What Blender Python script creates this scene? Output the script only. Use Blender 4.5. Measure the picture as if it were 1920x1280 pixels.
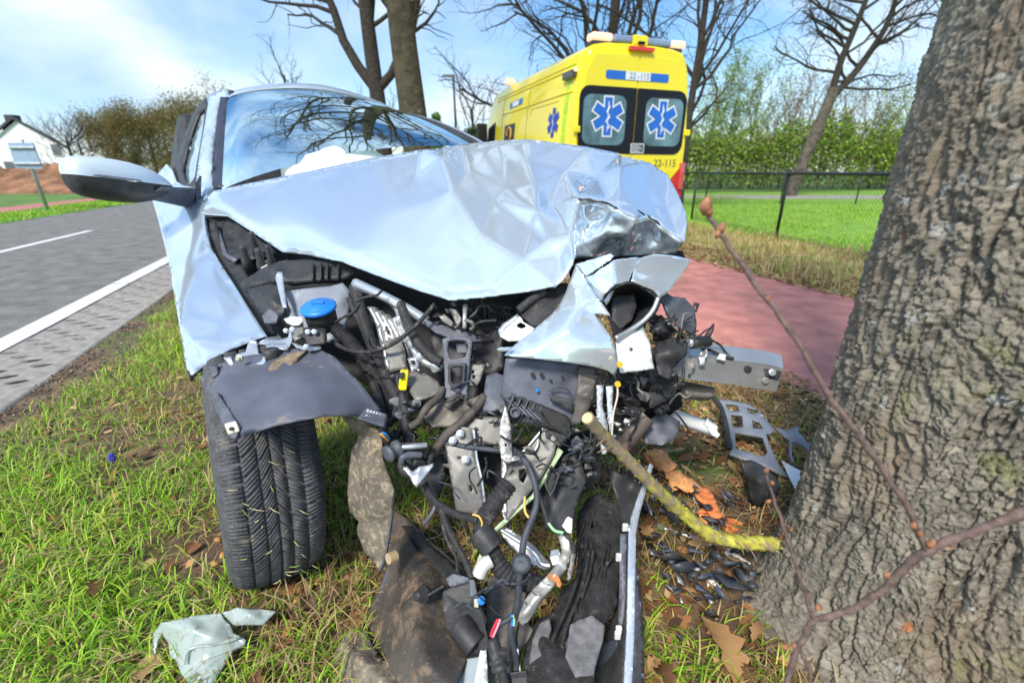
import bpy, bmesh, math, random
import numpy as np
from mathutils import Vector, Matrix, noise as mnoise
from mathutils.geometry import delaunay_2d_cdt

for _o in list(bpy.data.objects):
    bpy.data.objects.remove(_o)
SC = bpy.context.scene
COL = SC.collection
R = math.radians

# ---------------------------------------------------------------- camera
FPX = 850.0            # focal length in pixels of a 1920 px wide frame
CAM_H = 1.05
PITCH = math.atan(318 / 850)
cam = bpy.data.cameras.new('camera')
cam.sensor_width = 36.0
cam.lens = FPX / 1920 * 36
cam.clip_start = 0.02
cam.clip_end = 2000
cam.dof.use_dof = True
cam.dof.focus_distance = 1.2
cam.dof.aperture_fstop = 2.8
camo = bpy.data.objects.new('camera', cam)
camo.location = (0, 0, CAM_H)
camo.rotation_euler = (math.pi / 2 - PITCH, 0, 0)
COL.objects.link(camo)
SC.camera = camo

# ---------------------------------------------------------------- sky and sun
SUN_EL, SUN_AZ = R(48), R(205)
W = bpy.data.worlds.new('World')
SC.world = W
W.use_nodes = True
nt = W.node_tree
nt.nodes.clear()
def _n(tree, t, **kw):
    n = tree.nodes.new(t)
    for k, v in kw.items():
        setattr(n, k, v)
    return n
out = _n(nt, 'ShaderNodeOutputWorld')
bg = _n(nt, 'ShaderNodeBackground')
bg.inputs['Strength'].default_value = 0.10
sky = _n(nt, 'ShaderNodeTexSky', sky_type='NISHITA')
sky.sun_disc = False
sky.sun_elevation = SUN_EL
sky.sun_rotation = SUN_AZ
sky.air_density = 1.0
sky.dust_density = 0.6
sky.ozone_density = 1.6
tc = _n(nt, 'ShaderNodeTexCoord')
mp = _n(nt, 'ShaderNodeMapping')
mp.inputs['Scale'].default_value = (1.1, 1.1, 2.3)
mp.inputs['Location'].default_value = (0.55, 0.2, 0.1)
nz = _n(nt, 'ShaderNodeTexNoise')
nz.inputs['Scale'].default_value = 1.7
nz.inputs['Detail'].default_value = 7
nz.inputs['Roughness'].default_value = 0.52
nz.inputs['Distortion'].default_value = 0.3
rp = _n(nt, 'ShaderNodeValToRGB')
rp.color_ramp.elements[0].position = 0.40
rp.color_ramp.elements[1].position = 0.62
nz2 = _n(nt, 'ShaderNodeTexNoise')
nz2.inputs['Scale'].default_value = 3.1
nz2.inputs['Detail'].default_value = 5
rp2 = _n(nt, 'ShaderNodeValToRGB')
rp2.color_ramp.elements[0].position = 0.35
rp2.color_ramp.elements[0].color = (3.0, 4.9, 8.0, 1)
rp2.color_ramp.elements[1].position = 0.65
rp2.color_ramp.elements[1].color = (6.9, 7.7, 8.0, 1)
hs = _n(nt, 'ShaderNodeHueSaturation')
hs.inputs['Saturation'].default_value = 1.25
hs.inputs['Value'].default_value = 1.35
mx = _n(nt, 'ShaderNodeMixRGB')
L = nt.links.new
L(tc.outputs['Generated'], mp.inputs['Vector'])
L(mp.outputs['Vector'], nz.inputs['Vector'])
L(mp.outputs['Vector'], nz2.inputs['Vector'])
L(nz.outputs['Fac'], rp.inputs['Fac'])
L(nz2.outputs['Fac'], rp2.inputs['Fac'])
L(rp.outputs['Color'], mx.inputs['Fac'])
L(sky.outputs['Color'], hs.inputs['Color'])
L(hs.outputs['Color'], mx.inputs['Color1'])
L(rp2.outputs['Color'], mx.inputs['Color2'])
L(mx.outputs['Color'], bg.inputs['Color'])
L(bg.outputs['Background'], out.inputs['Surface'])

sl = bpy.data.lights.new('sun', 'SUN')
sl.energy = 3.1
sl.angle = R(12)
sl.color = (1.0, 0.93, 0.82)
slo = bpy.data.objects.new('sun', sl)
sd = Vector((math.sin(SUN_AZ) * math.cos(SUN_EL), math.cos(SUN_AZ) * math.cos(SUN_EL), math.sin(SUN_EL)))
slo.rotation_euler = sd.to_track_quat('Z', 'Y').to_euler()
slo.location = sd * 30
COL.objects.link(slo)

SC.view_settings.view_transform = 'Standard'
SC.view_settings.look = 'None'
SC.view_settings.gamma = 1
SC.view_settings.exposure = 0.6
SC.render.engine = 'CYCLES'

# ---------------------------------------------------------------- helpers
cP, sP = math.cos(PITCH), math.sin(PITCH)
def ray(px, py):
    u, v = (px - 960) / FPX, (py - 640) / FPX
    return Vector((u, cP - sP * v, -(sP + cP * v)))
def P(px, py, Y):                       # point at distance Y in front of the tripod
    r = ray(px, py)
    return Vector((0, 0, CAM_H)) + r * (Y / r.y)
def G(px, py, z=0.0):                   # point on the ground
    r = ray(px, py)
    return Vector((0, 0, CAM_H)) + r * ((z - CAM_H) / r.z)
RD = Vector((-.337, .942, 0)); RN_ = Vector((.942, .337, 0))   # along / across the road
def RP(n, s, z=0.0):
    return RN_ * n + RD * s + Vector((0, 0, z))

def tag(o, label=None, cat=None, group=None, kind=None):
    if label: o['label'] = label
    if cat: o['category'] = cat
    if group: o['group'] = group
    if kind: o['kind'] = kind
    return o
def empty(name, loc, label=None, cat=None, group=None):
    o = bpy.data.objects.new(name, None)
    o.location = loc
    o.empty_display_size = .1
    COL.objects.link(o)
    return tag(o, label, cat, group)
def put(name, me, mat=None, parent=None, smooth=True, loc=None):
    """link a mesh given in world coordinates; as a child it moves with its parent"""
    o = bpy.data.objects.new(name, me)
    COL.objects.link(o)
    if mat is not None and not me.materials:
        me.materials.append(mat)
    if smooth and len(me.polygons):
        me.polygons.foreach_set('use_smooth', np.ones(len(me.polygons), dtype=bool))
    if parent is not None:
        o.parent = parent
        o.matrix_parent_inverse = TOTAL(parent).inverted()
    return o
def TOTAL(o):
    m = Matrix.Translation(o.location)
    if o.parent is not None:
        m = TOTAL(o.parent) @ o.matrix_parent_inverse @ m
    return m
def np_mesh(name, V, Q=None, T=None):
    """mesh from numpy vertices and quad / triangle index arrays"""
    me = bpy.data.meshes.new(name)
    V = np.asarray(V, dtype=np.float32)
    nq = 0 if Q is None else len(Q); ntr = 0 if T is None else len(T)
    idx = []
    if nq: idx.append(np.asarray(Q, dtype=np.int32).ravel())
    if ntr: idx.append(np.asarray(T, dtype=np.int32).ravel())
    idx = np.concatenate(idx)
    ls = np.concatenate([np.arange(nq) * 4, nq * 4 + np.arange(ntr) * 3]).astype(np.int32)
    me.vertices.add(len(V)); me.vertices.foreach_set('co', V.ravel())
    me.loops.add(len(idx)); me.loops.foreach_set('vertex_index', idx)
    me.polygons.add(nq + ntr); me.polygons.foreach_set('loop_start', ls)
    me.update(calc_edges=True)
    me.validate()
    return me
def vcol(me, name, cols):               # per-vertex colour attribute
    a = me.color_attributes.new(name, 'FLOAT_COLOR', 'POINT')
    c = np.ones((len(me.vertices), 4), dtype=np.float32)
    c[:, :3] = cols
    a.data.foreach_set('color', c.ravel())

class MB:
    def __init__(s): s.v = []; s.f = []
    def add(s, vs, fs):
        b = len(s.v); s.v += [tuple(v) for v in vs]; s.f += [tuple(i + b for i in f) for f in fs]; return s
    def hexa(s, p):                     # 8 corners: bottom 0-3 counter-clockwise, top 4-7
        return s.add(p, [(0, 3, 2, 1), (4, 5, 6, 7), (0, 1, 5, 4), (1, 2, 6, 5), (2, 3, 7, 6), (3, 0, 4, 7)])
    def box(s, c, size, ax=None):
        c = Vector(c)
        X, Y, Z = ax if ax else (Vector((1, 0, 0)), Vector((0, 1, 0)), Vector((0, 0, 1)))
        a, b, d = X * size[0] / 2, Y * size[1] / 2, Z * size[2] / 2
        return s.hexa([c - a - b - d, c + a - b - d, c + a + b - d, c - a + b - d, c - a - b + d, c + a - b + d, c + a + b + d, c - a + b + d])
    def tube(s, pts, r, n=8, cap=True):
        pts = [Vector(p) for p in pts]
        rs = r if isinstance(r, (list, tuple)) else [r] * len(pts)
        t0 = (pts[1] - pts[0]).normalized()
        a = Vector((0, 0, 1)) if abs(t0.z) < .9 else Vector((1, 0, 0))
        nrm = t0.cross(a).normalized()
        rings = []
        for i, p in enumerate(pts):
            t = (pts[min(i + 1, len(pts) - 1)] - pts[max(i - 1, 0)]).normalized()
            nrm = (nrm - t * nrm.dot(t)).normalized()
            bn = t.cross(nrm)
            rings.append([p + (nrm * math.cos(k * 2 * math.pi / n) + bn * math.sin(k * 2 * math.pi / n)) * rs[i] for k in range(n)])
        vs = [v for rg in rings for v in rg]
        fs = []
        for i in range(len(pts) - 1):
            for k in range(n):
                k2 = (k + 1) % n
                fs.append((i * n + k, i * n + k2, (i + 1) * n + k2, (i + 1) * n + k))
        if cap:
            fs.append(tuple(range(n - 1, -1, -1)))
            fs.append(tuple((len(pts) - 1) * n + k for k in range(n)))
        return s.add(vs, fs)
    def prism(s, poly, off):            # closed polygon extruded by a vector
        n = len(poly); off = Vector(off)
        vs = [Vector(p) for p in poly] + [Vector(p) + off for p in poly]
        return s.add(vs, [tuple(range(n - 1, -1, -1)), tuple(range(n, 2 * n))] + [(i, (i + 1) % n, n + (i + 1) % n, n + i) for i in range(n)])
    def lathe(s, c, axis, prof, n=24):  # prof: (radius, height) pairs along axis
        c = Vector(c); axis = Vector(axis).normalized()
        a = axis.orthogonal().normalized(); b = axis.cross(a)
        vs = []
        for (r, h) in prof:
            vs += [c + axis * h + (a * math.cos(k * 2 * math.pi / n) + b * math.sin(k * 2 * math.pi / n)) * r for k in range(n)]
        fs = []
        for i in range(len(prof) - 1):
            for k in range(n):
                k2 = (k + 1) % n
                fs.append((i * n + k, i * n + k2, (i + 1) * n + k2, (i + 1) * n + k))
        fs.append(tuple(range(n - 1, -1, -1))); fs.append(tuple((len(prof) - 1) * n + k for k in range(n)))
        return s.add(vs, fs)
    def mesh(s, name):
        me = bpy.data.meshes.new(name)
        me.from_pydata(s.v, [], s.f)
        bm = bmesh.new(); bm.from_mesh(me)
        bmesh.ops.recalc_face_normals(bm, faces=bm.faces)
        bm.to_mesh(me); bm.free()
        return me
    def build(s, name, mat, parent=None, smooth=False, bevel=0, auto=None):
        o = put(name, s.mesh(name), mat, parent, smooth)
        if bevel:
            b = o.modifiers.new('bevel', 'BEVEL'); b.width = bevel; b.segments = 2; b.limit_method = 'ANGLE'; b.angle_limit = R(40)
        if auto:
            o.data.set_sharp_from_angle(angle=R(auto))
        return o

def spline(pts, k=6):                   # Catmull-Rom through the points
    p = [Vector(q) for q in pts]
    if len(p) < 3: return [p[0].lerp(p[1], i / k) for i in range(k + 1)]
    res = []
    for i in range(len(p) - 1):
        a, b, c, d = p[max(i - 1, 0)], p[i], p[i + 1], p[min(i + 2, len(p) - 1)]
        for j in range(k):
            t = j / k
            res.append(.5 * ((2 * b) + (c - a) * t + (2 * a - 5 * b + 4 * c - d) * t * t + (3 * b - a - 3 * c + d) * t ** 3))
    res.append(p[-1])
    return res

def in_poly(x, y, poly):
    x = np.asarray(x); y = np.asarray(y)
    c = np.zeros(x.shape, dtype=bool)
    n = len(poly)
    for i in range(n):
        x1, y1 = poly[i][0], poly[i][1]; x2, y2 = poly[(i + 1) % n][0], poly[(i + 1) % n][1]
        if y1 == y2: continue
        t = ((y1 > y) != (y2 > y)) & (x < (x2 - x1) * (y - y1) / (y2 - y1) + x1)
        c ^= t
    return c
def depth_of(px, py, Y):
    return Y / (cP - sP * (py - 640) / FPX)

def sheet(name, outline, inner=(), mat=None, parent=None, th=.003, sp=12, blur=2, dent=0, dscale=12, holes=(), seed=0, creases=(), jag=0, smooth=True, soft=None):
    """a torn or bent sheet: outline and inner support points (sight line x, y and distance Y); the surface is
    spanned over the support points in space, densified, softened at the folds and given real thickness"""
    rnd = random.Random(seed + len(name))
    ctl = [tuple(q) for q in outline] + [tuple(q) for q in inner]
    n0 = len(outline)
    hs_ = []
    for h in holes:
        hs_.append([tuple(q) for q in h])
    edges = [(i, (i + 1) % n0) for i in range(n0)] + list(creases)
    r = delaunay_2d_cdt([Vector((q[0], q[1])) for q in ctl], edges, [], 0, 1e-4)
    cv = np.array([(v.x, v.y) for v in r[0]])
    cw = np.array([1 / depth_of(*ctl[o[0]]) if len(o) else np.nan for o in r[3]])
    ok = ~np.isnan(cw)
    tris = [t for t in r[2] if all(ok[i] for i in t)]
    # dense points
    dp = []
    bedge = []
    def loop(poly, jg):
        b = len(dp); m = len(poly)
        for i in range(m):
            x1, y1 = poly[i][:2]; x2, y2 = poly[(i + 1) % m][:2]
            k = max(1, int(math.hypot(x2 - x1, y2 - y1) / sp))
            for j in range(k):
                t = j / k
                jx = jy = 0
                if j and jg: jx, jy = rnd.uniform(-jg, jg), rnd.uniform(-jg, jg)
                dp.append((x1 + (x2 - x1) * t + jx, y1 + (y2 - y1) * t + jy))
        for i in range(b, len(dp)): bedge.append((i, i + 1 if i + 1 < len(dp) else b))
    loop(ctl[:n0], jag)
    opoly = dp[:]
    hpolys = []
    for h in hs_:
        b = len(dp); loop(h, 0); hpolys.append(dp[b:])
    xs = [q[0] for q in opoly]; ys = [q[1] for q in opoly]
    gx, gy = np.meshgrid(np.arange(min(xs), max(xs), sp), np.arange(min(ys), max(ys), sp * .87))
    gx = gx + (np.arange(gx.shape[0]) % 2)[:, None] * sp / 2
    gx = gx.ravel(); gy = gy.ravel()
    ins = in_poly(gx, gy, opoly)
    for h in hpolys: ins &= ~in_poly(gx, gy, h)
    B = np.array(dp)
    gx, gy = gx[ins], gy[ins]
    if len(gx):
        dmin = np.full(len(gx), 1e9)
        for q in B: dmin = np.minimum(dmin, (gx - q[0]) ** 2 + (gy - q[1]) ** 2)
        kk = dmin > (sp * .45) ** 2
        gx, gy = gx[kk], gy[kk]
    ev = [Vector((q[0], q[1])) for q in dp] + [Vector((a, b)) for a, b in zip(gx, gy)]
    r2 = delaunay_2d_cdt(ev, bedge, [], 0, 1e-5)
    X = np.array([v.x for v in r2[0]]); Y_ = np.array([v.y for v in r2[0]])
    w = np.full(len(X), np.nan); best = np.full(len(X), -1e9)
    for t in tris:
        (x1, y1), (x2, y2), (x3, y3) = cv[t[0]], cv[t[1]], cv[t[2]]
        d = (y2 - y3) * (x1 - x3) + (x3 - x2) * (y1 - y3)
        if abs(d) < 1e-9: continue
        l1 = ((y2 - y3) * (X - x3) + (x3 - x2) * (Y_ - y3)) / d
        l2 = ((y3 - y1) * (X - x3) + (x1 - x3) * (Y_ - y3)) / d
        l3 = 1 - l1 - l2
        mn = np.minimum(np.minimum(l1, l2), l3)
        up = mn > best
        a1, a2, a3 = np.clip(l1, -.05, 1.05), np.clip(l2, -.05, 1.05), np.clip(l3, -.05, 1.05)
        sm = a1 + a2 + a3
        w[up] = ((a1 * cw[t[0]] + a2 * cw[t[1]] + a3 * cw[t[2]]) / sm)[up]
        best[up] = mn[up]
    T2 = np.array([t for t in r2[2] if len(t) == 3])
    cx, cy = X[T2].mean(1), Y_[T2].mean(1)
    keep = in_poly(cx, cy, opoly)
    for h in hpolys: keep &= ~in_poly(cx, cy, h)
    T2 = T2[keep]
    if blur:
        e = np.concatenate([T2[:, [0, 1]], T2[:, [1, 2]], T2[:, [2, 0]]])
        for _ in range(blur):
            s_ = np.zeros(len(X)); c_ = np.zeros(len(X))
            for a, b in ((0, 1), (1, 0)):
                np.add.at(s_, e[:, a], w[e[:, b]]); np.add.at(c_, e[:, a], 1)
            m = c_ > 0
            w[m] = .5 * w[m] + .5 * s_[m] / c_[m]
    if soft:                            # part of the panel that keeps its broad, unbroken curve
        sm_ = np.array([soft(a, b) for a, b in zip(X, Y_)])
        for _ in range(60):
            s_ = np.zeros(len(X)); c_ = np.zeros(len(X))
            for a, b in ((0, 1), (1, 0)):
                np.add.at(s_, e[:, a], w[e[:, b]]); np.add.at(c_, e[:, a], 1)
            m = c_ > 0
            w[m] += sm_[m] * .5 * (s_[m] / c_[m] - w[m])
    V = np.zeros((len(X), 3))
    for i in range(len(X)):
        d = 1 / w[i]
        p = Vector((0, 0, CAM_H)) + ray(X[i], Y_[i]) * d
        if dent:
            dn, ds_ = dent(X[i], Y_[i]) if callable(dent) else (dent, dscale)
            d2 = d * (1 + dn * (mnoise.noise(p * ds_ + Vector((seed * 7.1, 0, 0))) + .5 * mnoise.noise(p * ds_ * 2.3 + Vector((0, seed * 3.3, 5)))))
            p = Vector((0, 0, CAM_H)) + ray(X[i], Y_[i]) * d2
        V[i] = p
    used = np.unique(T2); mp_ = -np.ones(len(X), dtype=int); mp_[used] = np.arange(len(used))
    T3 = mp_[T2]; V = V[used]
    # face the viewer's side
    nr = np.cross(V[T3[:, 1]] - V[T3[:, 0]], V[T3[:, 2]] - V[T3[:, 0]])
    fl = (nr * (V[T3].mean(1) - np.array([0, 0, CAM_H]))).sum(1) > 0
    T3[fl] = T3[fl][:, ::-1]
    me = np_mesh(name, V, None, T3)
    o = put(name, me, mat, parent, smooth)
    if th:
        md = o.modifiers.new('thickness', 'SOLIDIFY'); md.thickness = th; md.offset = -1
    return o

def hose(name, pts, r, mat, parent, n=8, k=6, corr=0, taper=None):
    """tube along (px, py, Y) points; corr = ring spacing for corrugated hose"""
    pp = spline([P(*q) for q in pts], k)
    if corr:
        L_ = [0]
        for a, b in zip(pp, pp[1:]): L_.append(L_[-1] + (b - a).length)
        tot = L_[-1]; m = max(4, int(tot / corr * 2)); q2 = []; rr = []
        j = 0
        for i in range(m + 1):
            d = tot * i / m
            while j < len(L_) - 2 and L_[j + 1] < d: j += 1
            t = (d - L_[j]) / max(1e-9, L_[j + 1] - L_[j])
            q2.append(pp[j].lerp(pp[j + 1], t)); rr.append(r if i % 2 else r * .86)
        pp, r = q2, rr
    elif taper:
        r = [r + (taper - r) * i / (len(pp) - 1) for i in range(len(pp))]
    return MB().tube(pp, r, n).build(name, mat, parent, smooth=not corr)

# ---------------------------------------------------------------- materials
MATS = {}
def M(name, col, rough=.5, metal=0, var=.12, vscale=8, bump=0, bscale=60, dirt=None, coat=0, spec=.5, col2=None, detail=6, speck=None, trans=0, bdist=.004):
    if name in MATS: return MATS[name]
    m = bpy.data.materials.new(name); m.use_nodes = True
    t = m.node_tree; b = t.nodes['Principled BSDF']; L = t.links.new
    b.inputs['Roughness'].default_value = rough
    b.inputs['Metallic'].default_value = metal
    b.inputs['Specular IOR Level'].default_value = spec
    if coat:
        b.inputs['Coat Weight'].default_value = coat; b.inputs['Coat Roughness'].default_value = .03
    if trans: b.inputs['Transmission Weight'].default_value = trans
    tc = _n(t, 'ShaderNodeTexCoord')
    nz = _n(t, 'ShaderNodeTexNoise'); nz.inputs['Scale'].default_value = vscale; nz.inputs['Detail'].default_value = detail
    L(tc.outputs['Object'], nz.inputs['Vector'])
    rp = _n(t, 'ShaderNodeValToRGB')
    c = Vector(col)
    c2 = Vector(col2) if col2 else c * (1 + var)
    c1 = c if col2 else c * (1 - var)
    rp.color_ramp.elements[0].position = .35; rp.color_ramp.elements[0].color = (*c1, 1)
    rp.color_ramp.elements[1].position = .65; rp.color_ramp.elements[1].color = (*c2, 1)
    L(nz.outputs['Fac'], rp.inputs['Fac'])
    last = rp.outputs['Color']
    if dirt:                           # (colour, threshold, scale, roughness)
        n2 = _n(t, 'ShaderNodeTexNoise'); n2.inputs['Scale'].default_value = dirt[2]; n2.inputs['Detail'].default_value = 9; n2.inputs['Roughness'].default_value = .68
        L(tc.outputs['Object'], n2.inputs['Vector'])
        r2 = _n(t, 'ShaderNodeValToRGB'); r2.color_ramp.elements[0].position = dirt[1]; r2.color_ramp.elements[1].position = min(1, dirt[1] + .12)
        L(n2.outputs['Fac'], r2.inputs['Fac'])
        mx = _n(t, 'ShaderNodeMixRGB'); mx.inputs['Color2'].default_value = (*dirt[0], 1)
        L(r2.outputs['Color'], mx.inputs['Fac']); L(last, mx.inputs['Color1']); last = mx.outputs['Color']
        mr = _n(t, 'ShaderNodeMapRange'); mr.inputs['To Min'].default_value = rough; mr.inputs['To Max'].default_value = .9
        L(r2.outputs['Color'], mr.inputs['Value']); L(mr.outputs['Result'], b.inputs['Roughness'])
        if metal:
            m3 = _n(t, 'ShaderNodeMapRange'); m3.inputs['To Min'].default_value = metal; m3.inputs['To Max'].default_value = 0
            L(r2.outputs['Color'], m3.inputs['Value']); L(m3.outputs['Result'], b.inputs['Metallic'])
    if speck:                          # fine dust: (colour, threshold, scale)
        n4 = _n(t, 'ShaderNodeTexNoise'); n4.inputs['Scale'].default_value = speck[2]; n4.inputs['Detail'].default_value = 4; n4.inputs['Roughness'].default_value = .75
        L(tc.outputs['Object'], n4.inputs['Vector'])
        r4 = _n(t, 'ShaderNodeValToRGB'); r4.color_ramp.elements[0].position = speck[1]; r4.color_ramp.elements[1].position = min(1, speck[1] + .16)
        L(n4.outputs['Fac'], r4.inputs['Fac'])
        m4 = _n(t, 'ShaderNodeMixRGB'); m4.inputs['Color2'].default_value = (*speck[0], 1)
        L(r4.outputs['Color'], m4.inputs['Fac']); L(last, m4.inputs['Color1']); last = m4.outputs['Color']
    L(last, b.inputs['Base Color'])
    if bump:
        n3 = _n(t, 'ShaderNodeTexNoise'); n3.inputs['Scale'].default_value = bscale; n3.inputs['Detail'].default_value = 5; n3.inputs['Roughness'].default_value = .65
        L(tc.outputs['Object'], n3.inputs['Vector'])
        bp = _n(t, 'ShaderNodeBump'); bp.inputs['Strength'].default_value = bump; bp.inputs['Distance'].default_value = bdist
        L(n3.outputs['Fac'], bp.inputs['Height']); L(bp.outputs['Normal'], b.inputs['Normal'])
    MATS[name] = m
    return m
def MV(name, rough=.6, spec=.3, bump=0, bscale=80, sss=0, mul=1.0):  # colour from the per-vertex attribute 'tint'
    if name in MATS: return MATS[name]
    m = bpy.data.materials.new(name); m.use_nodes = True
    t = m.node_tree; b = t.nodes['Principled BSDF']
    a = _n(t, 'ShaderNodeVertexColor'); a.layer_name = 'tint'
    t.links.new(a.outputs['Color'], b.inputs['Base Color'])
    b.inputs['Roughness'].default_value = rough; b.inputs['Specular IOR Level'].default_value = spec
    if sss:
        tr = _n(t, 'ShaderNodeBsdfTranslucent'); ms = _n(t, 'ShaderNodeMixShader'); ms.inputs['Fac'].default_value = sss
        t.links.new(a.outputs['Color'], tr.inputs['Color'])
        o = t.nodes['Material Output']
        t.links.new(b.outputs['BSDF'], ms.inputs[1]); t.links.new(tr.outputs['BSDF'], ms.inputs[2]); t.links.new(ms.outputs['Shader'], o.inputs['Surface'])
    if bump:
        tc = _n(t, 'ShaderNodeTexCoord')
        n3 = _n(t, 'ShaderNodeTexNoise'); n3.inputs['Scale'].default_value = bscale; n3.inputs['Detail'].default_value = 6; n3.inputs['Roughness'].default_value = .7
        t.links.new(tc.outputs['Object'], n3.inputs['Vector'])
        bp = _n(t, 'ShaderNodeBump'); bp.inputs['Strength'].default_value = bump; bp.inputs['Distance'].default_value = .004
        t.links.new(n3.outputs['Fac'], bp.inputs['Height']); t.links.new(bp.outputs['Normal'], b.inputs['Normal'])
    MATS[name] = m
    return m
# ================================================================ numpy noise
def _hash(ix, iy, iz, s):
    h = (ix.astype(np.int64) * 73856093) ^ (iy.astype(np.int64) * 19349663) ^ (iz.astype(np.int64) * 83492791) ^ (s * 2654435761)
    h = (h ^ (h >> 13)) * 1274126177 & 0xffffffff
    h = (h ^ (h >> 16)) * 2246822519 & 0xffffffff
    return ((h ^ (h >> 15)) & 0xffffff) / float(0xffffff)
def vnoise(p, s=0):
    f = np.floor(p); t = p - f; t = t * t * (3 - 2 * t); i = f.astype(np.int64)
    r = 0
    for dx in (0, 1):
        for dy in (0, 1):
            for dz in (0, 1):
                w = (t[:, 0] if dx else 1 - t[:, 0]) * (t[:, 1] if dy else 1 - t[:, 1]) * (t[:, 2] if dz else 1 - t[:, 2])
                r = r + w * _hash(i[:, 0] + dx, i[:, 1] + dy, i[:, 2] + dz, s)
    return r
def fbm(p, o=4, s=0):
    r = 0; a = .5
    for k in range(o):
        r = r + a * vnoise(p * 2 ** k, s + k); a *= .5
    return r
def worley2(p, s=0):                    # 2-D cells, returns F1, F2, cell random
    f = np.floor(p); i = f.astype(np.int64); z = np.zeros(len(p), dtype=np.int64)
    a = np.full(len(p), 9.); b = np.full(len(p), 9.); cr = np.zeros(len(p))
    for dx in (-1, 0, 1):
        for dy in (-1, 0, 1):
            cx, cy = i[:, 0] + dx, i[:, 1] + dy
            jx, jy = _hash(cx, cy, z, s), _hash(cx, cy, z + 7, s)
            d = np.hypot(cx + jx - p[:, 0], cy + jy - p[:, 1])
            nb = d < a
            b = np.where(nb, a, np.minimum(b, d)); cr = np.where(nb, _hash(cx, cy, z + 3, s), cr); a = np.where(nb, d, a)
    return a, b, cr
RNG = np.random.default_rng(7)

# ================================================================ ground, road, paths
def strip(name, n0, n1, s0, s1, z, mat, ds=None, kind='structure', wob=0):
    k = int((s1 - s0) / ds) if ds else 1
    V = []; Q = []
    for i in range(k + 1):
        s = s0 + (s1 - s0) * i / k
        a = wob * (mnoise.noise(Vector((s * 1.3, 1, 0))) + .6 * mnoise.noise(Vector((s * 5, 3, 0)))); b = wob * (mnoise.noise(Vector((s * 1.3, 9, 0))) + .6 * mnoise.noise(Vector((s * 5, 7, 0))))
        V += [RP(n0 + a, s, z), RP(n1 + b, s, z)]
        if i: Q.append((2 * i - 2, 2 * i - 1, 2 * i + 1, 2 * i))
    o = put(name, np_mesh(name, V, Q), mat, None, False)
    return tag(o, kind=kind)

soil = M('soil', (.15, .10, .06), .95, var=.4, vscale=9, bump=.7, bscale=70, dirt=((.10, .16, .03), .52, 2.2), detail=10, bdist=.02)
V = [(-600, -600, -.004), (600, -600, -.004), (600, 600, -.004), (-600, 600, -.004)]
farg = M('meadow', (.10, .20, .03), .95, var=.3, vscale=.8, bump=.4, bscale=20, detail=9)
tag(put('ground', np_mesh('ground', V, [(0, 1, 2, 3)]), farg, None, False), kind='structure')
# verge under the wreck: gently uneven soil
def verge_z(n, s):
    return .012 * math.sin(n * 2.1 + 1) * math.sin(s * 1.7) + .018 * mnoise.noise(Vector((n * 2.2, s * 2.2, 0)))
def verge_h(x, y):
    n = x * RN_.x + y * RN_.y; s = x * RD.x + y * RD.y
    e = min(1, max(0, (n + 1.45) / .3)) * min(1, max(0, (2.08 - n) / .25))
    return .012 + verge_z(n, s) * e + .02 * e
nn = np.linspace(-1.62, 2.1, 62); ss = np.linspace(-3, 30, 360)
V = []; Q = []
for j, s in enumerate(ss):
    for i, n in enumerate(nn):
        p = RP(n, s); V.append((p.x, p.y, verge_h(p.x, p.y)))
for j in range(len(ss) - 1):
    for i in range(len(nn) - 1):
        a = j * len(nn) + i; Q.append((a, a + 1, a + 1 + len(nn), a + len(nn)))
tag(put('verge', np_mesh('verge', V, Q), soil), kind='structure')

asph = M('asphalt', (.185, .178, .165), .85, var=.28, vscale=5, bump=.8, bscale=260, dirt=((.36, .35, .33), .55, 120), detail=10, bdist=.006, speck=((.07, .066, .06), .54, 70))
strip('road', -7.0, -2.06, -6, 120, .004, asph)
white = M('road_paint', (.72, .74, .72), .6, var=.08, vscale=30, bump=.3, bscale=200, dirt=((.3, .29, .28), .66, 25))
strip('edge_line', -2.26, -2.10, -4, 5.48, .008, white, .12, wob=.006)
strip('edge_line', -2.26, -2.10, 5.50, 7.9, .008, white, .12, wob=.006)
strip('edge_line', -2.26, -2.10, 7.92, 60, .008, white, .5, wob=.006)
for k in range(5):
    strip('centre_dash', -4.62, -4.50, 7.9 + 12 * k, 10.95 + 12 * k, .008, white)
redp = M('red_asphalt', (.62, .245, .20), .88, var=.2, vscale=6, bump=.8, bscale=300, dirt=((.66, .37, .30), .56, 110), detail=10, bdist=.004, speck=((.32, .12, .11), .58, 110))
strip('cycle_path', 2.08, 4.06, -5, 90, .022, redp, .15, wob=.022)
strip('cycle_path', -9.95, -8.75, -5, 90, .012, M('red_asphalt_far', (.45, .17, .15), .9, var=.1), 1, wob=.05)
lawn = M('lawn', (.23, .43, .04), .9, var=.22, vscale=3.5, bump=.6, bscale=60, dirt=((.30, .38, .06), .6, 5), detail=9, bdist=.02)
V = [RP(6.6, -2, .006), RP(60, -2, .006), RP(60, 17.5, .006), RP(6.6, 21, .006)]
tag(put('lawn', np_mesh('lawn', V, [(0, 1, 2, 3)]), lawn, None, False), kind='structure')
dry = M('dry_verge', (.42, .33, .14), .95, var=.35, vscale=4, bump=.8, bscale=50, dirt=((.13, .22, .03), .53, 1.9), detail=10, bdist=.02)
strip('dry_verge', 4.04, 6.75, -3, 40, .010, dry, .3, wob=.05)
strip('grass_verge', -8.8, -6.95, -5, 100, .008, M('verge_green', (.10, .26, .03), .9, var=.3, vscale=2, bump=.5, bscale=40), 1, wob=.06)
V = [(4, 19.5, .010), (60, 19.0, .010), (60, 22.5, .010), (4, 22.5, .010)]
tag(put('far_track', np_mesh('far_track', V, [(0, 1, 2, 3)]), M('track', (.40, .36, .31), .9), None, False), kind='structure')

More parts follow.
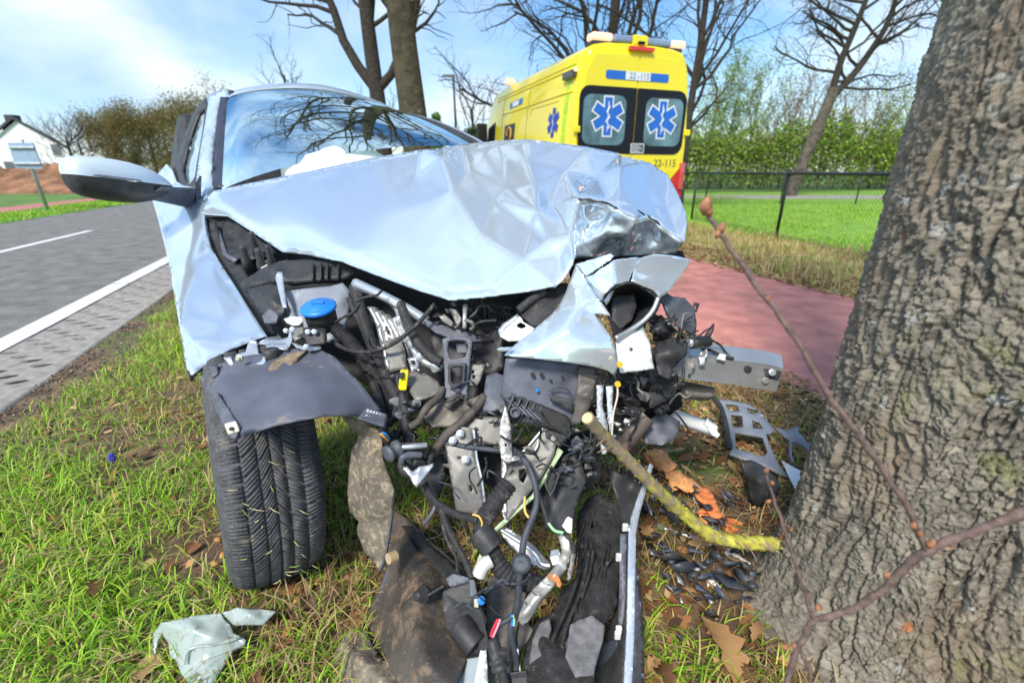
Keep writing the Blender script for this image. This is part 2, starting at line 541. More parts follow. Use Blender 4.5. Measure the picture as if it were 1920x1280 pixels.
# perforated concrete edge pavers, one mesh shared by all
def paver_mesh():
    nu, nv = 60, 58
    V = []; Q = []
    for j in range(nv + 1):
        for i in range(nu + 1):
            u = i / nu * .47; v = (j / nv - .5) * .452
            d = 9
            for k in range(4):
                cu = .06 + .0925 * k
                for m in range(-2, 5):
                    d = min(d, ((u - cu) / .046) ** 2 + ((v + 1.08 * cu - m * .23) / .030) ** 2)
            z = -.022 * max(0, min(1, (1.15 - d) / .25))
            e = min(u, .47 - u, .226 - abs(v))
            z -= .012 * max(0, 1 - e / .007)
            p = RN_ * u + RD * v
            V.append((p.x, p.y, z))
    for j in range(nv):
        for i in range(nu):
            a = j * (nu + 1) + i; Q.append((a, a + 1, a + nu + 2, a + nu + 1))
    return np_mesh('paver', V, Q)
pavm = paver_mesh()
pavm.materials.append(M('paver_concrete', (.29, .27, .25), .9, var=.2, vscale=18, bump=.8, bscale=150, dirt=((.13, .115, .10), .60, 22), speck=((.42, .38, .36), .6, 160)))
pavm.polygons.foreach_set('use_smooth', np.ones(len(pavm.polygons), dtype=bool))
band = strip('paver_band', -2.08, -1.55, -4, 40, .011, M('joint_dirt', (.02, .018, .016), .95, bump=.5))
for k in range(40):
    o = bpy.data.objects.new('paver', pavm); COL.objects.link(o)
    q = RP(-2.055, 1.2 + k * .46, .022 + .003 * math.sin(k * 2.7)); o.location = q
    o.rotation_euler = (R(.5 * math.sin(k * 5.1)), 0, R(.5 * math.sin(k * 3.3))); o.parent = band

# ================================================================ grass, litter, gravel
def blades(name, n, region, hgt, wid, cols, seed, clump=2.5, lean=.6, zf=None, keep=None, flat=0, mat='grass_blade'):
    """region: function(rng, n) -> x, y arrays"""
    g = np.random.default_rng(seed)
    x, y = region(g, n)
    q = np.stack([x * clump, y * clump, np.zeros(len(x))], 1)
    d = fbm(q, 3, seed)
    ok = d > g.uniform(.2, .62, len(x))
    if keep is not None: ok &= keep(x, y)
    x, y, d = x[ok], y[ok], d[ok]
    n = len(x)
    z = np.array([zf(a, b) for a, b in zip(x, y)]) if zf else np.zeros(n)
    h = g.uniform(hgt[0], hgt[1], n) * (.6 + .9 * d); w = g.uniform(wid[0], wid[1], n)
    az = g.uniform(0, 2 * math.pi, n)
    ln = np.abs(g.normal(lean, .35, n)) + flat
    dx, dy = np.cos(az), np.sin(az)
    sx, sy = -dy, dx
    ts = [0, .35, .7, 1.0]
    V = np.zeros((n, 7, 3))
    for k, t in enumerate(ts):
        a = ln * (t ** 1.3) * 1.5
        r = t * h
        cx = x + dx * r * np.sin(a); cy = y + dy * r * np.sin(a); cz = z - .004 + r * np.clip(np.cos(a), .04, 1)
        ww = w * (1 - .55 * t) / 2
        if k < 3:
            V[:, 2 * k] = np.stack([cx - sx * ww, cy - sy * ww, cz], 1); V[:, 2 * k + 1] = np.stack([cx + sx * ww, cy + sy * ww, cz], 1)
        else:
            V[:, 6] = np.stack([cx, cy, cz], 1)
    b = np.arange(n)[:, None] * 7
    Q = np.concatenate([b + np.array([[0, 1, 3, 2]]), b + np.array([[2, 3, 5, 4]])]); T = b + np.array([[4, 5, 6]])
    me = np_mesh(name, V.reshape(-1, 3), Q, T)
    cols = np.array([c[:3] for c in cols]); 
    pr = np.array(CW[name]) if name in CW else np.ones(len(cols)); pr = pr / pr.sum()
    ci = g.choice(len(cols), n, p=pr)
    c = cols[ci] * g.uniform(.7, 1.3, (n, 1))
    vcol(me, 'tint', np.repeat(c, 7, 0))
    return tag(put(name, me, MV(mat, .55, .35, sss=.3), None, True), kind='stuff')
CW = {'grass': [5, 5, 3, 3, 2.2], 'dry_grass': [5, 4, 3, 1, 1]}
GREENS = [(.26, .48, .03), (.36, .60, .04), (.14, .33, .02), (.50, .60, .09), (.62, .50, .25)]
STRAWS = [(.46, .32, .15), (.30, .19, .085), (.55, .43, .24), (.20, .11, .05), (.22, .32, .06)]
TRUNK = Vector((1.046, .738, 0))
WHEEL_C = (-.66, 1.22)
def reg_verge(n0, n1, s0, s1, pw=1.7):
    def f(g, n):
        a = g.uniform(n0, n1, n); s = s0 + (s1 - s0) * g.uniform(0, 1, n) ** pw
        return a * RN_.x + s * RD.x, a * RN_.y + s * RD.y
    return f
def keep_left(x, y):
    n = x * RN_.x + y * RN_.y
    edge = -1.42 + .16 * (fbm(np.stack([x * 3, y * 3, 0 * x], 1), 3, 5) - .45) * 2
    return (n > edge) & ((x - TRUNK.x) ** 2 + (y - TRUNK.y) ** 2 > .17)
def debris(x, y):                       # crushed, litter-covered ground in front of the oak and under the wreck
    return np.clip(1 - np.hypot((x - .62) / .42, (y - 1.12) / .45) ** 4, 0, 1)
gl = lambda x, y: keep_left(x, y) & (np.random.default_rng(6).uniform(0, 1, len(x)) > debris(x, y) * .93) & (np.random.default_rng(3).uniform(0, 1, len(x)) < np.clip(1.15 - (x * RN_.x + y * RN_.y + .25) * .8, .10, 1))
blades('grass', 150000, reg_verge(-1.55, 2.05, .25, 5.5, 1.6), (.03, .10), (.0026, .0052), GREENS, 11, lean=.8, zf=verge_h, keep=gl)
blades('grass', 26000, reg_verge(-1.55, 2.05, 5, 22, 1.3), (.06, .14), (.006, .012), GREENS, 12, zf=verge_h, keep=keep_left)
kr = lambda x, y: keep_left(x, y) & (np.random.default_rng(9).uniform(0, 1, len(x)) > debris(x, y) * .55) & (np.random.default_rng(4).uniform(0, 1, len(x)) < np.clip(.55 + (x * RN_.x + y * RN_.y) * .5, .24, 1))
blades('dry_grass', 70000, reg_verge(-1.5, 2.08, .25, 4.5, 1.6), (.06, .15), (.0018, .0038), STRAWS, 13, zf=verge_h, keep=kr, flat=.75, mat='straw_blade')
CW['dry_grass'] = [4, 2, 4, 1, 4]
blades('dry_grass', 30000, reg_verge(4.1, 6.9, 1.5, 14, 1.3), (.05, .16), (.006, .012), [(.66, .48, .22), (.50, .33, .14), (.74, .58, .30), (.3, .2, .08), (.26, .44, .05)], 14, clump=1.2, mat='straw_blade')
CW['grass'] = [4, 6, 2, 3, .5]
blades('grass', 60000, reg_verge(6.6, 16, 1, 18, 1.2), (.03, .08), (.010, .02), GREENS, 15, clump=1.2)
blades('grass', 16000, reg_verge(-8.75, -6.95, 7, 24, 1.2), (.05, .11), (.014, .028), GREENS, 16, clump=1.2)

LEAFC = [(.36, .17, .07), (.26, .11, .045), (.44, .25, .11), (.19, .09, .04), (.50, .33, .16)]
def leaf_geo(g, size, curl):
    """lobed oak leaf: outline with a raised midrib, 2 x 9 outline points around a centre line"""
    k = 10
    pts = []
    for i in range(k):
        t = i / (k - 1)
        w = (.02 + .30 * math.sin(math.pi * min(1, t * 1.02)) ** .8 * (.75 + .4 * t)) * (1.0 if i % 2 else .55)
        if i == k - 1: w = .03
        pts.append((t, w))
    V = []
    for (t, w) in pts:
        zc = curl * math.sin(t * 3.1) * .18
        e = curl * .35 * w + g.uniform(-.02, .02)
        V += [((t - .5) * size, -w * size, (zc + e) * size), ((t - .5) * size, 0, zc * size), ((t - .5) * size, w * size, (zc + e + g.uniform(-.03, .03)) * size)]
    Q = []
    for i in range(k - 1):
        a = 3 * i
        Q += [(a, a + 1, a + 4, a + 3), (a + 1, a + 2, a + 5, a + 4)]
    V += [(-.5 * size, -.006 * size, 0), (-.5 * size, .006 * size, 0), (-.72 * size, 0, .02 * size)]
    return V, Q, [(3 * k, 3 * k + 1, 3 * k + 2)]
leafm = MV('dead_leaf', .7, .3, bump=.4, bscale=150, sss=.15)
gL = random.Random(5)
leaf_meshes = []
for i in range(10):
    v, q, t = leaf_geo(gL, 1.0, gL.uniform(-.8, 1.6))
    me = np_mesh('fallen_leaf', v, q, t); c = np.array(LEAFC[i % 5]) * gL.uniform(.8, 1.2)
    vcol(me, 'tint', np.tile(c, (len(v), 1))); me.materials.append(leafm)
    leaf_meshes.append(me)
def drop_leaf(x, y, size, z=None, rot=None):
    o = bpy.data.objects.new('fallen_leaf', gL.choice(leaf_meshes)); COL.objects.link(o)
    o.location = (x, y, (verge_h(x, y) if z is None else z) + .012 + gL.uniform(0, .02))
    o.rotation_euler = (gL.uniform(-.35, .35), gL.uniform(-.35, .35), gL.uniform(0, 6.28) if rot is None else rot)
    o.scale = (size,) * 3
    return tag(o, 'small curled brown oak leaf lying loose in the verge grass', 'leaf', 'fallen oak leaves')
for k in range(230):
    a, s = (gL.uniform(-.9, 2.0), .35 + 2.6 * gL.random() ** 1.5) if k < 140 else (gL.uniform(.35, 1.15), gL.uniform(.35, 1.25))
    q = RP(a, s)
    if (q - TRUNK).length < .45 or math.hypot((q.x - .62) / .2, (q.y - 1.2) / .16) < 1: continue
    drop_leaf(q.x, q.y, gL.uniform(.045, .085))
def litter(name, n, region, size, seed, cols, keep=None, zf=None, tilt=.5):
    g = np.random.default_rng(seed); x, y = region(g, n)
    if keep is not None:
        k = keep(x, y); x, y = x[k], y[k]
    n = len(x); z = np.array([zf(a, b) for a, b in zip(x, y)]) if zf else np.full(n, .02)
    base = np.array([(-.5, 0, 0), (-.2, -.28, .06), (.15, -.22, .02), (.5, 0, .08), (.2, .3, .05), (-.15, .2, .09)])
    sz = g.uniform(size[0], size[1], n); az = g.uniform(0, 6.283, n)
    ca, sa = np.cos(az), np.sin(az)
    bx = base[None, :, 0] * sz[:, None]; by = base[None, :, 1] * sz[:, None] * g.uniform(.6, 1.2, (n, 1)); bz = base[None, :, 2] * sz[:, None] * g.uniform(-.5, 2, (n, 1))
    V = np.stack([x[:, None] + bx * ca[:, None] - by * sa[:, None], y[:, None] + bx * sa[:, None] + by * ca[:, None], z[:, None] + .006 + bz + bx * g.normal(0, tilt * .5, (n, 1)) + by * g.normal(0, tilt * .5, (n, 1)) + g.uniform(0, .014, (n, 1))], 2)
    b = np.arange(n)[:, None] * 6
    Q = np.concatenate([b + np.array([[0, 1, 4, 5]]), b + np.array([[1, 2, 3, 4]])])
    me = np_mesh(name, V.reshape(-1, 3), Q)
    c = np.array(cols)[g.integers(0, len(cols), n)] * g.uniform(.6, 1.3, (n, 1)); vcol(me, 'tint', np.repeat(c, 6, 0))
    return tag(put(name, me, leafm, None, True), kind='stuff')
litter('leaf_litter', 15000, reg_verge(-1.3, 2.06, .25, 5, 1.6), (.014, .05), 21, LEAFC + [(.12, .07, .035)], zf=verge_h, keep=lambda x, y: keep_left(x, y) & (np.random.default_rng(8).uniform(0, 1, len(x)) < np.clip(.30 + (x * RN_.x + y * RN_.y) * .4, .22, 1)))
litter('leaf_litter', 5000, reg_verge(1.25, 2.2, 1.0, 7, 1.3), (.02, .045), 22, [(.55, .40, .17), (.45, .28, .12), (.60, .46, .24), (.35, .2, .09)], zf=verge_h, keep=keep_left)
litter('leaf_litter', 5000, reg_verge(3.98, 4.9, 2, 14, 1.3), (.03, .07), 23, LEAFC + [(.6, .45, .2)])
# gravel between pavers and grass
def gravel(name, n, region, size, seed):
    g = np.random.default_rng(seed); x, y = region(g, n)
    o6 = np.array([(1, 0, 0), (-1, 0, 0), (0, 1, 0), (0, -1, 0), (0, 0, .7), (0, 0, -.7), (.6, .6, .3), (-.6, -.6, .3)])[:6]
    sz = g.uniform(size[0], size[1], n) * g.uniform(.5, 1.3, n)
    V = o6[None] * sz[:, None, None] * g.uniform(.6, 1.35, (n, 6, 3))
    az = g.uniform(0, 6.28, n); ca, sa = np.cos(az)[:, None], np.sin(az)[:, None]
    z = np.array([verge_h(a, b) for a, b in zip(x, y)])
    W_ = np.stack([x[:, None] + V[:, :, 0] * ca - V[:, :, 1] * sa, y[:, None] + V[:, :, 0] * sa + V[:, :, 1] * ca, z[:, None] + V[:, :, 2] + sz[:, None] * .3], 2)
    b = np.arange(n)[:, None] * 6
    T = np.concatenate([b + np.array([t]) for t in [(0, 2, 4), (2, 1, 4), (1, 3, 4), (3, 0, 4), (2, 0, 5), (1, 2, 5), (3, 1, 5), (0, 3, 5)]])
    me = np_mesh(name, W_.reshape(-1, 3), None, T)
    cols = np.array([(.10, .09, .08), (.16, .14, .12), (.07, .06, .05), (.42, .26, .16), (.38, .34, .28), (.05, .045, .04)])
    c = cols[g.choice(6, n, p=[.3, .2, .25, .07, .06, .12])] * g.uniform(.7, 1.2, (n, 1)); vcol(me, 'tint', np.repeat(c, 6, 0))
    return tag(put(name, me, MV('stone', .85, .3), None, False), kind='stuff')
gravel('gravel', 9000, reg_verge(-1.66, -1.2, .6, 9, 1.6), (.003, .009), 31)
gravel('gravel', 2500, reg_verge(-1.3, 2.0, .25, 4, 1.6), (.003, .007), 32)
# ================================================================ trees
class Tubes:                            # many tapered branch tubes collected fast
    def __init__(s): s.V = []; s.Q = []; s.n = 0
    def add(s, pts, rs, sides):
        pts = np.array(pts); m = len(pts)
        tg = np.gradient(pts, axis=0); tg /= np.linalg.norm(tg, axis=1)[:, None] + 1e-9
        ref = np.array([0, 0, 1.]) if abs(tg[0, 2]) < .85 else np.array([1., 0, 0])
        a = np.cross(tg, ref); a /= np.linalg.norm(a, axis=1)[:, None] + 1e-9; b = np.cross(tg, a)
        an = np.arange(sides) * 2 * math.pi / sides
        V = pts[:, None] + (a[:, None] * np.cos(an)[None, :, None] + b[:, None] * np.sin(an)[None, :, None]) * np.array(rs)[:, None, None]
        s.V.append(V.reshape(-1, 3))
        i = np.arange(m - 1)[:, None] * sides; k = np.arange(sides)[None]; k2 = (k + 1) % sides
        s.Q.append((np.stack([i + k, i + k2, i + sides + k2, i + sides + k], 2) + s.n).reshape(-1, 4))
        s.n += m * sides
    def mesh(s, name): return np_mesh(name, np.concatenate(s.V), np.concatenate(s.Q))
def grow(tb, rnd, p, d, L_, r, lvl, cfg, tips):
    """one limb and, recursively, what it carries"""
    nseg = cfg['seg'][lvl]; pts = [np.array(p)]; d = np.array(d, float); d /= np.linalg.norm(d); rs = [r]
    for i in range(nseg):
        d = d + np.array([rnd.gauss(0, 1), rnd.gauss(0, 1), rnd.gauss(0, .8)]) * cfg['wig'][lvl] + np.array([0, 0, cfg['up'][lvl]])
        d /= np.linalg.norm(d)
        pts.append(pts[-1] + d * L_ / nseg); rs.append(r * (1 - (1 - cfg['taper'][lvl]) * (i + 1) / nseg))
    tb.add(pts, rs, cfg['sides'][lvl])
    if lvl + 1 >= len(cfg['n']):
        tips.append(pts[-1]); return
    nc = cfg['n'][lvl]
    for c in range(nc):
        t = cfg['from'][lvl] + (1 - cfg['from'][lvl]) * ((c + rnd.random() * .8) / nc)
        k = min(nseg - 1, int(t * nseg)); f = t * nseg - k
        q = pts[k] * (1 - f) + pts[k + 1] * f
        ax = pts[k + 1] - pts[k]; ax /= np.linalg.norm(ax)
        o = np.cross(ax, np.array([rnd.gauss(0, 1), rnd.gauss(0, 1), rnd.gauss(0, 1)])); o /= np.linalg.norm(o) + 1e-9
        sp = cfg['spread'][lvl] * rnd.uniform(.7, 1.25)
        nd = ax * math.cos(sp) + o * math.sin(sp)
        rr = rs[k] * (1 - f) + rs[k + 1] * f
        grow(tb, rnd, q, nd, L_ * cfg['len'][lvl] * rnd.uniform(.6, 1.15) * (1.15 - .5 * t), min(rr * .8, r * cfg['rad'][lvl] * rnd.uniform(.7, 1.1)), lvl + 1, cfg, tips)
CFG = dict(seg=[7, 7, 6, 4, 3], wig=[.07, .17, .22, .26, .3], up=[.02, .05, .03, .02, 0], taper=[.55, .35, .3, .3, .3], sides=[10, 6, 4, 3, 3],
           n=[9, 8, 7, 5], len=[.62, .55, .5, .5], rad=[.42, .42, .42, .5], spread=[.85, .85, .8, .8], **{'from': [.38, .25, .2, .15]})
def bark_mat(name, c1, c2, moss=(.2, .22, .05)):
    return M(name, c1, .95, var=.3, vscale=14, col2=c2, bump=.9, bscale=35, dirt=(moss, .6, 6), bdist=.03)
BARK_D = bark_mat('bark_dark', (.026, .022, .018), (.06, .05, .04), (.08, .085, .03))
BARK_T = bark_mat('bark_twig', (.035, .03, .028), (.065, .055, .05), (.07, .07, .03))
def tree(name, label, base, trunk, r0, limbs, cfg, seed, mat=BARK_D, group=None, leaves=None, first=None):
    """trunk: list of points; limbs: (index along trunk 0..1, direction, length, radius)"""
    rnd = random.Random(seed)
    root = empty(name, base, label, 'tree', group)
    tb = Tubes(); pp = spline(trunk, 5)
    m = len(pp)
    rs = [r0 * (1 + .35 * math.exp(-(i / m) * 14)) * (1 - .45 * i / m) for i in range(m)]
    tb.add([tuple(q) for q in pp], rs, 14)
    put('trunk', tb.mesh('trunk'), mat, root)
    cr = Tubes(); tips = []
    for (t, d, L_, r) in limbs:
        i = min(m - 1, int(t * (m - 1)))
        grow(cr, rnd, tuple(pp[i]), d, L_, r, 1 if first is None else first, cfg, tips)
    c = put('crown', cr.mesh('crown'), mat, root)
    if leaves and tips:
        lf = leaf_cloud('leaf', np.array(tips), *leaves, seed)
        lf.parent = c; lf.matrix_parent_inverse = TOTAL(c).inverted()
    return root
def leaf_cloud(name, centres, per, rad, size, cols, seed, mat='fresh_leaf'):
    g = np.random.default_rng(seed); c = np.repeat(centres, per, 0); n = len(c)
    c = c + g.normal(0, rad, (n, 3)); u = g.normal(0, 1, (n, 3)); u /= np.linalg.norm(u, axis=1)[:, None]
    v = np.cross(u, g.normal(0, 1, (n, 3))); v /= np.linalg.norm(v, axis=1)[:, None]
    s = g.uniform(size * .5, size * 1.3, (n, 1))
    V = np.stack([c - u * s, c - v * s * .5, c + u * s, c + v * s * .5], 1).reshape(-1, 3)
    me = np_mesh(name, V, np.arange(n * 4).reshape(-1, 4))
    k = np.array(cols)[g.integers(0, len(cols), n)] * g.uniform(.6, 1.3, (n, 1)); vcol(me, 'tint', np.repeat(k, 4, 0))
    o = put(name, me, MV(mat, .5, .3, sss=.35), None, False)
    o['kind'] = 'stuff'
    return o

# ---- the oak the car ran into
def oak_trunk():
    nt_, nz_ = 560, 860
    Z = np.linspace(-.03, 1.95, nz_); xx = np.arange(nt_) / nt_ - .5
    TH = 2 * math.pi * (xx + .5) - .72 * np.sin(2 * math.pi * xx) * 1.0
    th, z = np.meshgrid(TH, Z); th = th.ravel(); z = z.ravel()
    a0 = math.atan2(-TRUNK.y, -TRUNK.x) + math.pi     # seam on the far side, rows densest towards the car
    w = .092 * np.exp(-np.clip(z, 0, 9) / .12) * (1 + .4 * np.cos(th * 5 + .6)) + .012 * np.exp(-np.clip(z, 0, 9) / .4) + .010 * np.cos(th * 3 + z * 1.1) - .008 * z
    rad = .365 + w
    u = th * .385
    P3 = np.stack([u * 9, z * 5, np.zeros_like(u)], 1)
    wx = fbm(P3 * .9, 4, 2) - .47; wz = fbm(P3 * .9 + 31, 4, 3) - .47
    hf = fbm(np.stack([u * 60, z * 60, u * 0], 1), 3, 40) - .45
    f1, f2, cr = worley2(np.stack([(u + .10 * z) * 15 + wx * 2.4 + hf * .7, z * 11 + wz * 2.6 + hf * .6], 1), 5)
    big = np.clip((f2 - f1) / .17, 0, 1)
    g1, g2, gr = worley2(np.stack([(u - .05 * z) * 46 + wx * 5 + hf * 1.3, z * 34 + wz * 6 + hf * 1.2], 1), 9)
    sm = np.clip((g2 - g1) / .16, 0, 1)
    h1, h2, hr = worley2(np.stack([u * 105 + wx * 9 + hf * 2, z * 95 + wz * 12 + hf * 2], 1), 15)
    ti = np.clip((h2 - h1) / .4, 0, 1)
    fine = fbm(np.stack([u * 150, z * 120, u * 0], 1), 4, 12) - .47
    # long meandering vertical furrows, broken into flat plates by short cross cracks
    fa = np.abs(fbm(np.stack([(u + .10 * z) * 17 + wx * 1.6, z * 2.6 + wz * 1.0, u * 0], 1), 3, 51) - .45)
    fb2 = np.abs(fbm(np.stack([(u - .04 * z) * 26 + wx * 2.2, z * 4.0 + wz * 1.4, u * 0 + 5], 1), 3, 57) - .45)
    fur = np.clip(fa / .055 + hf * .35, 0, 1); fur2 = np.clip(fb2 / .035 + hf * .35, 0, 1)
    disp = -.0135 * (1 - fur) ** 1.2 - .0065 * (1 - fur2) - .005 * (1 - big) + .006 * (cr - .5) * big * fur - .0036 * (1 - sm) + .0045 * (gr - .5) * sm - .0022 * (1 - ti) + .0022 * (hr - .5) + .009 * fine
    big = np.minimum(np.minimum(big * .5 + .5, fur), fur2 * .5 + .5)
    rr = rad + disp
    X = TRUNK.x + rr * np.cos(th + a0); Y = TRUNK.y + rr * np.sin(th + a0)
    V = np.stack([X, Y, z], 1)
    i = np.arange(nz_ - 1)[:, None] * nt_; k = np.arange(nt_)[None]; k2 = (k + 1) % nt_
    Q = np.stack([i + k, i + k2, i + nt_ + k2, i + nt_ + k], 2).reshape(-1, 4)
    me = np_mesh('trunk', V, Q)
    n1 = fbm(np.stack([u * 5, z * 4, u * 0], 1), 4, 20); n2 = fbm(np.stack([u * 30, z * 30, u * 0], 1), 3, 22)
    c = np.array([.32, .285, .23])[None] * (.62 + .8 * (n2[:, None]) + .3 * (gr - .5)[:, None] + .25 * (hr - .5)[:, None])
    c = c * (1 - .45 * (1 - big)[:, None] ** 2) + np.array([.14, .10, .07])[None] * .45 * (1 - big)[:, None] ** 2
    c = c * (1 - .3 * (1 - sm)[:, None])
    warm = np.clip((n1 - .5) * 5, 0, 1)[:, None] * .4
    c = c * (1 - warm) + np.array([.27, .19, .12]) * warm
    moss = np.clip((fbm(np.stack([u * 6 + 9, z * 4, u * 0], 1), 4, 25) - .53) * 9, 0, 1) * np.clip((n2 - .35) * 4, 0, 1) * .55
    c = c * (1 - moss[:, None]) + np.array([.20, .22, .05]) * moss[:, None]
    lich = np.clip((fbm(np.stack([u * 26, z * 26, u * 0], 1), 3, 28) - .66) * 30, 0, 1)[:, None] * .8
    c = c * (1 - lich) + np.array([.46, .46, .42]) * lich
    org = np.clip((fbm(np.stack([u * 22 + 4, z * 17, u * 0], 1), 3, 33) - .69) * 30, 0, 1)[:, None] * np.clip(1.2 - z, 0, 1)[:, None]
    c = c * (1 - org) + np.array([.50, .20, .09]) * org
    vcol(me, 'tint', np.clip(c, .01, 1))
    return me
oak = empty('oak_tree', TRUNK, 'thick rough-barked oak trunk standing right in front of the crashed car', 'tree')
trk = put('trunk', oak_trunk(), MV('oak_bark', .92, .25, bump=1.0, bscale=240), oak)
up = Tubes(); up.add([(TRUNK.x, TRUNK.y, 1.8), (TRUNK.x + .02, TRUNK.y, 3.2), (TRUNK.x + .05, TRUNK.y + .03, 4.4), (TRUNK.x, TRUNK.y + .1, 6)], [.335, .315, .28, .2], 20)
put('upper_trunk', up.mesh('upper_trunk'), BARK_D, oak)
cr = Tubes(); tp = []; rr_ = random.Random(3)
for k in range(11):
    a = k * 2.4 + .3
    grow(cr, rr_, (TRUNK.x, TRUNK.y, 3.4 + .25 * k), (math.cos(a), math.sin(a), .75), rr_.uniform(3.2, 4.8), .10, 1, CFG, tp)
put('crown', cr.mesh('crown'), BARK_D, oak)

# ---- roadside row behind the car
b2 = RP(RP(0, 0).x + 0.12 + 1.0, 7.15); b2 = Vector((-1.42, 7.45, 0))
t2 = [b2, b2 + Vector((-.02, 0, 1.5)), b2 + Vector((-.12, 0, 3)), b2 + Vector((-.2, .1, 5)), b2 + Vector((-.1, .1, 9))]
def ring_limbs(seed, k, t0, t1, len_, r, lift=.6):
    rnd = random.Random(seed); o = []
    for i in range(k):
        a = i * 2.4 + rnd.random(); o.append((t0 + (t1 - t0) * i / max(1, k - 1), (math.cos(a), math.sin(a), lift * rnd.uniform(.6, 1.5)), len_ * rnd.uniform(.75, 1.2), r * rnd.uniform(.7, 1.1)))
    return o
LICH = M('bark_lichen', (.05, .042, .026), .95, var=.3, vscale=9, col2=(.10, .09, .05), bump=1, bscale=30, dirt=((.30, .32, .25), .62, 11), bdist=.03)
tree('roadside_tree', 'straight lichen-flecked trunk rising right behind the car roof', b2, t2, .225, ring_limbs(2, 18, .50, .98, 4.2, .07, 1.0), dict(CFG, n=[9, 9, 8, 5], up=[.02, .07, .05, .02, 0]), 2, LICH)
b1 = Vector((-3.85, 14.6, 0))
t1 = [b1, b1 + Vector((.05, 0, 2)), b1 + Vector((-.05, 0, 4)), b1 + Vector((-.1, 0, 6)), b1 + Vector((-.05, 0, 10))]
l1 = [(.40, (-.75, 0, 1), 5.5, .15), (.44, (.7, .1, .8), 4.5, .13), (.55, (.2, .5, 1), 4.2, .08)] + ring_limbs(9, 8, .62, .98, 3.6, .06)
tree('roadside_tree', 'forked dark bare tree, second trunk behind the car roof', b1, t1, .25, l1, CFG, 4)
# ---- bare trees round the ambulance
CF2 = dict(CFG, n=[9, 9, 8, 5], rad=[.42, .34, .36, .45], wig=[.07, .2, .25, .28, .3], up=[.02, .02, .02, .01, 0])
b3 = Vector((3.2, 17.5, 0))
l3 = [(t_, d_, L_ * 1.0, r_ * .72) for t_, d_, L_, r_ in [(.3, (-1, 0, .25), 5.2, .13), (.34, (-1, -.3, .6), 5.4, .13), (.38, (-.6, .3, .9), 5.2, .14), (.4, (-.35, 0, 1), 5.5, .15), (.4, (.1, .1, 1), 5.5, .15), (.42, (.3, -.2, 1), 5, .14), (.42, (.55, .2, .9), 5, .13), (.45, (-.75, .3, .45), 5, .12), (.36, (-.9, .5, .1), 4.4, .10), (.6, (.2, .6, 1), 4, .1), (.7, (-.5, -.4, 1), 4, .1)]]
tree('spreading_tree', 'wide spreading bare tree with many stems right behind the ambulance roof', b3, [b3, b3 + Vector((0, 0, 2)), b3 + Vector((.1, 0, 3.4)), b3 + Vector((.1, 0, 5)), b3 + Vector((.2, 0, 8))], .24, l3, CF2, 6)
b4 = Vector((4.66, 13.2, 0))
l4 = [(t_, d_, L_, r_ * .7) for t_, d_, L_, r_ in [(.36, (.7, 0, .7), 2.4, .04), (.4, (.25, 0, 1), 4.4, .075), (.42, (.5, .2, .9), 4.2, .07), (.45, (-.2, .1, 1), 4.2, .07), (.5, (.7, -.2, .8), 3.4, .07), (.55, (-.6, 0, .8), 3.2, .07), (.6, (.1, .5, 1), 3.2, .07), (.36, (.8, .3, .7), 3.2, .06), (.7, (.4, 0, 1), 3, .06), (.8, (-.3, 0, 1), 3, .06)]]
tree('slender_tree', 'dark slender bare tree beside the right flank of the ambulance', b4, [b4, b4 + Vector((-.02, 0, 1.5)), b4 + Vector((0, 0, 3)), b4 + Vector((.05, 0, 4.5)), b4 + Vector((0, 0, 8))], .11, l4, CF2, 8)
b5 = G(1483, 352) * .72; b5.z = 0
_k = 24.0
q5 = [P(1484, 356, 22), P(1512, 290, 22), P(1540, 225, 22), P(1558, 182, 22), P(1563, 165, 22)]
b5 = Vector((q5[0].x, q5[0].y, 0)); q5[0] = b5
rootm = M('bark_pale', (.15, .13, .10), .95, var=.3, vscale=6, col2=(.06, .05, .04), bump=.8, bscale=30, bdist=.03)
def limb_pts(l): return [P(*q) for q in l]
root5 = empty('leaning_tree', b5, 'leaning bare tree with forked trunk beyond the mesh fence', 'tree')
tb = Tubes(); pp = spline(q5, 5); tb.add([tuple(v) for v in pp], [.25 - .06 * i / len(pp) for i in range(len(pp))], 12); put('trunk', tb.mesh('trunk'), rootm, root5)
tb = Tubes(); tips = []; rn = random.Random(12)
for ln, r_ in (([(1558, 182, 22), (1575, 120, 22), (1600, 60, 21.8), (1622, 5, 21.6), (1650, -80, 21.5)], .15), ([(1560, 182, 22), (1600, 140, 22.2), (1640, 85, 22.4), (1668, 35, 22.5), (1690, -40, 22.6)], .16)):
    pp = spline(limb_pts(ln), 4); m = len(pp)
    tb.add([tuple(v) for v in pp], [r_ * (1 - .5 * i / m) for i in range(m)], 8)
    for k in range(11):
        i = int(m * (.15 + .8 * k / 11)); a = rn.uniform(-1, 1)
        grow(tb, rn, tuple(pp[i]), (rn.choice((-1, -1, 1)) * .9, rn.uniform(-.6, .6), rn.uniform(-.1, .9)), rn.uniform(2.0, 3.6), .065, 1, CF2, tips)
put('crown', tb.mesh('crown'), BARK_D, root5)

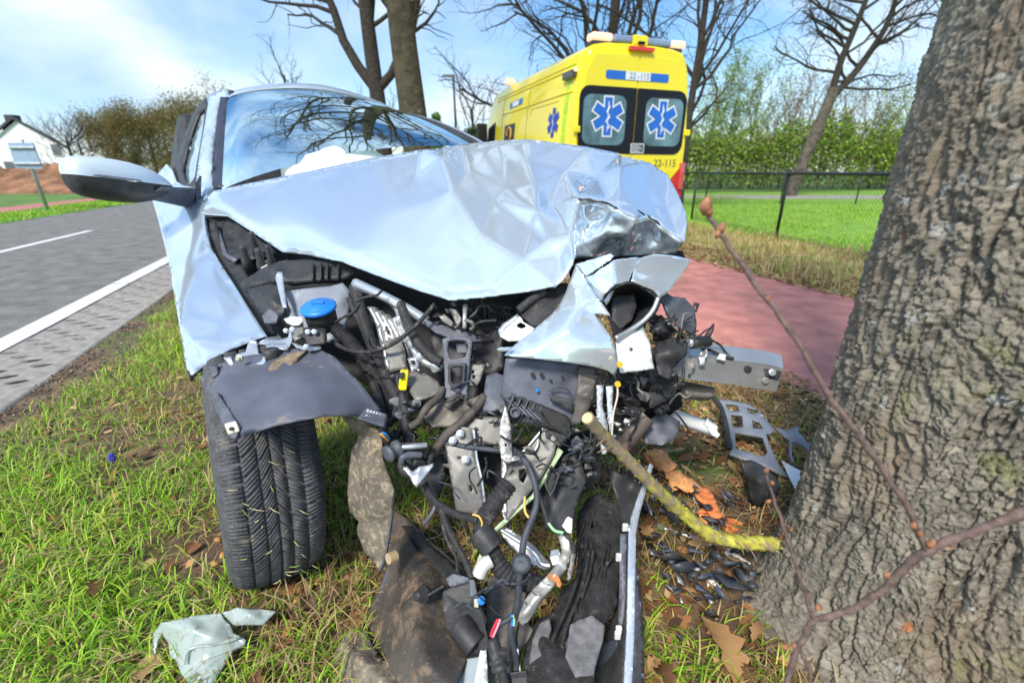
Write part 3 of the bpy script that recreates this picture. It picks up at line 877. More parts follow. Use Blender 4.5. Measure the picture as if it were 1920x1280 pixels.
# ---- hedge and saplings on the right
hg = np.random.default_rng(41)
def hedge(name, label, x0, x1, y0, y1, h, n, seed, cols, size):
    g = np.random.default_rng(seed)
    x = g.uniform(x0, x1, n); y = y0 + (y1 - y0) * g.uniform(0, 1, n) ** 1.4
    top = h * (.45 + 1.1 * fbm(np.stack([x * .9, y * .5, x * 0], 1), 4, seed))
    z = top * g.uniform(0, 1, n) ** .6
    root = empty(name, ((x0 + x1) / 2, (y0 + y1) / 2, 0), label, 'hedge')
    lf = leaf_cloud('foliage', np.stack([x, y, z], 1), 1, .05, size, cols, seed); lf.parent = root; lf.matrix_parent_inverse = TOTAL(root).inverted()
    tb = Tubes(); rn = random.Random(seed)
    for k in range(90):
        a = (rn.uniform(x0, x1), rn.uniform(y0, y1), 0)
        tb.add([a, (a[0] + rn.uniform(-.2, .2), a[1], h * .4), (a[0] + rn.uniform(-.5, .5), a[1], h * .85)], [.04, .03, .01], 4)
    put('stem', tb.mesh('stem'), BARK_T, root)['kind'] = 'stuff'
    return root
HG = [(.20, .36, .04), (.30, .48, .05), (.12, .24, .03), (.40, .50, .09), (.26, .25, .10), (.16, .14, .07)]
hedge('hedge', 'bright fresh green hedge along the far side of the fenced lawn', 7.5, 46, 30, 33, 3.5, 75000, 42, HG, .10)
CF3 = dict(CFG, n=[10, 7, 4, 3], up=[.05, .10, .08, .05, 0], spread=[.5, .5, .5, .6], wig=[.05, .1, .14, .2, .2], sides=[6, 4, 3, 3, 3])
TWIG = bark_mat('bark_sapling', (.17, .13, .09), (.26, .21, .15))
descr = ['leafing green sapling close beside the ambulance, behind the hedge', 'slim sapling with fresh leaves, second from the ambulance behind the hedge', 'brownish bare sapling left of the leaning tree, behind the hedge', 'bare twiggy sapling right behind the leaning trunk', 'bare twiggy sapling just right of the leaning trunk', 'twiggy sapling between leaning tree and oak trunk, behind the hedge', 'yellow-green leafing sapling just left of the big oak trunk', 'low bare sapling at the edge of the big oak trunk, behind the hedge',
         'green back row sapling above the fence corner, third from the ambulance', 'tall brown back row sapling left of the leaning trunk', 'thin back row sapling under the fork of the leaning tree', 'pale back row sapling halfway between leaning tree and oak trunk']
for k, (px, hh, lv) in enumerate(((1318, 6.2, 3), (1392, 6.4, 3), (1432, 5.0, 1), (1490, 5.6, 1), (1560, 5.2, 1), (1606, 5.0, 1), (1668, 5.0, 2), (1722, 4.6, 1), (1352, 6.6, 3), (1462, 5.8, 1), (1530, 5.6, 1), (1638, 5.2, 2))):
    b = P(px, 330, 35 + (k % 3) * 1.3); b.z = 0
    tree('sapling', descr[k], b, [b, b + Vector((.1, 0, hh * .3)), b + Vector((.2, 0, hh * .6)), b + Vector((.35, 0, hh))], .07, ring_limbs(50 + k, 24, .10, .95, 2.6, .03, 1.5), CF3, 60 + k, TWIG, leaves=(lv * 2, .16, .075, [(.22, .38, .06), (.34, .46, .10), (.26, .34, .10)] if lv > 1 else [(.30, .27, .12), (.34, .24, .14)]))

# ---- woodland edge on the left
OLIVE = bark_mat('bark_olive', (.15, .115, .06), (.23, .18, .09), (.2, .2, .05))
CF4 = dict(CFG, n=[10, 7, 5, 3], up=[.04, .08, .06, .03, 0], spread=[.6, .6, .6, .7], sides=[6, 4, 3, 3, 3])
dl = ['rounded brownish bare tree at the end of the wood, nearest the car pillar', 'tall olive bare tree, second from the car pillar in the wood', 'olive bare tree in the middle of the wood behind the mirror', 'reddish brown bushy tree standing out in the wood left of the mirror', 'thin bare tree at the left end of the wood beside the white house', 'dark bare tree directly right of the white house gable', 'pale twiggy tree peeping over the roof of the white house',
      'broad olive tree of the back row, third from the car pillar', 'olive back row tree right above the mirror cap', 'brown back row tree between the reddish tree and the mirror', 'thin dark back row tree above the house annexe']
for k, (px, ty, Y, hh, c) in enumerate(((372, 160, 40, 0, 0), (322, 192, 44, 0, 0), (262, 200, 44, 0, 0), (190, 205, 42, 0, 1), (148, 205, 46, 0, 2), (112, 225, 38, 0, 2), (30, 215, 60, 0, 2), (292, 200, 52, 0, 0), (228, 204, 52, 0, 0), (205, 212, 54, 0, 1), (132, 222, 54, 0, 2))):
    t = P(px, ty, Y); b = Vector((t.x, t.y, 0)); h = t.z
    tree('woodland_tree', dl[k], b, [b, b + Vector((.1, 0, h * .3)), b + Vector((0, 0, h * .6)), b + Vector((.1, 0, h * .66))], .12, ring_limbs(80 + k, 24, .06, .95, 2.4, .045, .6), CF4, 90 + k, [OLIVE, bark_mat('bark_red', (.2, .11, .05), (.28, .17, .07)), BARK_T][c], leaves=(11, .32, .075, [(.24, .20, .07), (.30, .22, .08), (.17, .17, .05)]) if c < 2 else None)
for k, (px, ty, Y, lab) in enumerate(((530, 128, 26, 'fine twiggy bush top showing above the car roof'), (885, 195, 24, 'brown bare shrub tree left of the ambulance front'), (720, 205, 34, 'thin bare tree top between the two trunks behind the car'))):
    t = P(px, ty, Y); b = Vector((t.x, t.y, 0)); h = t.z
    tree('bare_bush', lab, b, [b, b + Vector((0, 0, h * .3)), b + Vector((0, 0, h * .6)), b + Vector((0, 0, h * .95))], .09, ring_limbs(110 + k, 13, .2, .95, 2.2, .045, 1.0), CF4, 120 + k, BARK_T)
for k, (px, ty, Y, w, lab) in enumerate(((818, 215, 30, .8, 'small bright green conifer between the trunk and the lamp post'), (888, 243, 21, 1.1, 'dark green shrub beside the ambulance cab'))):
    t = P(px, ty, Y); b = Vector((t.x, t.y, 0)); g = np.random.default_rng(130 + k)
    root = empty('green_shrub', b, lab, 'shrub')
    zz = g.uniform(.1, 1, 2600); rad = w * np.sqrt(g.uniform(0, 1, 2600)) * (1 - zz * .7); a = g.uniform(0, 6.28, 2600)
    lf = leaf_cloud('foliage', np.stack([b.x + rad * np.cos(a), b.y + rad * np.sin(a), zz * t.z], 1), 1, .05, .11, [(.10, .22, .03), (.16, .28, .04)] if k == 0 else [(.05, .10, .03), (.08, .14, .03)], 130 + k)
    lf.parent = root; lf.matrix_parent_inverse = TOTAL(root).inverted()
    MB().tube([b, b + Vector((0, 0, t.z * .9))], [.06, .02], 6).build('stem', BARK_T, root)

# ================================================================ mesh fences
FM = M('fence_green_black', (.018, .026, .026), .5, var=.1)
def fence(label, pts, h, spacing, cell, wr):
    root = empty('mesh_fence', pts[0], label, 'fence')
    for a, b in zip(pts, pts[1:]):
        a, b = Vector(a), Vector(b); L_ = (b - a).length; d = (b - a) / L_
        k = max(1, round(L_ / spacing))
        for i in range(k + 1):
            q = a + d * L_ * i / k
            MB().tube([q - Vector((0, 0, .05)), q + Vector((0, 0, h))], .024, 10).build('post', FM, root, True)
        MB().tube([a + Vector((0, 0, h)), b + Vector((0, 0, h))], .021, 8).build('top_rail', FM, root, True)
        w = Tubes(); m = int(L_ / cell)
        for i in range(-int(h / cell), m):
            for sg in (0, 1):
                u0, u1 = i * cell, i * cell + h
                z0, z1 = 0, h
                if u0 < 0: z0 = -u0; u0 = 0
                if u1 > L_: z1 -= u1 - L_; u1 = L_
                if z1 <= z0: continue
                p0, p1 = a + d * u0, a + d * u1
                if sg: zz0, zz1 = h - z0, h - z1
                else: zz0, zz1 = z0, z1
                w.add([(p0.x, p0.y, zz0 + .02), (p1.x, p1.y, zz1 + .02)], [wr, wr], 3)
        o = put('wire_mesh', w.mesh('wire_mesh'), FM, root, False); o['kind'] = 'stuff'
    return root
fa = Vector((4.05, 15.6, 0)); fb = Vector((4.2, 10.95, 0)); fc = Vector((4.34, 7.58, 0)); fd = Vector((4.6, 1.5, 0))
fence('dark wire mesh fence along the red path, nearest one', [fb, fc, fd], 1.02, 3.1, .055, .0016)
fence('farther dark wire mesh fence closing off the lawn', [Vector((4.05, 16.3, 0)), Vector((30, 16.3, 0))], 1.02, 2.6, .08, .002)

# ================================================================ house, mound, sign, lamp
HY = 40.0
hx = P(30, 225, HY).x; hz = P(30, 225, HY).z
hw = P(126, 276, HY).x - hx; he = P(126, 276, HY).z
house = empty('house', (hx, HY + 4, 0), 'white gabled house with dark roof at the left edge of the picture', 'house')
wallm = M('white_render', (.78, .79, .80), .8, var=.05)
MB().prism([(hx - hw, HY, 0), (hx + hw, HY, 0), (hx + hw, HY, he), (hx, HY, hz), (hx - hw, HY, he)], (hx / HY * 10.5, 9, 0)).build('wall', wallm, house)
rf = M('dark_roof', (.045, .047, .055), .6)
for s_ in (-1, 1):
    MB().prism([(hx, HY - .25, hz + .04), (hx, HY - .25, hz + .26), (hx + s_ * (hw + .35), HY - .25, he + .02), (hx + s_ * (hw + .35), HY - .25, he - .2)], (hx / HY * 11, 9.5, 0)).build('roof', rf, house)
MB().box((hx - 2.2, HY + 2, hz + .1), (.7, .7, .9)).build('chimney', rf, house)
for (a, b, z0, z1) in ((2.1, 3.0, 2.25, 3.2), (-2.2, -.4, .2, 1.9), (.2, 1.4, 1.3, 1.75), (2.0, 2.7, .2, 1.7), (3.2, 3.8, .2, 1.7)):
    w = MB().box((hx + (a + b) / 2, HY - .03, (z0 + z1) / 2), (b - a, .10, z1 - z0)).build('window', M('window_frame_white', (.7, .7, .72), .5), house)
    MB().box((hx + (a + b) / 2, HY - .09, (z0 + z1) / 2), (b - a - .16, .03, z1 - z0 - .16)).build('pane', M('house_glass', (.10, .12, .15), .1), w)
MB().prism([(hx + hw, HY + 1, 0), (hx + hw + 2.2, HY + 1, 0), (hx + hw + 2.2, HY + 1, 2.0), (hx + hw + 1.1, HY + 1, 2.6), (hx + hw, HY + 1, 2.0)], (hx / HY * 4, 4, 0)).build('annexe', wallm, house)
# bare earth mound
g = np.linspace(0, 1, 60); V = []; Q = []
mc = P(20, 340, 26)
for j in range(26):
    for i in range(60):
        u = i / 59 * 2 - 1; v = j / 25 * 2 - 1
        hh_ = max(0, 1 - u * u) ** .7 * max(0, 1 - v * v) * (1.55 + 1.2 * mnoise.noise(Vector((u * 5, v * 3, 2))) + .4 * mnoise.noise(Vector((u * 15, v * 9, 4))))
        V.append((mc.x - 1 + u * 8, 27 + v * 3, hh_ * .72))
for j in range(25):
    for i in range(59):
        a = j * 60 + i; Q.append((a, a + 1, a + 61, a + 60))
tag(put('earth_mound', np_mesh('earth_mound', V, Q), M('bare_earth', (.26, .13, .07), .95, var=.45, vscale=1.6, bump=1, bscale=6, dirt=((.10, .14, .04), .6, 1.3), bdist=.1)), kind='structure')
# road sign seen from behind
sb = G(90, 394); sgn = empty('road_sign', sb, 'grey-blue back of a square road sign on a tilted post', 'sign')
sy = sb.y
steel = M('galvanised', (.42, .46, .50), .45, .6, var=.1)
MB().tube([sb - Vector((0, 0, .1)), P(50, 290, sy), P(40, 262, sy)], .045, 10).build('post', steel, sgn, True)
MB().prism([P(14, 268, sy - .07), P(61, 268, sy - .07), P(80, 317, sy - .07), P(30, 315, sy - .07)], (0, .03, 0)).build('panel', M('sign_back', (.30, .42, .55), .5, .2, var=.06), sgn)
for yy, x0, x1 in ((277, 18, 65), (307, 27, 77)):
    MB().tube([P(x0, yy, sy - .1), P(x1, yy, sy - .1)], .035, 6).build('rail', steel, sgn)
lb = P(857, 300, 23); lb.z = 0
lamp = empty('street_lamp', lb, 'slim dark street lamp between the car and the ambulance', 'street lamp')
lt = P(850, 143, 23)
MB().tube([lb, Vector((lb.x, lb.y, lt.z * .6)), lt], [.07, .055, .045], 10).build('pole', FM, lamp, True)
MB().hexa([lt + Vector(v) for v in ((-.5, -.1, -.02), (.06, -.1, -.06), (.06, .1, -.06), (-.5, .1, -.02), (-.48, -.06, .05), (.06, -.06, .06), (.06, .06, .06), (-.48, .06, .05))]).build('lamp_head', FM, lamp)
# ================================================================ ambulance
YEL = M('ambulance_yellow', (.95, .80, .004), .25, var=.03, vscale=2, coat=.6)
AB = RP(4.25, 9.2); amb = empty('ambulance', AB, 'yellow ambulance van seen from behind, parked beyond the crashed car', 'ambulance')
N0, N1, S0 = 3.25, 5.25, 6.45
NC = (N0 + N1) / 2
def A(a, s, z): return RP(NC + a, S0 + s, z)
prof = [(1.0, .42), (1.0, .9), (1.0, 1.45), (.985, 1.7), (.955, 2.0), (.915, 2.3), (.87, 2.5), (.82, 2.62), (.74, 2.70), (.55, 2.735), (.25, 2.75)]
full = prof + [(-a, z) for a, z in reversed(prof)]
def section(s, inset, zs=1.0, zcut=None):
    o = []
    for a, z in full:
        zz = z if zcut is None else min(z, zcut)
        o.append(A(a * (1 - inset), s, .42 + (zz - .42) * zs - (inset * .9 if z > 1 else 0)))
    return o
secs = [section(.0, .035), section(.02, .012), section(.06, .0), section(1.2, 0), section(2.1, 0), section(3.2, 0), section(3.9, 0), section(4.3, .015, .985), section(4.7, .05, .88), section(5.1, .07, .70), section(5.4, .08, .53), section(5.9, .12, .40), section(6.1, .2, .33)]
m = len(full); vs = [v for s in secs for v in s]; fs = []
for i in range(len(secs) - 1):
    for k in range(m):
        k2 = (k + 1) % m; fs.append((i * m + k, i * m + k2, (i + 1) * m + k2, (i + 1) * m + k))
fs.append(tuple(range(m))); fs.append(tuple((len(secs) - 1) * m + k for k in range(m)))
body = MB().add(vs, fs).build('body', YEL, amb, True, auto=38)
def rquad(a0, a1, z0, z1, r, s, k=6, rl=None, rr=None):   # rounded rectangle on the rear face
    o = []
    rl = r if rl is None else rl; rr = r if rr is None else rr
    for a_, z_, sa, sz, r, t in ((a1, z1, -1, -1, rr, 0), (a0, z1, 1, -1, rl, 90), (a0, z0, 1, 1, rl, 180), (a1, z0, -1, 1, rr, 270)):
        cx, cz = a_ + sa * r, z_ + sz * r
        for i in range(k + 1):
            an = R(t + 90 * i / k); o.append(A(cx + r * math.cos(an), s, cz + r * math.sin(an)))
    return o
def plate(poly, d, name, mat, parent):  # d: thickness towards the back of the van
    return MB().prism(poly, -RD * d).build(name, mat, parent)
BLK = M('black_glass_surround', (.008, .008, .012), .25, var=.1, spec=.3)
GLS = M('ambulance_glass', (.10, .20, .23), .06, var=.5, vscale=3)
BLU = M('emblem_blue', (.02, .16, .62), .4, var=.03)
WHT = M('reflective_white', (.80, .84, .86), .4, var=.03)
# rear doors: two panels with a seam between
for sg in (-1, 1):
    d = plate([A(sg * .012, -.001, .62), A(sg * .86, -.001, .62), A(sg * .93, -.001, 1.3), A(sg * .915, -.001, 1.75), A(sg * .85, -.001, 2.35), A(sg * .72, -.001, 2.58), A(sg * .012, -.001, 2.62)][::1 if sg < 0 else -1], .012, 'rear_door', YEL, amb)
    b = d.modifiers.new('bevel', 'BEVEL'); b.width = .012; b.segments = 2
    w = plate(rquad(-.94 if sg < 0 else .006, -.006 if sg < 0 else .90, 1.30, 2.19, .13, -.014, rl=.16 if sg < 0 else .01, rr=.01 if sg < 0 else .16), .006, 'window_surround', BLK, d)
    pane = plate(rquad(-.875 if sg < 0 else .17, -.17 if sg < 0 else .84, 1.42, 2.08, .12, -.021), .004, 'pane', GLS, d)
    # star of life
    c = (-.47, 1.80) if sg < 0 else (.47, 1.79)
    def star(sc, s, mat, nm, th):
        mb = MB()
        pts = []
        for q in range(6):
            an = math.pi / 2 + q * math.pi / 3
            ax, az = math.cos(an), math.sin(an); bx, bz = -az, ax
            hw_ = .062 * sc if sc == 1 else .062 + .022
            Lr = .25 if sc == 1 else .25 + .022
            r0 = hw_ / math.tan(R(30))
            pts += [(ax * Lr + bx * -hw_, az * Lr + bz * -hw_), (ax * Lr + bx * hw_, az * Lr + bz * hw_), (ax * r0 + bx * hw_, az * r0 + bz * hw_)]
        return plate([A(c[0] + x, s, c[1] + z) for x, z in pts], th, nm, mat, d)
    star(2, -.0255, WHT, 'emblem_border', .002); star(1, -.028, BLU, 'emblem', .002)
    rod = [A(c[0], -.031, c[1] - .2 + i * .02) for i in range(21)]
    MB().tube(rod, .006, 4).build('emblem_rod', WHT, d)
    MB().tube([A(c[0] + .035 * math.sin(i * .42) * (1 - i / 60), -.032, c[1] - .16 + i * .0085) for i in range(40)], .010, 5).build('emblem_snake', WHT, d)
    for z in (1.62, .95):
        MB().box(A(sg * .965, -.02, z), (.10, .05, .09), (RN_, RD, Vector((0, 0, 1)))).build('hinge', YEL, amb, bevel=.012)
# header band with the number, lower number
def text(body_, size, origin, right, up, mat, parent, name, ext=.001):
    cu = bpy.data.curves.new(name, 'FONT'); cu.body = body_; cu.size = size; cu.align_x = 'CENTER'; cu.align_y = 'CENTER'; cu.extrude = ext
    o = bpy.data.objects.new(name, cu); COL.objects.link(o)
    dg = bpy.context.evaluated_depsgraph_get(); dg.update()
    me = bpy.data.meshes.new_from_object(o.evaluated_get(dg)); bpy.data.objects.remove(o); bpy.data.curves.remove(cu)
    nrm = right.cross(up)
    me.transform(Matrix(((right.x, up.x, nrm.x, origin.x), (right.y, up.y, nrm.y, origin.y), (right.z, up.z, nrm.z, origin.z), (0, 0, 0, 1))))
    me.materials.clear()
    return put(name, me, mat, parent, False)
UPZ = Vector((0, 0, 1))
band = plate(rquad(-.54, .52, 2.285, 2.395, .03, -.015), .004, 'header_band', BLU, amb)
plate(rquad(-.22, .20, 2.287, 2.393, .004, -.020), .002, 'number_panel', WHT, band)
INK = M('number_ink', (.06, .22, .42), .5)
text('22', .11, A(-.105, -.0235, 2.338), RN_, UPZ, INK, band, 'number')
text('-', .11, A(.0, -.0235, 2.338), RN_, UPZ, INK, band, 'number')
text('115', .11, A(.10, -.0235, 2.338), RN_, UPZ, INK, band, 'number')
text('22-115', .15, A(.62, -.016, 1.17), RN_, UPZ, M('dark_ink', (.05, .05, .05), .5), amb, 'number')
st = plate(rquad(-.04, .20, 1.315, 1.45, .006, -.022), .002, 'window_sticker', WHT, amb)
plate(rquad(-.028, .188, 1.327, 1.438, .004, -.0245), .001, 'sticker_field', M('sticker_dark', (.10, .12, .16), .5), st)
for i in range(5):
    plate([A(-.018, -.026, 1.423 - i * .021), A(.10 + .06 * ((i * 7) % 3) / 2, -.026, 1.423 - i * .021), A(.10 + .06 * ((i * 7) % 3) / 2, -.026, 1.416 - i * .021), A(-.018, -.026, 1.416 - i * .021)], .0006, 'print_line', WHT, st)
plate(rquad(-.20, .20, 2.655, 2.70, .01, .05), .11, 'brake_light', M('brake_red', (.75, .03, .02), .2, var=.05, coat=.6), amb)
# light bar: housing, camera pod, clear outer lenses, blue inner lenses
LBX = (RN_, RD, UPZ)
MB().box(A(0, .14, 2.725), (1.50, .20, .05), LBX).build('light_bar', M('bar_base', (.05, .05, .06), .4), amb, bevel=.01)
BLUL = M('blue_lens', (.24, .32, .50), .12, var=.1, coat=.8)
AMBL = bpy.data.materials.new('lit_lens'); AMBL.use_nodes = True
_b = AMBL.node_tree.nodes['Principled BSDF']; _b.inputs['Base Color'].default_value = (.9, .55, .4, 1); _b.inputs['Emission Color'].default_value = (1, .62, .42, 1); _b.inputs['Emission Strength'].default_value = .6; _b.inputs['Roughness'].default_value = .2
for a0, a1, mt, nm in ((-.76, -.44, AMBL, 'outer_lens'), (.56, .80, AMBL, 'outer_lens'), (-.42, -.12, BLUL, 'inner_lens'), (.13, .54, BLUL, 'inner_lens')):
    MB().box(A((a0 + a1) / 2, .12, 2.80), (a1 - a0, .20, .10), LBX).build(nm, mt, amb, bevel=.03)
MB().box(A(.0, .08, 2.79), (.24, .16, .13), LBX).build('camera_pod', YEL, amb, bevel=.015)
MB().box(A(.0, -.01, 2.755), (.10, .06, .035), LBX).build('camera_lens', BLK, amb, bevel=.008)
# rear corner: red and white chevrons, lamp cluster, bumper
RED = M('chevron_red', (.62, .025, .02), .35, coat=.4)
for sg in (-1, 1):
    q = [A(sg * x, -.016, z) for x, z in ((.995, 1.20), (.995, .66), (.50, .66))]
    plate(q[::sg], .003, 'chevron', RED, amb)
    MB().box(A(sg * .955, -.03, .98), (.08, .05, .40), LBX).build('tail_lamp', M('tail_lens', (.62, .10, .10), .12, coat=1), amb, bevel=.012)
MB().box(A(0, -.06, .50), (1.9, .16, .2), LBX).build('rear_bumper', M('bumper_grey', (.05, .05, .055), .6), amb, bevel=.03)
# side facing the car: stripes, emblem, windows, mouldings, lamp, mirror
def side(s, z, off=.004):               # point on the near flank
    zs = [p[1] for p in prof]; a = np.interp(z, zs, [p[0] for p in prof])
    return A(-a - off, s, z)
def splate(pts, mat, name, parent=amb, th=.004, off=.003):
    return MB().prism([side(s, z, off) for s, z in pts], -RN_ * th).build(name, mat, parent)
LIME = M('lime_reflective', (.48, .86, .02), .4)
for k in range(14):
    z0 = .75 + k * .125
    splate([(.30, z0), (.42, z0), (.42, z0 + .11), (.30, z0 + .11)], LIME, 'reflective_strip')
for z in (2.44, 2.50): MB().tube([side(.25 + i * .4, z, .004) for i in range(10)], .012, 6).build('moulding', YEL, amb, True)
MB().tube([side(.2 + i * .4, 2.14 + .0 * i, .004) for i in range(9)], .014, 6).build('moulding', YEL, amb, True)
for s in (1.95, 3.35): MB().tube([side(s, .6 + i * .17, .001) for i in range(12)], .006, 4).build('door_seam', M('seam_dark', (.25, .2, .01), .6), amb)
frame = [(.55, .8), (.55, 2.0), (.62, 2.07), (1.75, 2.07), (1.82, 2.0), (1.82, .8)]
MB().tube([side(s, z, .003) for s, z in frame], .010, 6).build('panel_frame', YEL, amb, True)
c = (.76, 1.77)
def sidestar(ex, off, mat, nm):
    pts = []
    for q in range(6):
        an = math.pi / 2 + q * math.pi / 3; ax, az = math.cos(an), math.sin(an); bx, bz = -az, ax
        hw_ = .055 + ex; Lr = .21 + ex; r0 = hw_ / math.tan(R(30))
        pts += [(ax * Lr - bx * hw_, az * Lr - bz * hw_), (ax * Lr + bx * hw_, az * Lr + bz * hw_), (ax * r0 + bx * hw_, az * r0 + bz * hw_)]
    splate([(c[0] - x, c[1] + z) for x, z in pts], mat, nm, off=off)
sidestar(.0, .006, M('emblem_deep_blue', (.015, .06, .42), .4), 'emblem')
MB().tube([side(c[0] + .02 * math.sin(i * .6), c[1] - .14 + i * .014, .014) for i in range(20)], .006, 4).build('emblem_snake', WHT, amb)
splate([(2.28, 2.22), (2.95, 2.20), (2.95, 2.30), (2.28, 2.32)], BLU, 'side_band'); splate([(2.45, 2.225), (2.78, 2.215), (2.78, 2.29), (2.45, 2.30)], WHT, 'side_panel', off=.009)
splate([(2.55, 1.55), (3.15, 1.55), (3.15, 1.92), (2.55, 1.92)], BLK, 'side_window')
MB().tube([side(2.85 + .13 * math.cos(i * .5), 1.73 + .14 * math.sin(i * .5), .012) for i in range(10)], .018, 5).build('crest_ring', M('crest_gold', (.75, .45, .10), .4), amb)
splate([(3.75, 1.45), (4.35, 1.45), (4.30, 1.95), (3.80, 2.05)], BLK, 'cab_window')
MB().box(side(.33, 2.36, .04), (.07, .36, .10), LBX).build('side_lamp', M('lamp_dark', (.06, .05, .04), .3, coat=.5), amb, bevel=.015)
MB().box(side(.18, 2.40, .04), (.06, .08, .05), LBX).build('side_marker', AMBL, amb, bevel=.01)
MB().box(A(-.80, 3.3, 2.74), (.20, .12, .12), LBX).build('roof_beacon', AMBL, amb, bevel=.03)
MB().box(side(4.35, 1.85, .14), (.24, .12, .42), LBX).build('wing_mirror', M('mirror_black', (.02, .02, .022), .5), amb, bevel=.03)
TYR = M('van_tyre', (.02, .02, .02), .85, bump=.3)
for s in (1.0, 4.9):
    for sg in (-1, 1):
        t = MB().lathe(A(sg * .80, s, .34), RN_ * sg, [(.2, .0), (.32, .0), (.34, .03), (.34, .17), (.31, .2), (.2, .2)], 28).build('wheel', TYR, amb, True)
        MB().lathe(A(sg * .80, s, .34), RN_ * sg, [(.0, .16), (.06, .19), (.19, .17), (.2, .19)], 20).build('rim', steel, t, True)
# ================================================================ crashed car
def gz(px, py, z):                      # sight-line point at height z, as (px, py, Y)
    return (px, py, G(px, py, z).y)
PAINT = M('ice_blue_paint', (.73, .84, .95), .12, .60, var=.02, vscale=3, coat=1.0, bump=.06, bscale=11, bdist=.006)
PAINT_DUSTY = M('ice_blue_paint_dusty', (.71, .83, .95), .16, .58, var=.03, vscale=5, coat=.9, dirt=((.45, .42, .38), .74, 60))
PLB = M('black_plastic', (.038, .039, .043), .5, var=.3, vscale=25, bump=.25, bscale=160, dirt=((.17, .15, .13), .62, 24), spec=.4, speck=((.20, .18, .16), .62, 260))
PLG = M('grey_plastic', (.10, .11, .14), .48, var=.25, vscale=22, bump=.25, bscale=160, dirt=((.25, .21, .17), .60, 26), speck=((.30, .27, .24), .62, 240))
LINER = M('liner_plastic', (.105, .115, .15), .5, var=.2, vscale=9, bump=.3, bscale=200, dirt=((.30, .24, .17), .62, 13), speck=((.33, .29, .24), .62, 190))
MUD = M('muddy_liner', (.17, .145, .115), .85, var=.3, vscale=14, bump=.7, bscale=90, dirt=((.40, .32, .22), .50, 60), bdist=.006, speck=((.05, .045, .04), .56, 110))
TRAY = M('dirty_tray', (.085, .075, .068), .42, var=.35, vscale=9, bump=.35, bscale=110, dirt=((.22, .15, .095), .50, 16), speck=((.32, .23, .15), .57, 150))
ALU = M('aluminium', (.52, .52, .52), .36, .75, var=.1, vscale=14, bump=.2, bscale=90, dirt=((.30, .27, .24), .66, 14), speck=((.30, .28, .26), .66, 200))
ALUD = M('dirty_aluminium', (.20, .195, .18), .5, .3, var=.15, vscale=12, bump=.25, bscale=90, dirt=((.17, .15, .125), .58, 14), speck=((.14, .12, .10), .60, 190))
ZINC = M('bright_sheet_steel', (.64, .67, .70), .32, .7, var=.1, vscale=12, dirt=((.35, .33, .30), .7, 14))
WPRIM = M('white_primer', (.74, .77, .78), .45, var=.05, vscale=9, dirt=((.45, .18, .09), .74, 30))
RUB = M('hose_rubber', (.035, .035, .038), .62, var=.3, vscale=60, bump=.3, bscale=160, spec=.35, dirt=((.17, .15, .135), .58, 40), speck=((.22, .20, .18), .62, 260))
TAPE = M('harness_tape', (.05, .058, .075), .55, var=.3, vscale=40, bump=.4, bscale=160)
FOAM = M('black_foam', (.036, .036, .037), .7, var=.5, vscale=50, bump=1, bscale=260, dirt=((.15, .145, .14), .58, 60), bdist=.006, speck=((.30, .29, .28), .66, 240))
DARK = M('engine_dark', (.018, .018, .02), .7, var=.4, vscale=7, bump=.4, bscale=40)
CARLOC = Vector((-1.4, 2.3, 0))
car = empty('crashed_car', CARLOC, 'pale ice-blue car with crumpled bonnet and torn open front end', 'car')
FD = Vector((.62, -.785, 0)); LD = Vector((.785, .62, 0))      # car forward, car left (picture right)

# ---- bonnet
hood_out = [(377, 402, 1.98), (428, 406, 1.82), (480, 440, 1.68), (530, 473, 1.56), (572, 477, 1.46), (640, 491, 1.32), (700, 514, 1.22), (770, 540, 1.11), (842, 563, 1.02), (900, 558, 1.0), (1000, 545, .97), (1044, 535, .955), (1060, 519, .96), (1070, 500, .97), (1078, 484, .975),
            (1110, 483, 1.15), (1160, 480, 1.20), (1172, 479, 1.15), (1235, 478, 1.20), (1266, 475, 1.17), (1284, 452, 1.14), (1288, 420, 1.2), (1285, 395, 1.27), (1272, 365, 1.35), (1252, 328, 1.5), (1218, 305, 1.6), (1160, 287, 1.66), (1100, 275, 1.7), (1060, 270, 1.7), (988, 261, 1.76), (930, 264, 1.83), (860, 272, 1.86), (828, 277, 1.80), (790, 281, 1.92), (720, 292, 1.98), (650, 306, 2.02), (560, 325, 2.06), (470, 343, 2.08), (400, 358, 2.10), (383, 378, 2.06)]
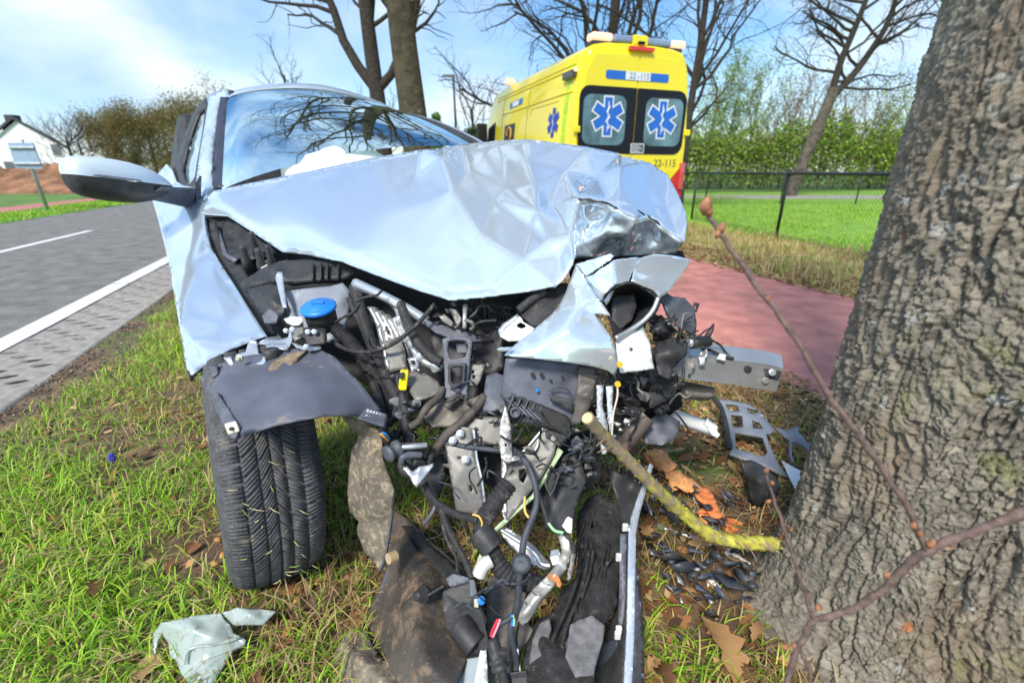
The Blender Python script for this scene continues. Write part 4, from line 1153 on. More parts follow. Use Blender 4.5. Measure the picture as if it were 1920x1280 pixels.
hood_in = [(430, 388, 1.92), (480, 372, 1.95), (520, 420, 1.70), (560, 380, 1.78), (600, 345, 1.88), (620, 430, 1.50), (680, 360, 1.70), (690, 325, 1.84), (700, 470, 1.30), (740, 400, 1.46),
           (828, 293, 1.66), (875, 319, 1.60), (926, 376, 1.38), (996, 423, 1.20), (1030, 450, 1.06), (850, 360, 1.43), (840, 430, 1.28), (780, 330, 1.70), (900, 440, 1.19), (900, 500, 1.09), (980, 490, 1.04), (800, 490, 1.18),
           (989, 302, 1.57), (1006, 349, 1.38), (1010, 396, 1.22), (945, 300, 1.64), (950, 350, 1.44), (1060, 320, 1.54), (1033, 380, 1.34), (1162, 312, 1.38), (1161, 350, 1.20), (1120, 330, 1.40), (1100, 352, 1.28), (1085, 370, 1.13), (1060, 420, 1.12), (1048, 480, 1.03), (1072, 440, 1.05),
           (1112, 374, 1.12), (1142, 380, 1.115), (1156, 389, 1.10), (1190, 393, 1.13), (1215, 404, 1.14), (1236, 420, 1.14), (1258, 440, 1.14), (1275, 452, 1.13), (1210, 345, 1.36), (1245, 390, 1.27), (1225, 370, 1.28), (1265, 425, 1.19),
           (1090, 400, 1.15), (1088, 450, 1.13), (1118, 415, 1.17), (1130, 440, 1.10), (1146, 408, 1.11), (1150, 460, 1.20), (1170, 468, 1.14), (1192, 408, 1.09), (1180, 440, 1.10), (1222, 430, 1.18), (1230, 455, 1.19), (1208, 440, 1.17)]
ni = len(hood_out)
idx = {q[:2]: ni + i for i, q in enumerate(hood_in)}
for i, q in enumerate(hood_out): idx[q[:2]] = i
def cz(*pts): return [(idx[a], idx[b]) for a, b in zip(pts, pts[1:])]
hood_cr = cz((828, 277), (828, 293), (875, 319), (926, 376), (996, 423), (1030, 450)) + cz((988, 261), (989, 302), (1006, 349), (1010, 396), (1030, 450)) + cz((1160, 287), (1162, 312), (1161, 350)) + cz((1162, 312), (1120, 330), (1085, 370)) + cz((1162, 312), (1210, 345), (1245, 390), (1275, 452)) \
    + cz((1085, 370), (1112, 374), (1142, 380), (1156, 389), (1190, 393), (1215, 404), (1236, 420), (1258, 440), (1275, 452)) + cz((1085, 370), (1072, 440), (1078, 484)) + cz((1192, 408), (1180, 440), (1172, 479)) + cz((530, 473), (620, 430), (740, 400), (850, 360), (875, 319))
def hood_dent(x, y):                    # the struck corner is far more battered than the rest
    k = max(0, min(1, (x - 1075) / 12)) * max(0, min(1, (1262 - x) / 20)) * max(0, min(1, (y - (372 + .22 * max(0, x - 1140))) / 14)) * max(0, min(1, (484 - y) / 12))
    return (.010 * k + .0010, 24 if k > .02 else 6)
hood = sheet('bonnet', hood_out, hood_in, PAINT, car, .004, 5, 2, hood_dent, 6, creases=hood_cr, seed=3, soft=lambda x, y: max(0, min(1, (850 - x + .55 * (y - 400)) / 60)) * max(0, min(1, (y - (375 - .13 * (x - 400))) / 30)))
# thin dark strips along the torn edge of the bonnet fold
for k, (a, b, w) in enumerate((((1083, 371, 1.115), (1110, 373, 1.10), 5), ((1110, 374, 1.10), (1140, 379, 1.10), 4), ((1141, 380, 1.10), (1157, 388, 1.085), 5), ((1196, 393, 1.11), (1208, 400, 1.115), 4), ((1214, 402, 1.115), (1236, 417, 1.12), 5))):
    sheet('torn_edge', [a, b, (b[0] + 2, b[1] + w, b[2] - .02), ((a[0] + b[0]) / 2, (a[1] + b[1]) / 2 + w * .5, a[2] - .02), (a[0] + 3, a[1] + w, a[2] - .02)], (), PLB, hood, .002, 5, 0, jag=1)

# ---- front wing on the kerb side
wing_out = [(384, 412, 1.93), (388, 440, 1.84), (398, 468, 1.74), (430, 520, 1.54), (465, 575, 1.34), (501, 631, 1.14), (470, 640, 1.10), (430, 658, 1.06), (390, 680, 1.02), (357, 706, .985), (350, 694, .99), (345, 662, 1.06), (336, 610, 1.17), (327, 560, 1.36), (318, 500, 1.62), (306, 450, 1.88), (292, 395, 2.22), (284, 372, 2.38), (300, 352, 2.45), (330, 345, 2.42), (366, 352, 2.30), (384, 385, 2.05)]
wing_in = [(372, 440, 1.80), (352, 500, 1.56), (340, 560, 1.33), (338, 420, 2.0), (330, 470, 1.74), (400, 540, 1.40), (390, 600, 1.22), (420, 610, 1.19), (360, 640, 1.07), (345, 600, 1.20), (360, 380, 2.12), (330, 385, 2.2)]
wi = {q[:2]: len(wing_out) + i for i, q in enumerate(wing_in)}
wing = sheet('front_wing', wing_out, wing_in, PAINT_DUSTY, car, .004, 7, 4, creases=[(wi[(372, 440)], wi[(352, 500)]), (wi[(352, 500)], wi[(340, 560)])])
sheet('wing_flange', [(350, 694, .992), (357, 706, .987), (430, 658, 1.062), (501, 631, 1.142), (500, 637, 1.15), (430, 665, 1.075), (370, 700, 1.02), (359, 716, 1.0)], (), PLB, wing, .003, 8, 0)
# ---- door, side window, pillars
sheet('door_panel', [(300, 353, 2.46), (284, 372, 2.40), (283, 360, 2.75), (292, 330, 3.0), (312, 308, 3.0), (322, 318, 2.72), (331, 340, 2.52), (345, 348, 2.45)], (), PAINT, car, .01, 9, 1)
win = [(388, 182, 2.98), (372, 196, 3.05), (360, 216, 3.05), (340, 268, 3.0), (324, 318, 2.95), (331, 340, 2.6), (346, 352, 2.42), (366, 352, 2.34), (372, 302, 2.5), (381, 250, 2.7), (389, 195, 2.93)]
sheet('window_trim', win, (), PLB, car, .01, 10, 0, holes=[[(385, 203), (374, 212), (365, 232), (350, 280), (341, 320), (346, 338), (356, 346), (365, 332), (370, 300), (379, 250)]])
SGL = M('side_glass', (.30, .42, .46), .05, var=.2, vscale=2, coat=1)
sheet('side_window', [(387, 198, 3.0), (372, 208, 3.06), (362, 230, 3.06), (347, 278, 3.0), (338, 320, 2.9), (344, 342, 2.6), (358, 350, 2.42), (368, 330, 2.45), (373, 300, 2.54), (382, 250, 2.74)], (), SGL, car, .004, 12, 1)
sheet('pillar', [(387, 181, 3.0), (400, 173, 3.02), (428, 168, 3.0), (427, 184, 2.96), (413, 184, 2.96), (404, 250, 2.72), (397, 330, 2.36), (402, 352, 2.24), (384, 372, 2.10), (368, 388, 2.16), (366, 352, 2.34), (372, 302, 2.5), (381, 250, 2.7), (390, 195, 2.93)], [(398, 200, 2.88), (388, 300, 2.44)], PAINT, car, .02, 8, 2)
sheet('pillar_trim', [(413, 182, 2.955), (428, 182, 2.95), (424, 250, 2.68), (421, 348, 2.23), (402, 353, 2.22), (397, 346, 2.26), (404, 260, 2.64)], (), M('trim_slate', (.03, .036, .06), .45, var=.1), car, .02, 9, 1)
sheet('roof_cap', [(428, 168, 2.99), (438, 170, 2.99), (443, 184, 2.96), (429, 184, 2.95)], (), M('trim_slate', (.03, .036, .06), .45), car, .02, 8, 0)
# ---- windscreen (curved), roof
TL, TR, BL, BR = P(427, 184, 2.95), P(756, 219, 3.68), P(416, 356, 2.22), P(915, 286, 3.1)
def patch(f, nu, nv, name):
    V = [f(i / nu, j / nv) for j in range(nv + 1) for i in range(nu + 1)]
    Q = [(j * (nu + 1) + i, j * (nu + 1) + i + 1, (j + 1) * (nu + 1) + i + 1, (j + 1) * (nu + 1) + i) for j in range(nv) for i in range(nu)]
    return np_mesh(name, [tuple(v) for v in V], Q)
nrm = (TR - TL).cross(BL - TL).normalized()
if nrm.z < 0: nrm = -nrm
def wsf(u, v):
    return TL.lerp(TR, u).lerp(BL.lerp(BR, u), v) + nrm * (.09 * (4 * u * (1 - u)) ** .8 + .03 * 4 * v * (1 - v)) + Vector((0, 0, .02 * 4 * u * (1 - u)))
glass = bpy.data.materials.new('windscreen_glass'); glass.use_nodes = True
t = glass.node_tree; t.nodes.clear()
go = _n(t, 'ShaderNodeOutputMaterial'); gm = _n(t, 'ShaderNodeMixShader'); gt = _n(t, 'ShaderNodeBsdfTransparent'); gg = _n(t, 'ShaderNodeBsdfGlossy')
gt.inputs['Color'].default_value = (.55, .75, .78, 1); gg.inputs['Roughness'].default_value = .015; gg.inputs['Color'].default_value = (.80, .97, 1, 1)
fr = _n(t, 'ShaderNodeFresnel'); fr.inputs['IOR'].default_value = 8.0
t.links.new(fr.outputs['Fac'], gm.inputs['Fac']); t.links.new(gt.outputs['BSDF'], gm.inputs[1]); t.links.new(gg.outputs['BSDF'], gm.inputs[2]); t.links.new(gm.outputs['Shader'], go.inputs['Surface'])
put('windscreen', patch(wsf, 40, 24, 'windscreen'), glass, car)
BACK = -FD
def rf_(u, v):
    q = wsf(u, 0); b = [0, .02, .10, .3, .8, 1.5, 2.1][int(round(v * 6))]; z = [.004, .028, .05, .075, .09, .05, -.08][int(round(v * 6))]
    return q + BACK * b + Vector((0, 0, z * (.6 + .4 * (1 - abs(2 * u - 1)))))
put('roof', patch(rf_, 30, 6, 'roof'), PAINT, car)
MB().tube([wsf(1, v / 6) + LD * .03 for v in range(7)], .03, 8).build('pillar', PAINT, car, True)
MB().tube([wsf(1, v / 6) + LD * .0 + Vector((0, 0, .012)) for v in range(7)], .018, 6).build('pillar_trim', PLB, car, True)
dash = [BL + Vector((.1, .15, -.05)), BR + Vector((-.05, .1, -.12)), BR + BACK * .6 + Vector((-.1, 0, -.1)), BL + BACK * .6 + Vector((.1, 0, -.1))]
MB().prism(dash, (0, 0, -.35)).build('dashboard', DARK, car)
ab = MB(); c = wsf(.40, .99) - nrm * .13
bmx = bmesh.new(); bmesh.ops.create_icosphere(bmx, subdivisions=3, radius=1)
for v in bmx.verts:
    k = 1 + .12 * mnoise.noise(v.co * 2.2)
    v.co = c + LD * v.co.x * .32 * k + FD * v.co.y * .26 * k * .86 - Vector((0, 0, v.co.y * .13 * k)) + nrm * v.co.z * .125 * k
me = bpy.data.meshes.new('airbag'); bmx.to_mesh(me); bmx.free()
put('airbag', me, M('airbag_cloth', (.78, .80, .76), .8, var=.04, bump=.4, bscale=30), car)
# cabin and body behind (mostly hidden by the bonnet)
def B(s, l, z): return Vector((-.80, 1.02, 0)) - FD * s + LD * l + Vector((0, 0, z))
MB().hexa([B(3.7, .12, .22), B(1.05, .14, .22), B(1.05, 1.66, .22), B(3.7, 1.68, .22), B(3.7, .10, .86), B(1.05, .14, .80), B(1.05, 1.62, .80), B(3.7, 1.66, .88)]).build('body_side', PAINT, car, bevel=.06)
MB().hexa([B(3.5, .16, .80), B(2.3, .18, .80), B(2.3, 1.6, .80), B(3.5, 1.6, .80), B(3.2, .36, 1.42), B(2.9, .34, 1.44), B(2.9, 1.42, 1.44), B(3.2, 1.4, 1.42)]).build('rear_cabin', PLB, car, bevel=.05)

# ---- door mirror
MT, MR = P(117, 326, 1.70), P(322, 349, 1.98)
ax = (MR - MT); mup = Vector((0, 0, 1)); mfw = ax.cross(mup).normalized()
if mfw.y > 0: mfw = -mfw
def mirror_half(a0, a1, top, bot, name, mat, parent, grow_=1.0):
    us = [0, .015, .05, .1, .18, .3, .45, .6, .72, .82, .9, .96, 1]
    pr = [0, .50, .75, .86, .94, .99, 1.0, .95, .84, .68, .48, .28, .1]
    V = []; Q = []; n = 18
    for u, p in zip(us, pr):
        c = MT + ax * u
        for k in range(n + 1):
            a = a0 + (a1 - a0) * k / n; h = top if math.sin(a) >= 0 else bot
            V.append(c + mup * (math.sin(a) * h * p * grow_) + mfw * (math.copysign(abs(math.cos(a)) ** .8, math.cos(a)) * .085 * p * grow_))
    for i in range(len(us) - 1):
        for k in range(n):
            b = i * (n + 1) + k; Q.append((b, b + 1, b + n + 2, b + n + 1))
    return put(name, np_mesh(name, [tuple(v) for v in V], Q), mat, parent)
mir = mirror_half(math.pi, 2 * math.pi, .07, .082, 'mirror_housing', PLB, car)
mirror_half(0, math.pi, .074, .08, 'mirror_cap', M('cap_paint', (.62, .72, .80), .3, .15, var=.02, coat=.6), mir)
pts = []
for i in range(12):
    u = .03 + .60 * i / 11; p = np.interp(u, [0, .015, .05, .1, .18, .3, .45, .6, .72], [0, .35, .62, .78, .90, .99, 1, .95, .84])
    pts.append(MT + ax * u + mup * .006 * (1 - u) + mfw * .082 * p)
MB().tube(pts, [.002] + [.0065] * 10 + [.002], 6).build('indicator', M('indicator_lens', (.20, .21, .24), .1, coat=1), mir, True)
MB().hexa([P(268, 372, 1.86), P(362, 392, 2.12), P(366, 392, 2.22), P(280, 372, 1.98), P(300, 350, 1.86), P(366, 352, 2.10), P(370, 352, 2.22), P(310, 350, 1.98)]).build('mirror_arm', PLG, mir, bevel=.012)
MB().hexa([P(352, 400, 2.12), P(372, 420, 2.08), P(376, 415, 2.12), P(356, 395, 2.18), P(366, 345, 2.14), P(374, 330, 2.2), P(378, 330, 2.24), P(370, 345, 2.2)]).build('mirror_base', PLG, mir)

# ---- front wheel: tyre with real tread blocks, rim
WC = Vector((-.69, 1.055, .308)); wf = Vector((math.sin(R(34)), -math.cos(R(34)), 0)); wo = Vector((-wf.y, wf.x, 0)) * -1   # forward, outward
wo = Vector((-math.cos(R(34)), -math.sin(R(34)), 0))
tilt = R(5); wup = (Vector((0, 0, 1)) * math.cos(tilt) - wo * math.sin(tilt)); wo = (wo * math.cos(tilt) + Vector((0, 0, 1)) * math.sin(tilt))
wheel = None
def wpt(ang, lat, rad): return WC + (wf * math.cos(ang) + wup * math.sin(ang)) * rad + wo * lat * .90
prof_t = [(-.108, .205), (-.118, .235), (-.120, .262), (-.112, .290), (-.098, .308), (-.09, .313), (-.05, .3165), (0, .318), (.05, .3165), (.09, .313), (.098, .308), (.112, .290), (.120, .262), (.118, .235), (.108, .205)]
V = []; Q = []; na = 120
for i in range(na):
    a = i * 2 * math.pi / na
    for (l, r_) in prof_t: V.append(tuple(wpt(a, l, r_ - .008 if abs(l) < .1 else r_)))
m = len(prof_t)
for i in range(na):
    for k in range(m - 1):
        i2 = (i + 1) % na; Q.append((i * m + k, i * m + k + 1, i2 * m + k + 1, i2 * m + k))
TYRE = M('tyre_rubber', (.075, .078, .088), .75, var=.3, vscale=40, bump=.4, bscale=180, dirt=((.20, .175, .145), .56, 22), speck=((.27, .23, .19), .57, 200))
tyre = put('tyre', np_mesh('tyre', V, Q), TYRE, car)
# tread blocks in a V pattern: each block a low prism with sipes cut between slats
tb_v = []; tb_q = []
def blk(a0, a1, l0, l1, sk0, sk1, h=.0065):
    """block between lateral l0..l1, angle a0..a1, skewed by sk at each side"""
    b = len(tb_v)
    for (rr, sh) in ((.0, 0), (h, .0012)):
        for (l, s_) in ((l0 + sh, sk0), (l1 - sh, sk1)):
            base = np.interp(abs(l), [0, .05, .09, .098, .112], [.318, .3165, .313, .308, .29]) - .0085
            for a in (a0 + sh * 3, a1 - sh * 3):
                tb_v.append(tuple(wpt(a + s_, l, base + rr)))
    tb_q.extend([(b + i for i in f) for f in ()])
    for f in ((4, 5, 7, 6), (0, 1, 5, 4), (2, 6, 7, 3), (0, 4, 6, 2), (1, 3, 7, 5)): tb_q.append(tuple(b + i for i in f))
npitch = 46; pa = 2 * math.pi / npitch
for i in range(npitch):
    a = i * pa
    for side_ in (-1, 1):
        def LL(x): return side_ * x
        # shoulder block: five slats
        for j in range(4):
            a0 = a + pa * .87 * j / 4; a1 = a + pa * .87 * (j + .94) / 4
            l0, l1 = sorted((LL(.066), LL(.104))); s0, s1 = ((0, 0) if side_ > 0 else (0, 0))
            blk(a0, a1, l0, l1, .0, .0)
            l0, l1 = sorted((LL(.030), LL(.062))); k0, k1 = (.10, .03) if side_ > 0 else (.03, .10)
            blk(a0, a1, l0, l1, k0, k1)
            l0, l1 = sorted((LL(.002), LL(.026))); k0, k1 = (.21, .12) if side_ > 0 else (.12, .21)
            blk(a0, a1, l0, l1, k0, k1)
tread = put('tread', np_mesh('tread', tb_v, tb_q), TYRE, tyre, False)
tread['kind'] = 'stuff'
MB().lathe(WC + wo * .02, wo, [(.02, .05), (.06, .055), (.16, .07), (.19, .085), (.205, .09), (.205, -.10), (.10, -.1)], 40).build('rim', ALUD, tyre, True)

# ---- arch liner over the wheel and its clip
liner_out = [(374, 709, .985), (406, 684, 1.0), (450, 668, 1.02), (515, 660, 1.03), (585, 648, 1.04), (627, 668, 1.02), (676, 718, .94), (714, 768, .84), (690, 786, .82), (675, 781, .80), (641, 780, .765), (606, 780, .745), (557, 789, .725), (511, 799, .715), (476, 811, .71), (455, 818, .71), (441, 825, .712), (433, 822, .718), (416, 795, .76), (395, 738, .90)]
liner_in = [(430, 740, .86), (500, 720, .86), (560, 710, .87), (620, 730, .85), (660, 760, .80), (460, 780, .76), (540, 760, .77), (610, 755, .79), (580, 680, .97), (480, 690, .95)]
liner = sheet('arch_liner', liner_out, liner_in, LINER, car, .003, 8, 4, .002, 9)
sheet('liner_rib', [(397, 738, .895), (407, 735, .875), (450, 800, .725), (440, 822, .705), (433, 820, .712), (418, 796, .752)], (), PLG, liner, .004, 8, 1)
MB().hexa([P(420, 795, .70), P(443, 789, .70), P(450, 809, .69), P(428, 816, .69), P(421, 794, .692), P(442, 789, .692), P(449, 808, .682), P(429, 814, .682)]).build('clip', M('ivory_clip', (.72, .70, .56), .5, var=.05), liner, bevel=.002)
MB().lathe(P(435, 803, .684), (0, -1, .3), [(.0035, 0), (.0035, .004), (.002, .005)], 10).build('clip_pin', PLB, liner)
sheet('mud_cake', [(502, 690, .935), (520, 672, .985), (545, 662, 1.0), (575, 655, 1.01), (560, 668, .98), (548, 684, .95), (525, 695, .92), (508, 708, .905)], (), M('dried_mud', (.26, .20, .13), .95, var=.3, vscale=60, bump=1, bscale=150), liner, .004, 5, 0, .004, 60, jag=2)
torn = sheet('torn_liner', [(641, 781, .86), (676, 788, .84), (715, 812, .83), (718, 861, .82), (733, 903, .81), (739, 917, .80), (733, 984, .785), (723, 1047, .775), (714, 1074, .77), (698, 1048, .79), (683, 1037, .80), (669, 994, .815), (673, 977, .82), (655, 959, .83), (651, 924, .84), (655, 875, .85), (660, 840, .86), (669, 826, .865), (673, 812, .865), (655, 801, .87)], [(690, 880, .80), (700, 960, .775), (690, 830, .83)], MUD, car, .004, 8, 2, .004, 18, jag=1)
sheet('torn_edge', [(739, 916, .802), (741, 925, .80), (735, 990, .785), (724, 1052, .775), (714, 1076, .77), (713, 1066, .766), (724, 1040, .772), (731, 984, .782)], (), PLG, torn, .004, 8, 0)

# ---- engine bay, kerb side
sheet('bay_wall', [(386, 408, 2.05), (430, 404, 1.98), (535, 470, 1.85), (650, 488, 1.75), (842, 560, 1.55), (1060, 530, 1.42), (1110, 590, 1.35), (1110, 770, 1.22), (900, 780, 1.20), (760, 770, 1.22), (660, 700, 1.28), (560, 660, 1.35), (480, 590, 1.5), (400, 480, 1.85)], (), DARK, car, .01, 26, 1, .02, 5)  # added dark backing sheet that blocks the view through the bay
sheet('bay_gutter', [(392, 418, 1.92), (404, 414, 1.93), (412, 450, 1.82), (432, 490, 1.68), (450, 486, 1.68), (470, 530, 1.55), (500, 590, 1.36), (520, 628, 1.24), (501, 630, 1.20), (465, 574, 1.39), (430, 519, 1.59), (399, 467, 1.79)], (), PLB, car, .004, 8, 1)
tr = sheet('plastic_trough', [(404, 420, 1.98), (430, 408, 1.94), (460, 430, 1.86), (520, 472, 1.72), (500, 480, 1.66), (470, 486, 1.62), (440, 484, 1.66), (420, 470, 1.74)], [(450, 455, 1.85)], PLB, car, .004, 8, 1)
sheet('trough_rim', [(404, 420, 1.945), (408, 422, 1.94), (424, 474, 1.71), (444, 486, 1.635), (438, 492, 1.64), (418, 478, 1.72)], (), PLG, tr, .006, 8, 0)
duct = sheet('cross_duct', [(449, 534, 1.42), (458, 522, 1.42), (475, 514, 1.43), (491, 503, 1.45), (524, 489, 1.46), (578, 486, 1.45), (653, 498, 1.42), (662, 506, 1.40), (655, 518, 1.37), (594, 525, 1.36), (545, 530, 1.36), (505, 528, 1.38), (470, 534, 1.38), (455, 541, 1.39)], [(520, 508, 1.39), (590, 505, 1.39)], PLB, car, .02, 7, 1)
for x in (585, 600, 612, 632): sheet('duct_rib', [(x, 492, 1.40), (x + 3, 492, 1.40), (x + 2, 523, 1.345), (x - 1, 523, 1.345)], (), PLB, duct, .012, 8, 0)
sheet('headlamp_mount', [(460, 542, 1.36), (510, 531, 1.36), (536, 540, 1.33), (534, 580, 1.25), (520, 604, 1.21), (500, 600, 1.24), (478, 570, 1.32)], [(505, 560, 1.27)], PLB, car, .01, 6, 1, .008, 30)
sheet('mount_tab', [(491, 592, 1.205), (505, 578, 1.215), (522, 590, 1.195), (518, 606, 1.18), (496, 606, 1.185)], (), PLG, car, .004, 6, 0)
sheet('mount_rail', [(520, 510, 1.34), (528, 510, 1.34), (532, 540, 1.28), (536, 576, 1.22), (530, 578, 1.22), (522, 545, 1.28), (516, 520, 1.33)], (), ZINC, car, .006, 6, 1)
res = sheet('washer_tank', [(536, 546, 1.31), (570, 541, 1.33), (620, 536, 1.34), (642, 530, 1.34), (657, 545, 1.33), (656, 575, 1.30), (650, 600, 1.27), (640, 640, 1.22), (600, 640, 1.22), (560, 630, 1.23), (534, 600, 1.26)], [(600, 570, 1.26), (640, 560, 1.28)], M('tank_grey', (.25, .28, .33), .45, var=.1), car, .03, 8, 2)
c = P(597, 577, 1.15); upn = Vector((-.02, -.25, .97)).normalized()
neck = MB().lathe(c, upn, [(.038, -.060), (.040, -.02), (.039, -.008), (.043, -.004)], 24).build('filler_neck', PLB, res, True)
CAP = M('washer_blue', (.02, .22, .72), .35, var=.05, bump=.1, bscale=200)
MB().lathe(c, upn, [(.042, -.006), (.046, -.002), (.046, .004), (.040, .008), (.030, .009), (.028, .012), (.004, .013)], 32).build('washer_cap', CAP, res, True)
MB().box(c + Vector((0, 0, .012)) + upn * .003, (.035, .012, .006)).build('cap_grip', CAP, res, bevel=.002)
hose('filler_hose', [(610, 600, 1.16), (640, 625, 1.15), (672, 660, 1.12), (700, 700, 1.08), (722, 745, 1.03), (738, 790, .99)], .020, RUB, car, 12, 8, corr=.008)
hose('hose', [(665, 536, 1.32), (676, 580, 1.26), (690, 625, 1.2), (706, 665, 1.14), (722, 700, 1.08), (740, 735, 1.03), (750, 770, .99)], .017, RUB, car, 10)
hose('cable', [(622, 640, 1.10), (650, 655, 1.06), (690, 660, 1.03), (735, 645, 1.02), (780, 610, 1.04), (815, 570, 1.08)], .0055, RUB, car)
hose('cable', [(655, 560, 1.28), (668, 590, 1.24), (690, 632, 1.19), (712, 660, 1.15)], .010, RUB, car)
# folded sheet brackets by the wing
sheet('bracket', [(466, 640, 1.06), (478, 638, 1.06), (482, 640, 1.065), (484, 662, 1.03), (495, 665, 1.02), (497, 678, 1.0), (488, 690, .985), (446, 695, .975), (443, 688, .98), (440, 672, 1.01), (443, 664, 1.02), (460, 660, 1.03)], [(470, 680, .995)], ZINC, car, .003, 4, 1)
sheet('bracket_lip', [(443, 689, .975), (475, 684, .97), (490, 676, .975), (496, 664, .99), (499, 676, .975), (490, 690, .955), (446, 696, .953)], (), ZINC, car, .004, 5, 1)
sheet('bracket', [(418, 670, 1.0), (432, 668, 1.0), (440, 684, .985), (442, 690, .975), (430, 684, .985)], (), ZINC, car, .003, 5, 0)
sheet('bracket_clip', [(392, 684, .98), (406, 682, .98), (409, 700, .955), (398, 708, .945)], (), PLG, car, .004, 6, 0)
MB().lathe(P(451, 672, .965), (0, -1, .4), [(.008, 0), (.008, .006), (.005, .007), (.005, .012)], 6).build('bolt', M('zinc_yellow', (.5, .48, .3), .35, .8), car)
sheet('bracket', [(486, 640, 1.10), (500, 633, 1.10), (525, 636, 1.09), (540, 632, 1.09), (544, 612, 1.12), (548, 636, 1.07), (541, 652, 1.04), (500, 653, 1.04), (499, 645, 1.06), (486, 645, 1.08)], (), ZINC, car, .003, 5, 0)
sheet('bracket_lip', [(500, 646, 1.04), (535, 643, 1.035), (541, 650, 1.02), (538, 654, 1.01), (501, 653, 1.015)], (), ZINC, car, .004, 5, 0)
sheet('bracket_tab', [(532, 598, 1.10), (545, 593, 1.10), (566, 594, 1.10), (568, 602, 1.09), (560, 609, 1.08), (548, 609, 1.08), (537, 604, 1.085)], (), WPRIM, car, .004, 5, 0)
sheet('bracket', [(545, 608, 1.10), (566, 602, 1.10), (570, 620, 1.08), (566, 632, 1.06), (552, 640, 1.05), (546, 625, 1.07)], (), ALUD, car, .004, 5, 1)
sheet('lower_flange', [(546, 640, 1.06), (560, 646, 1.04), (580, 650, 1.03), (600, 647, 1.04), (602, 652, 1.02), (580, 656, 1.0), (556, 650, 1.02)], (), ZINC, car, .004, 5, 0, jag=1)
MB().lathe(P(508, 664, 1.0), (0, 0, 1), [(.016, -.02), (.018, -.012), (.018, .012), (.014, .014)], 16).build('rubber_bush', PLB, car, True)
MB().hexa([P(565, 618, 1.06), P(610, 622, 1.06), P(612, 645, 1.04), P(575, 648, 1.03), P(570, 612, 1.10), P(612, 614, 1.10), P(614, 640, 1.09), P(578, 644, 1.08)]).build('motor_housing', PLB, car, bevel=.006)
for (x, y, Y) in ((537, 620, 1.06), (549, 618, 1.05), (578, 622, 1.05), (590, 622, 1.05), (575, 650, 1.0)):
    MB().lathe(P(x, y, Y), (.3, -1, .3), [(.007, 0), (.007, .005), (.004, .006), (.004, .010)], 6).build('bolt', ZINC, car)
# small fittings seen in the trough
for k, (x, y, Y, s_) in enumerate(((462, 488, 1.58, .03), (490, 494, 1.52, .03), (478, 462, 1.66, .025), (508, 488, 1.50, .025))):
    MB().lathe(P(x, y, Y), (.1, -.3, 1), [(s_ * .5, -.04), (s_ * .55, 0), (s_ * .4, .01), (s_ * .4, .05), (s_ * .3, .055)], 12).build('sensor_plug', PLB, car, True)
sheet('wiring_cover', [(484, 494, 1.56), (500, 488, 1.56), (520, 492, 1.52), (515, 504, 1.47), (490, 505, 1.48)], (), M('pale_plastic', (.5, .5, .5), .5), car, .01, 6, 1)

# ---- middle: finned cooler, pipes, latch frame
for k in range(6):
    x = 688 + k * 12; y = 575 + k * 7
    sheet('cooler_fin', [(x, y, 1.13), (x + 7, y + 3, 1.125), (x + 22, y + 28, 1.11), (x + 42, 690 + k * 1.5, 1.03), (x + 36, 693, 1.03), (x + 16, y + 32, 1.11)], (), ALU, car, .03, 8, 0)
sheet('cooler_plate', [(718, 640, 1.07), (750, 630, 1.09), (760, 660, 1.05), (762, 690, 1.02), (730, 695, 1.01)], (), ALUD, car, .02, 8, 0)
hose('coolant_pipe', [(668, 538, 1.25), (700, 549, 1.22), (735, 568, 1.18), (748, 585, 1.16), (752, 610, 1.12), (768, 640, 1.08), (780, 662, 1.05), (800, 680, 1.03), (830, 690, 1.02)], .010, ALU, car, 10)
for x, y, Y in ((750, 600, 1.125), (765, 632, 1.085), (788, 668, 1.04), (818, 686, 1.02)):
    MB().lathe(P(x, y, Y), (.4, -.1, -1), [(.014, -.012), (.016, -.008), (.016, .008), (.014, .012)], 14).build('pipe_collar', ZINC, car, True)
hose('hose', [(752, 570, 1.15), (762, 600, 1.10), (782, 640, 1.05), (808, 668, 1.02), (828, 680, 1.01)], .013, RUB, car, 10)
sheet('pipe_clamp', [(763, 672, 1.03), (780, 668, 1.03), (786, 685, 1.01), (780, 692, 1.0), (768, 682, 1.01)], (), ZINC, car, .006, 4, 0, holes=[[(768, 675), (777, 673), (781, 683), (774, 684)]])
hose('upper_rail', [(665, 530, 1.24), (720, 556, 1.18), (765, 580, 1.14), (800, 602, 1.10)], .013, ZINC, car, 6)
sheet('latch_beam', [(795, 598, 1.10), (815, 605, 1.085), (860, 617, 1.06), (890, 628, 1.045), (905, 638, 1.035), (880, 640, 1.03), (850, 636, 1.04), (815, 622, 1.06), (798, 610, 1.09)], (), PLG, car, .012, 5, 0)
frame_o = [(829, 635, 1.01), (842, 632, 1.01), (878, 631, 1.015), (886, 638, 1.01), (880, 690, .98), (876, 732, .955), (876, 747, .94), (832, 745, .94), (834, 720, .96), (833, 690, .98)]
sheet('latch_frame', frame_o, (), PLG, car, .014, 4, 0, holes=[[(840, 640), (858, 637), (874, 639), (878, 650), (872, 670), (845, 674), (839, 655)], [(844, 686), (870, 684), (868, 715), (862, 722), (847, 722), (843, 712)]])
sheet('frame_lip', [(841, 683, .972), (873, 681, .972), (871, 716, .952), (863, 726, .948), (846, 726, .948), (840, 714, .955)], (), PLB, car, .012, 4, 0, holes=[[(846, 689), (868, 687), (866, 714), (861, 719), (849, 719), (845, 711)]])
for k in range(7): MB().tube([P(858 + k * 2.4, 645, 1.03), P(860 + k * 2.4, 660, 1.03)], .004, 5).build('spring_coil', ZINC, car)
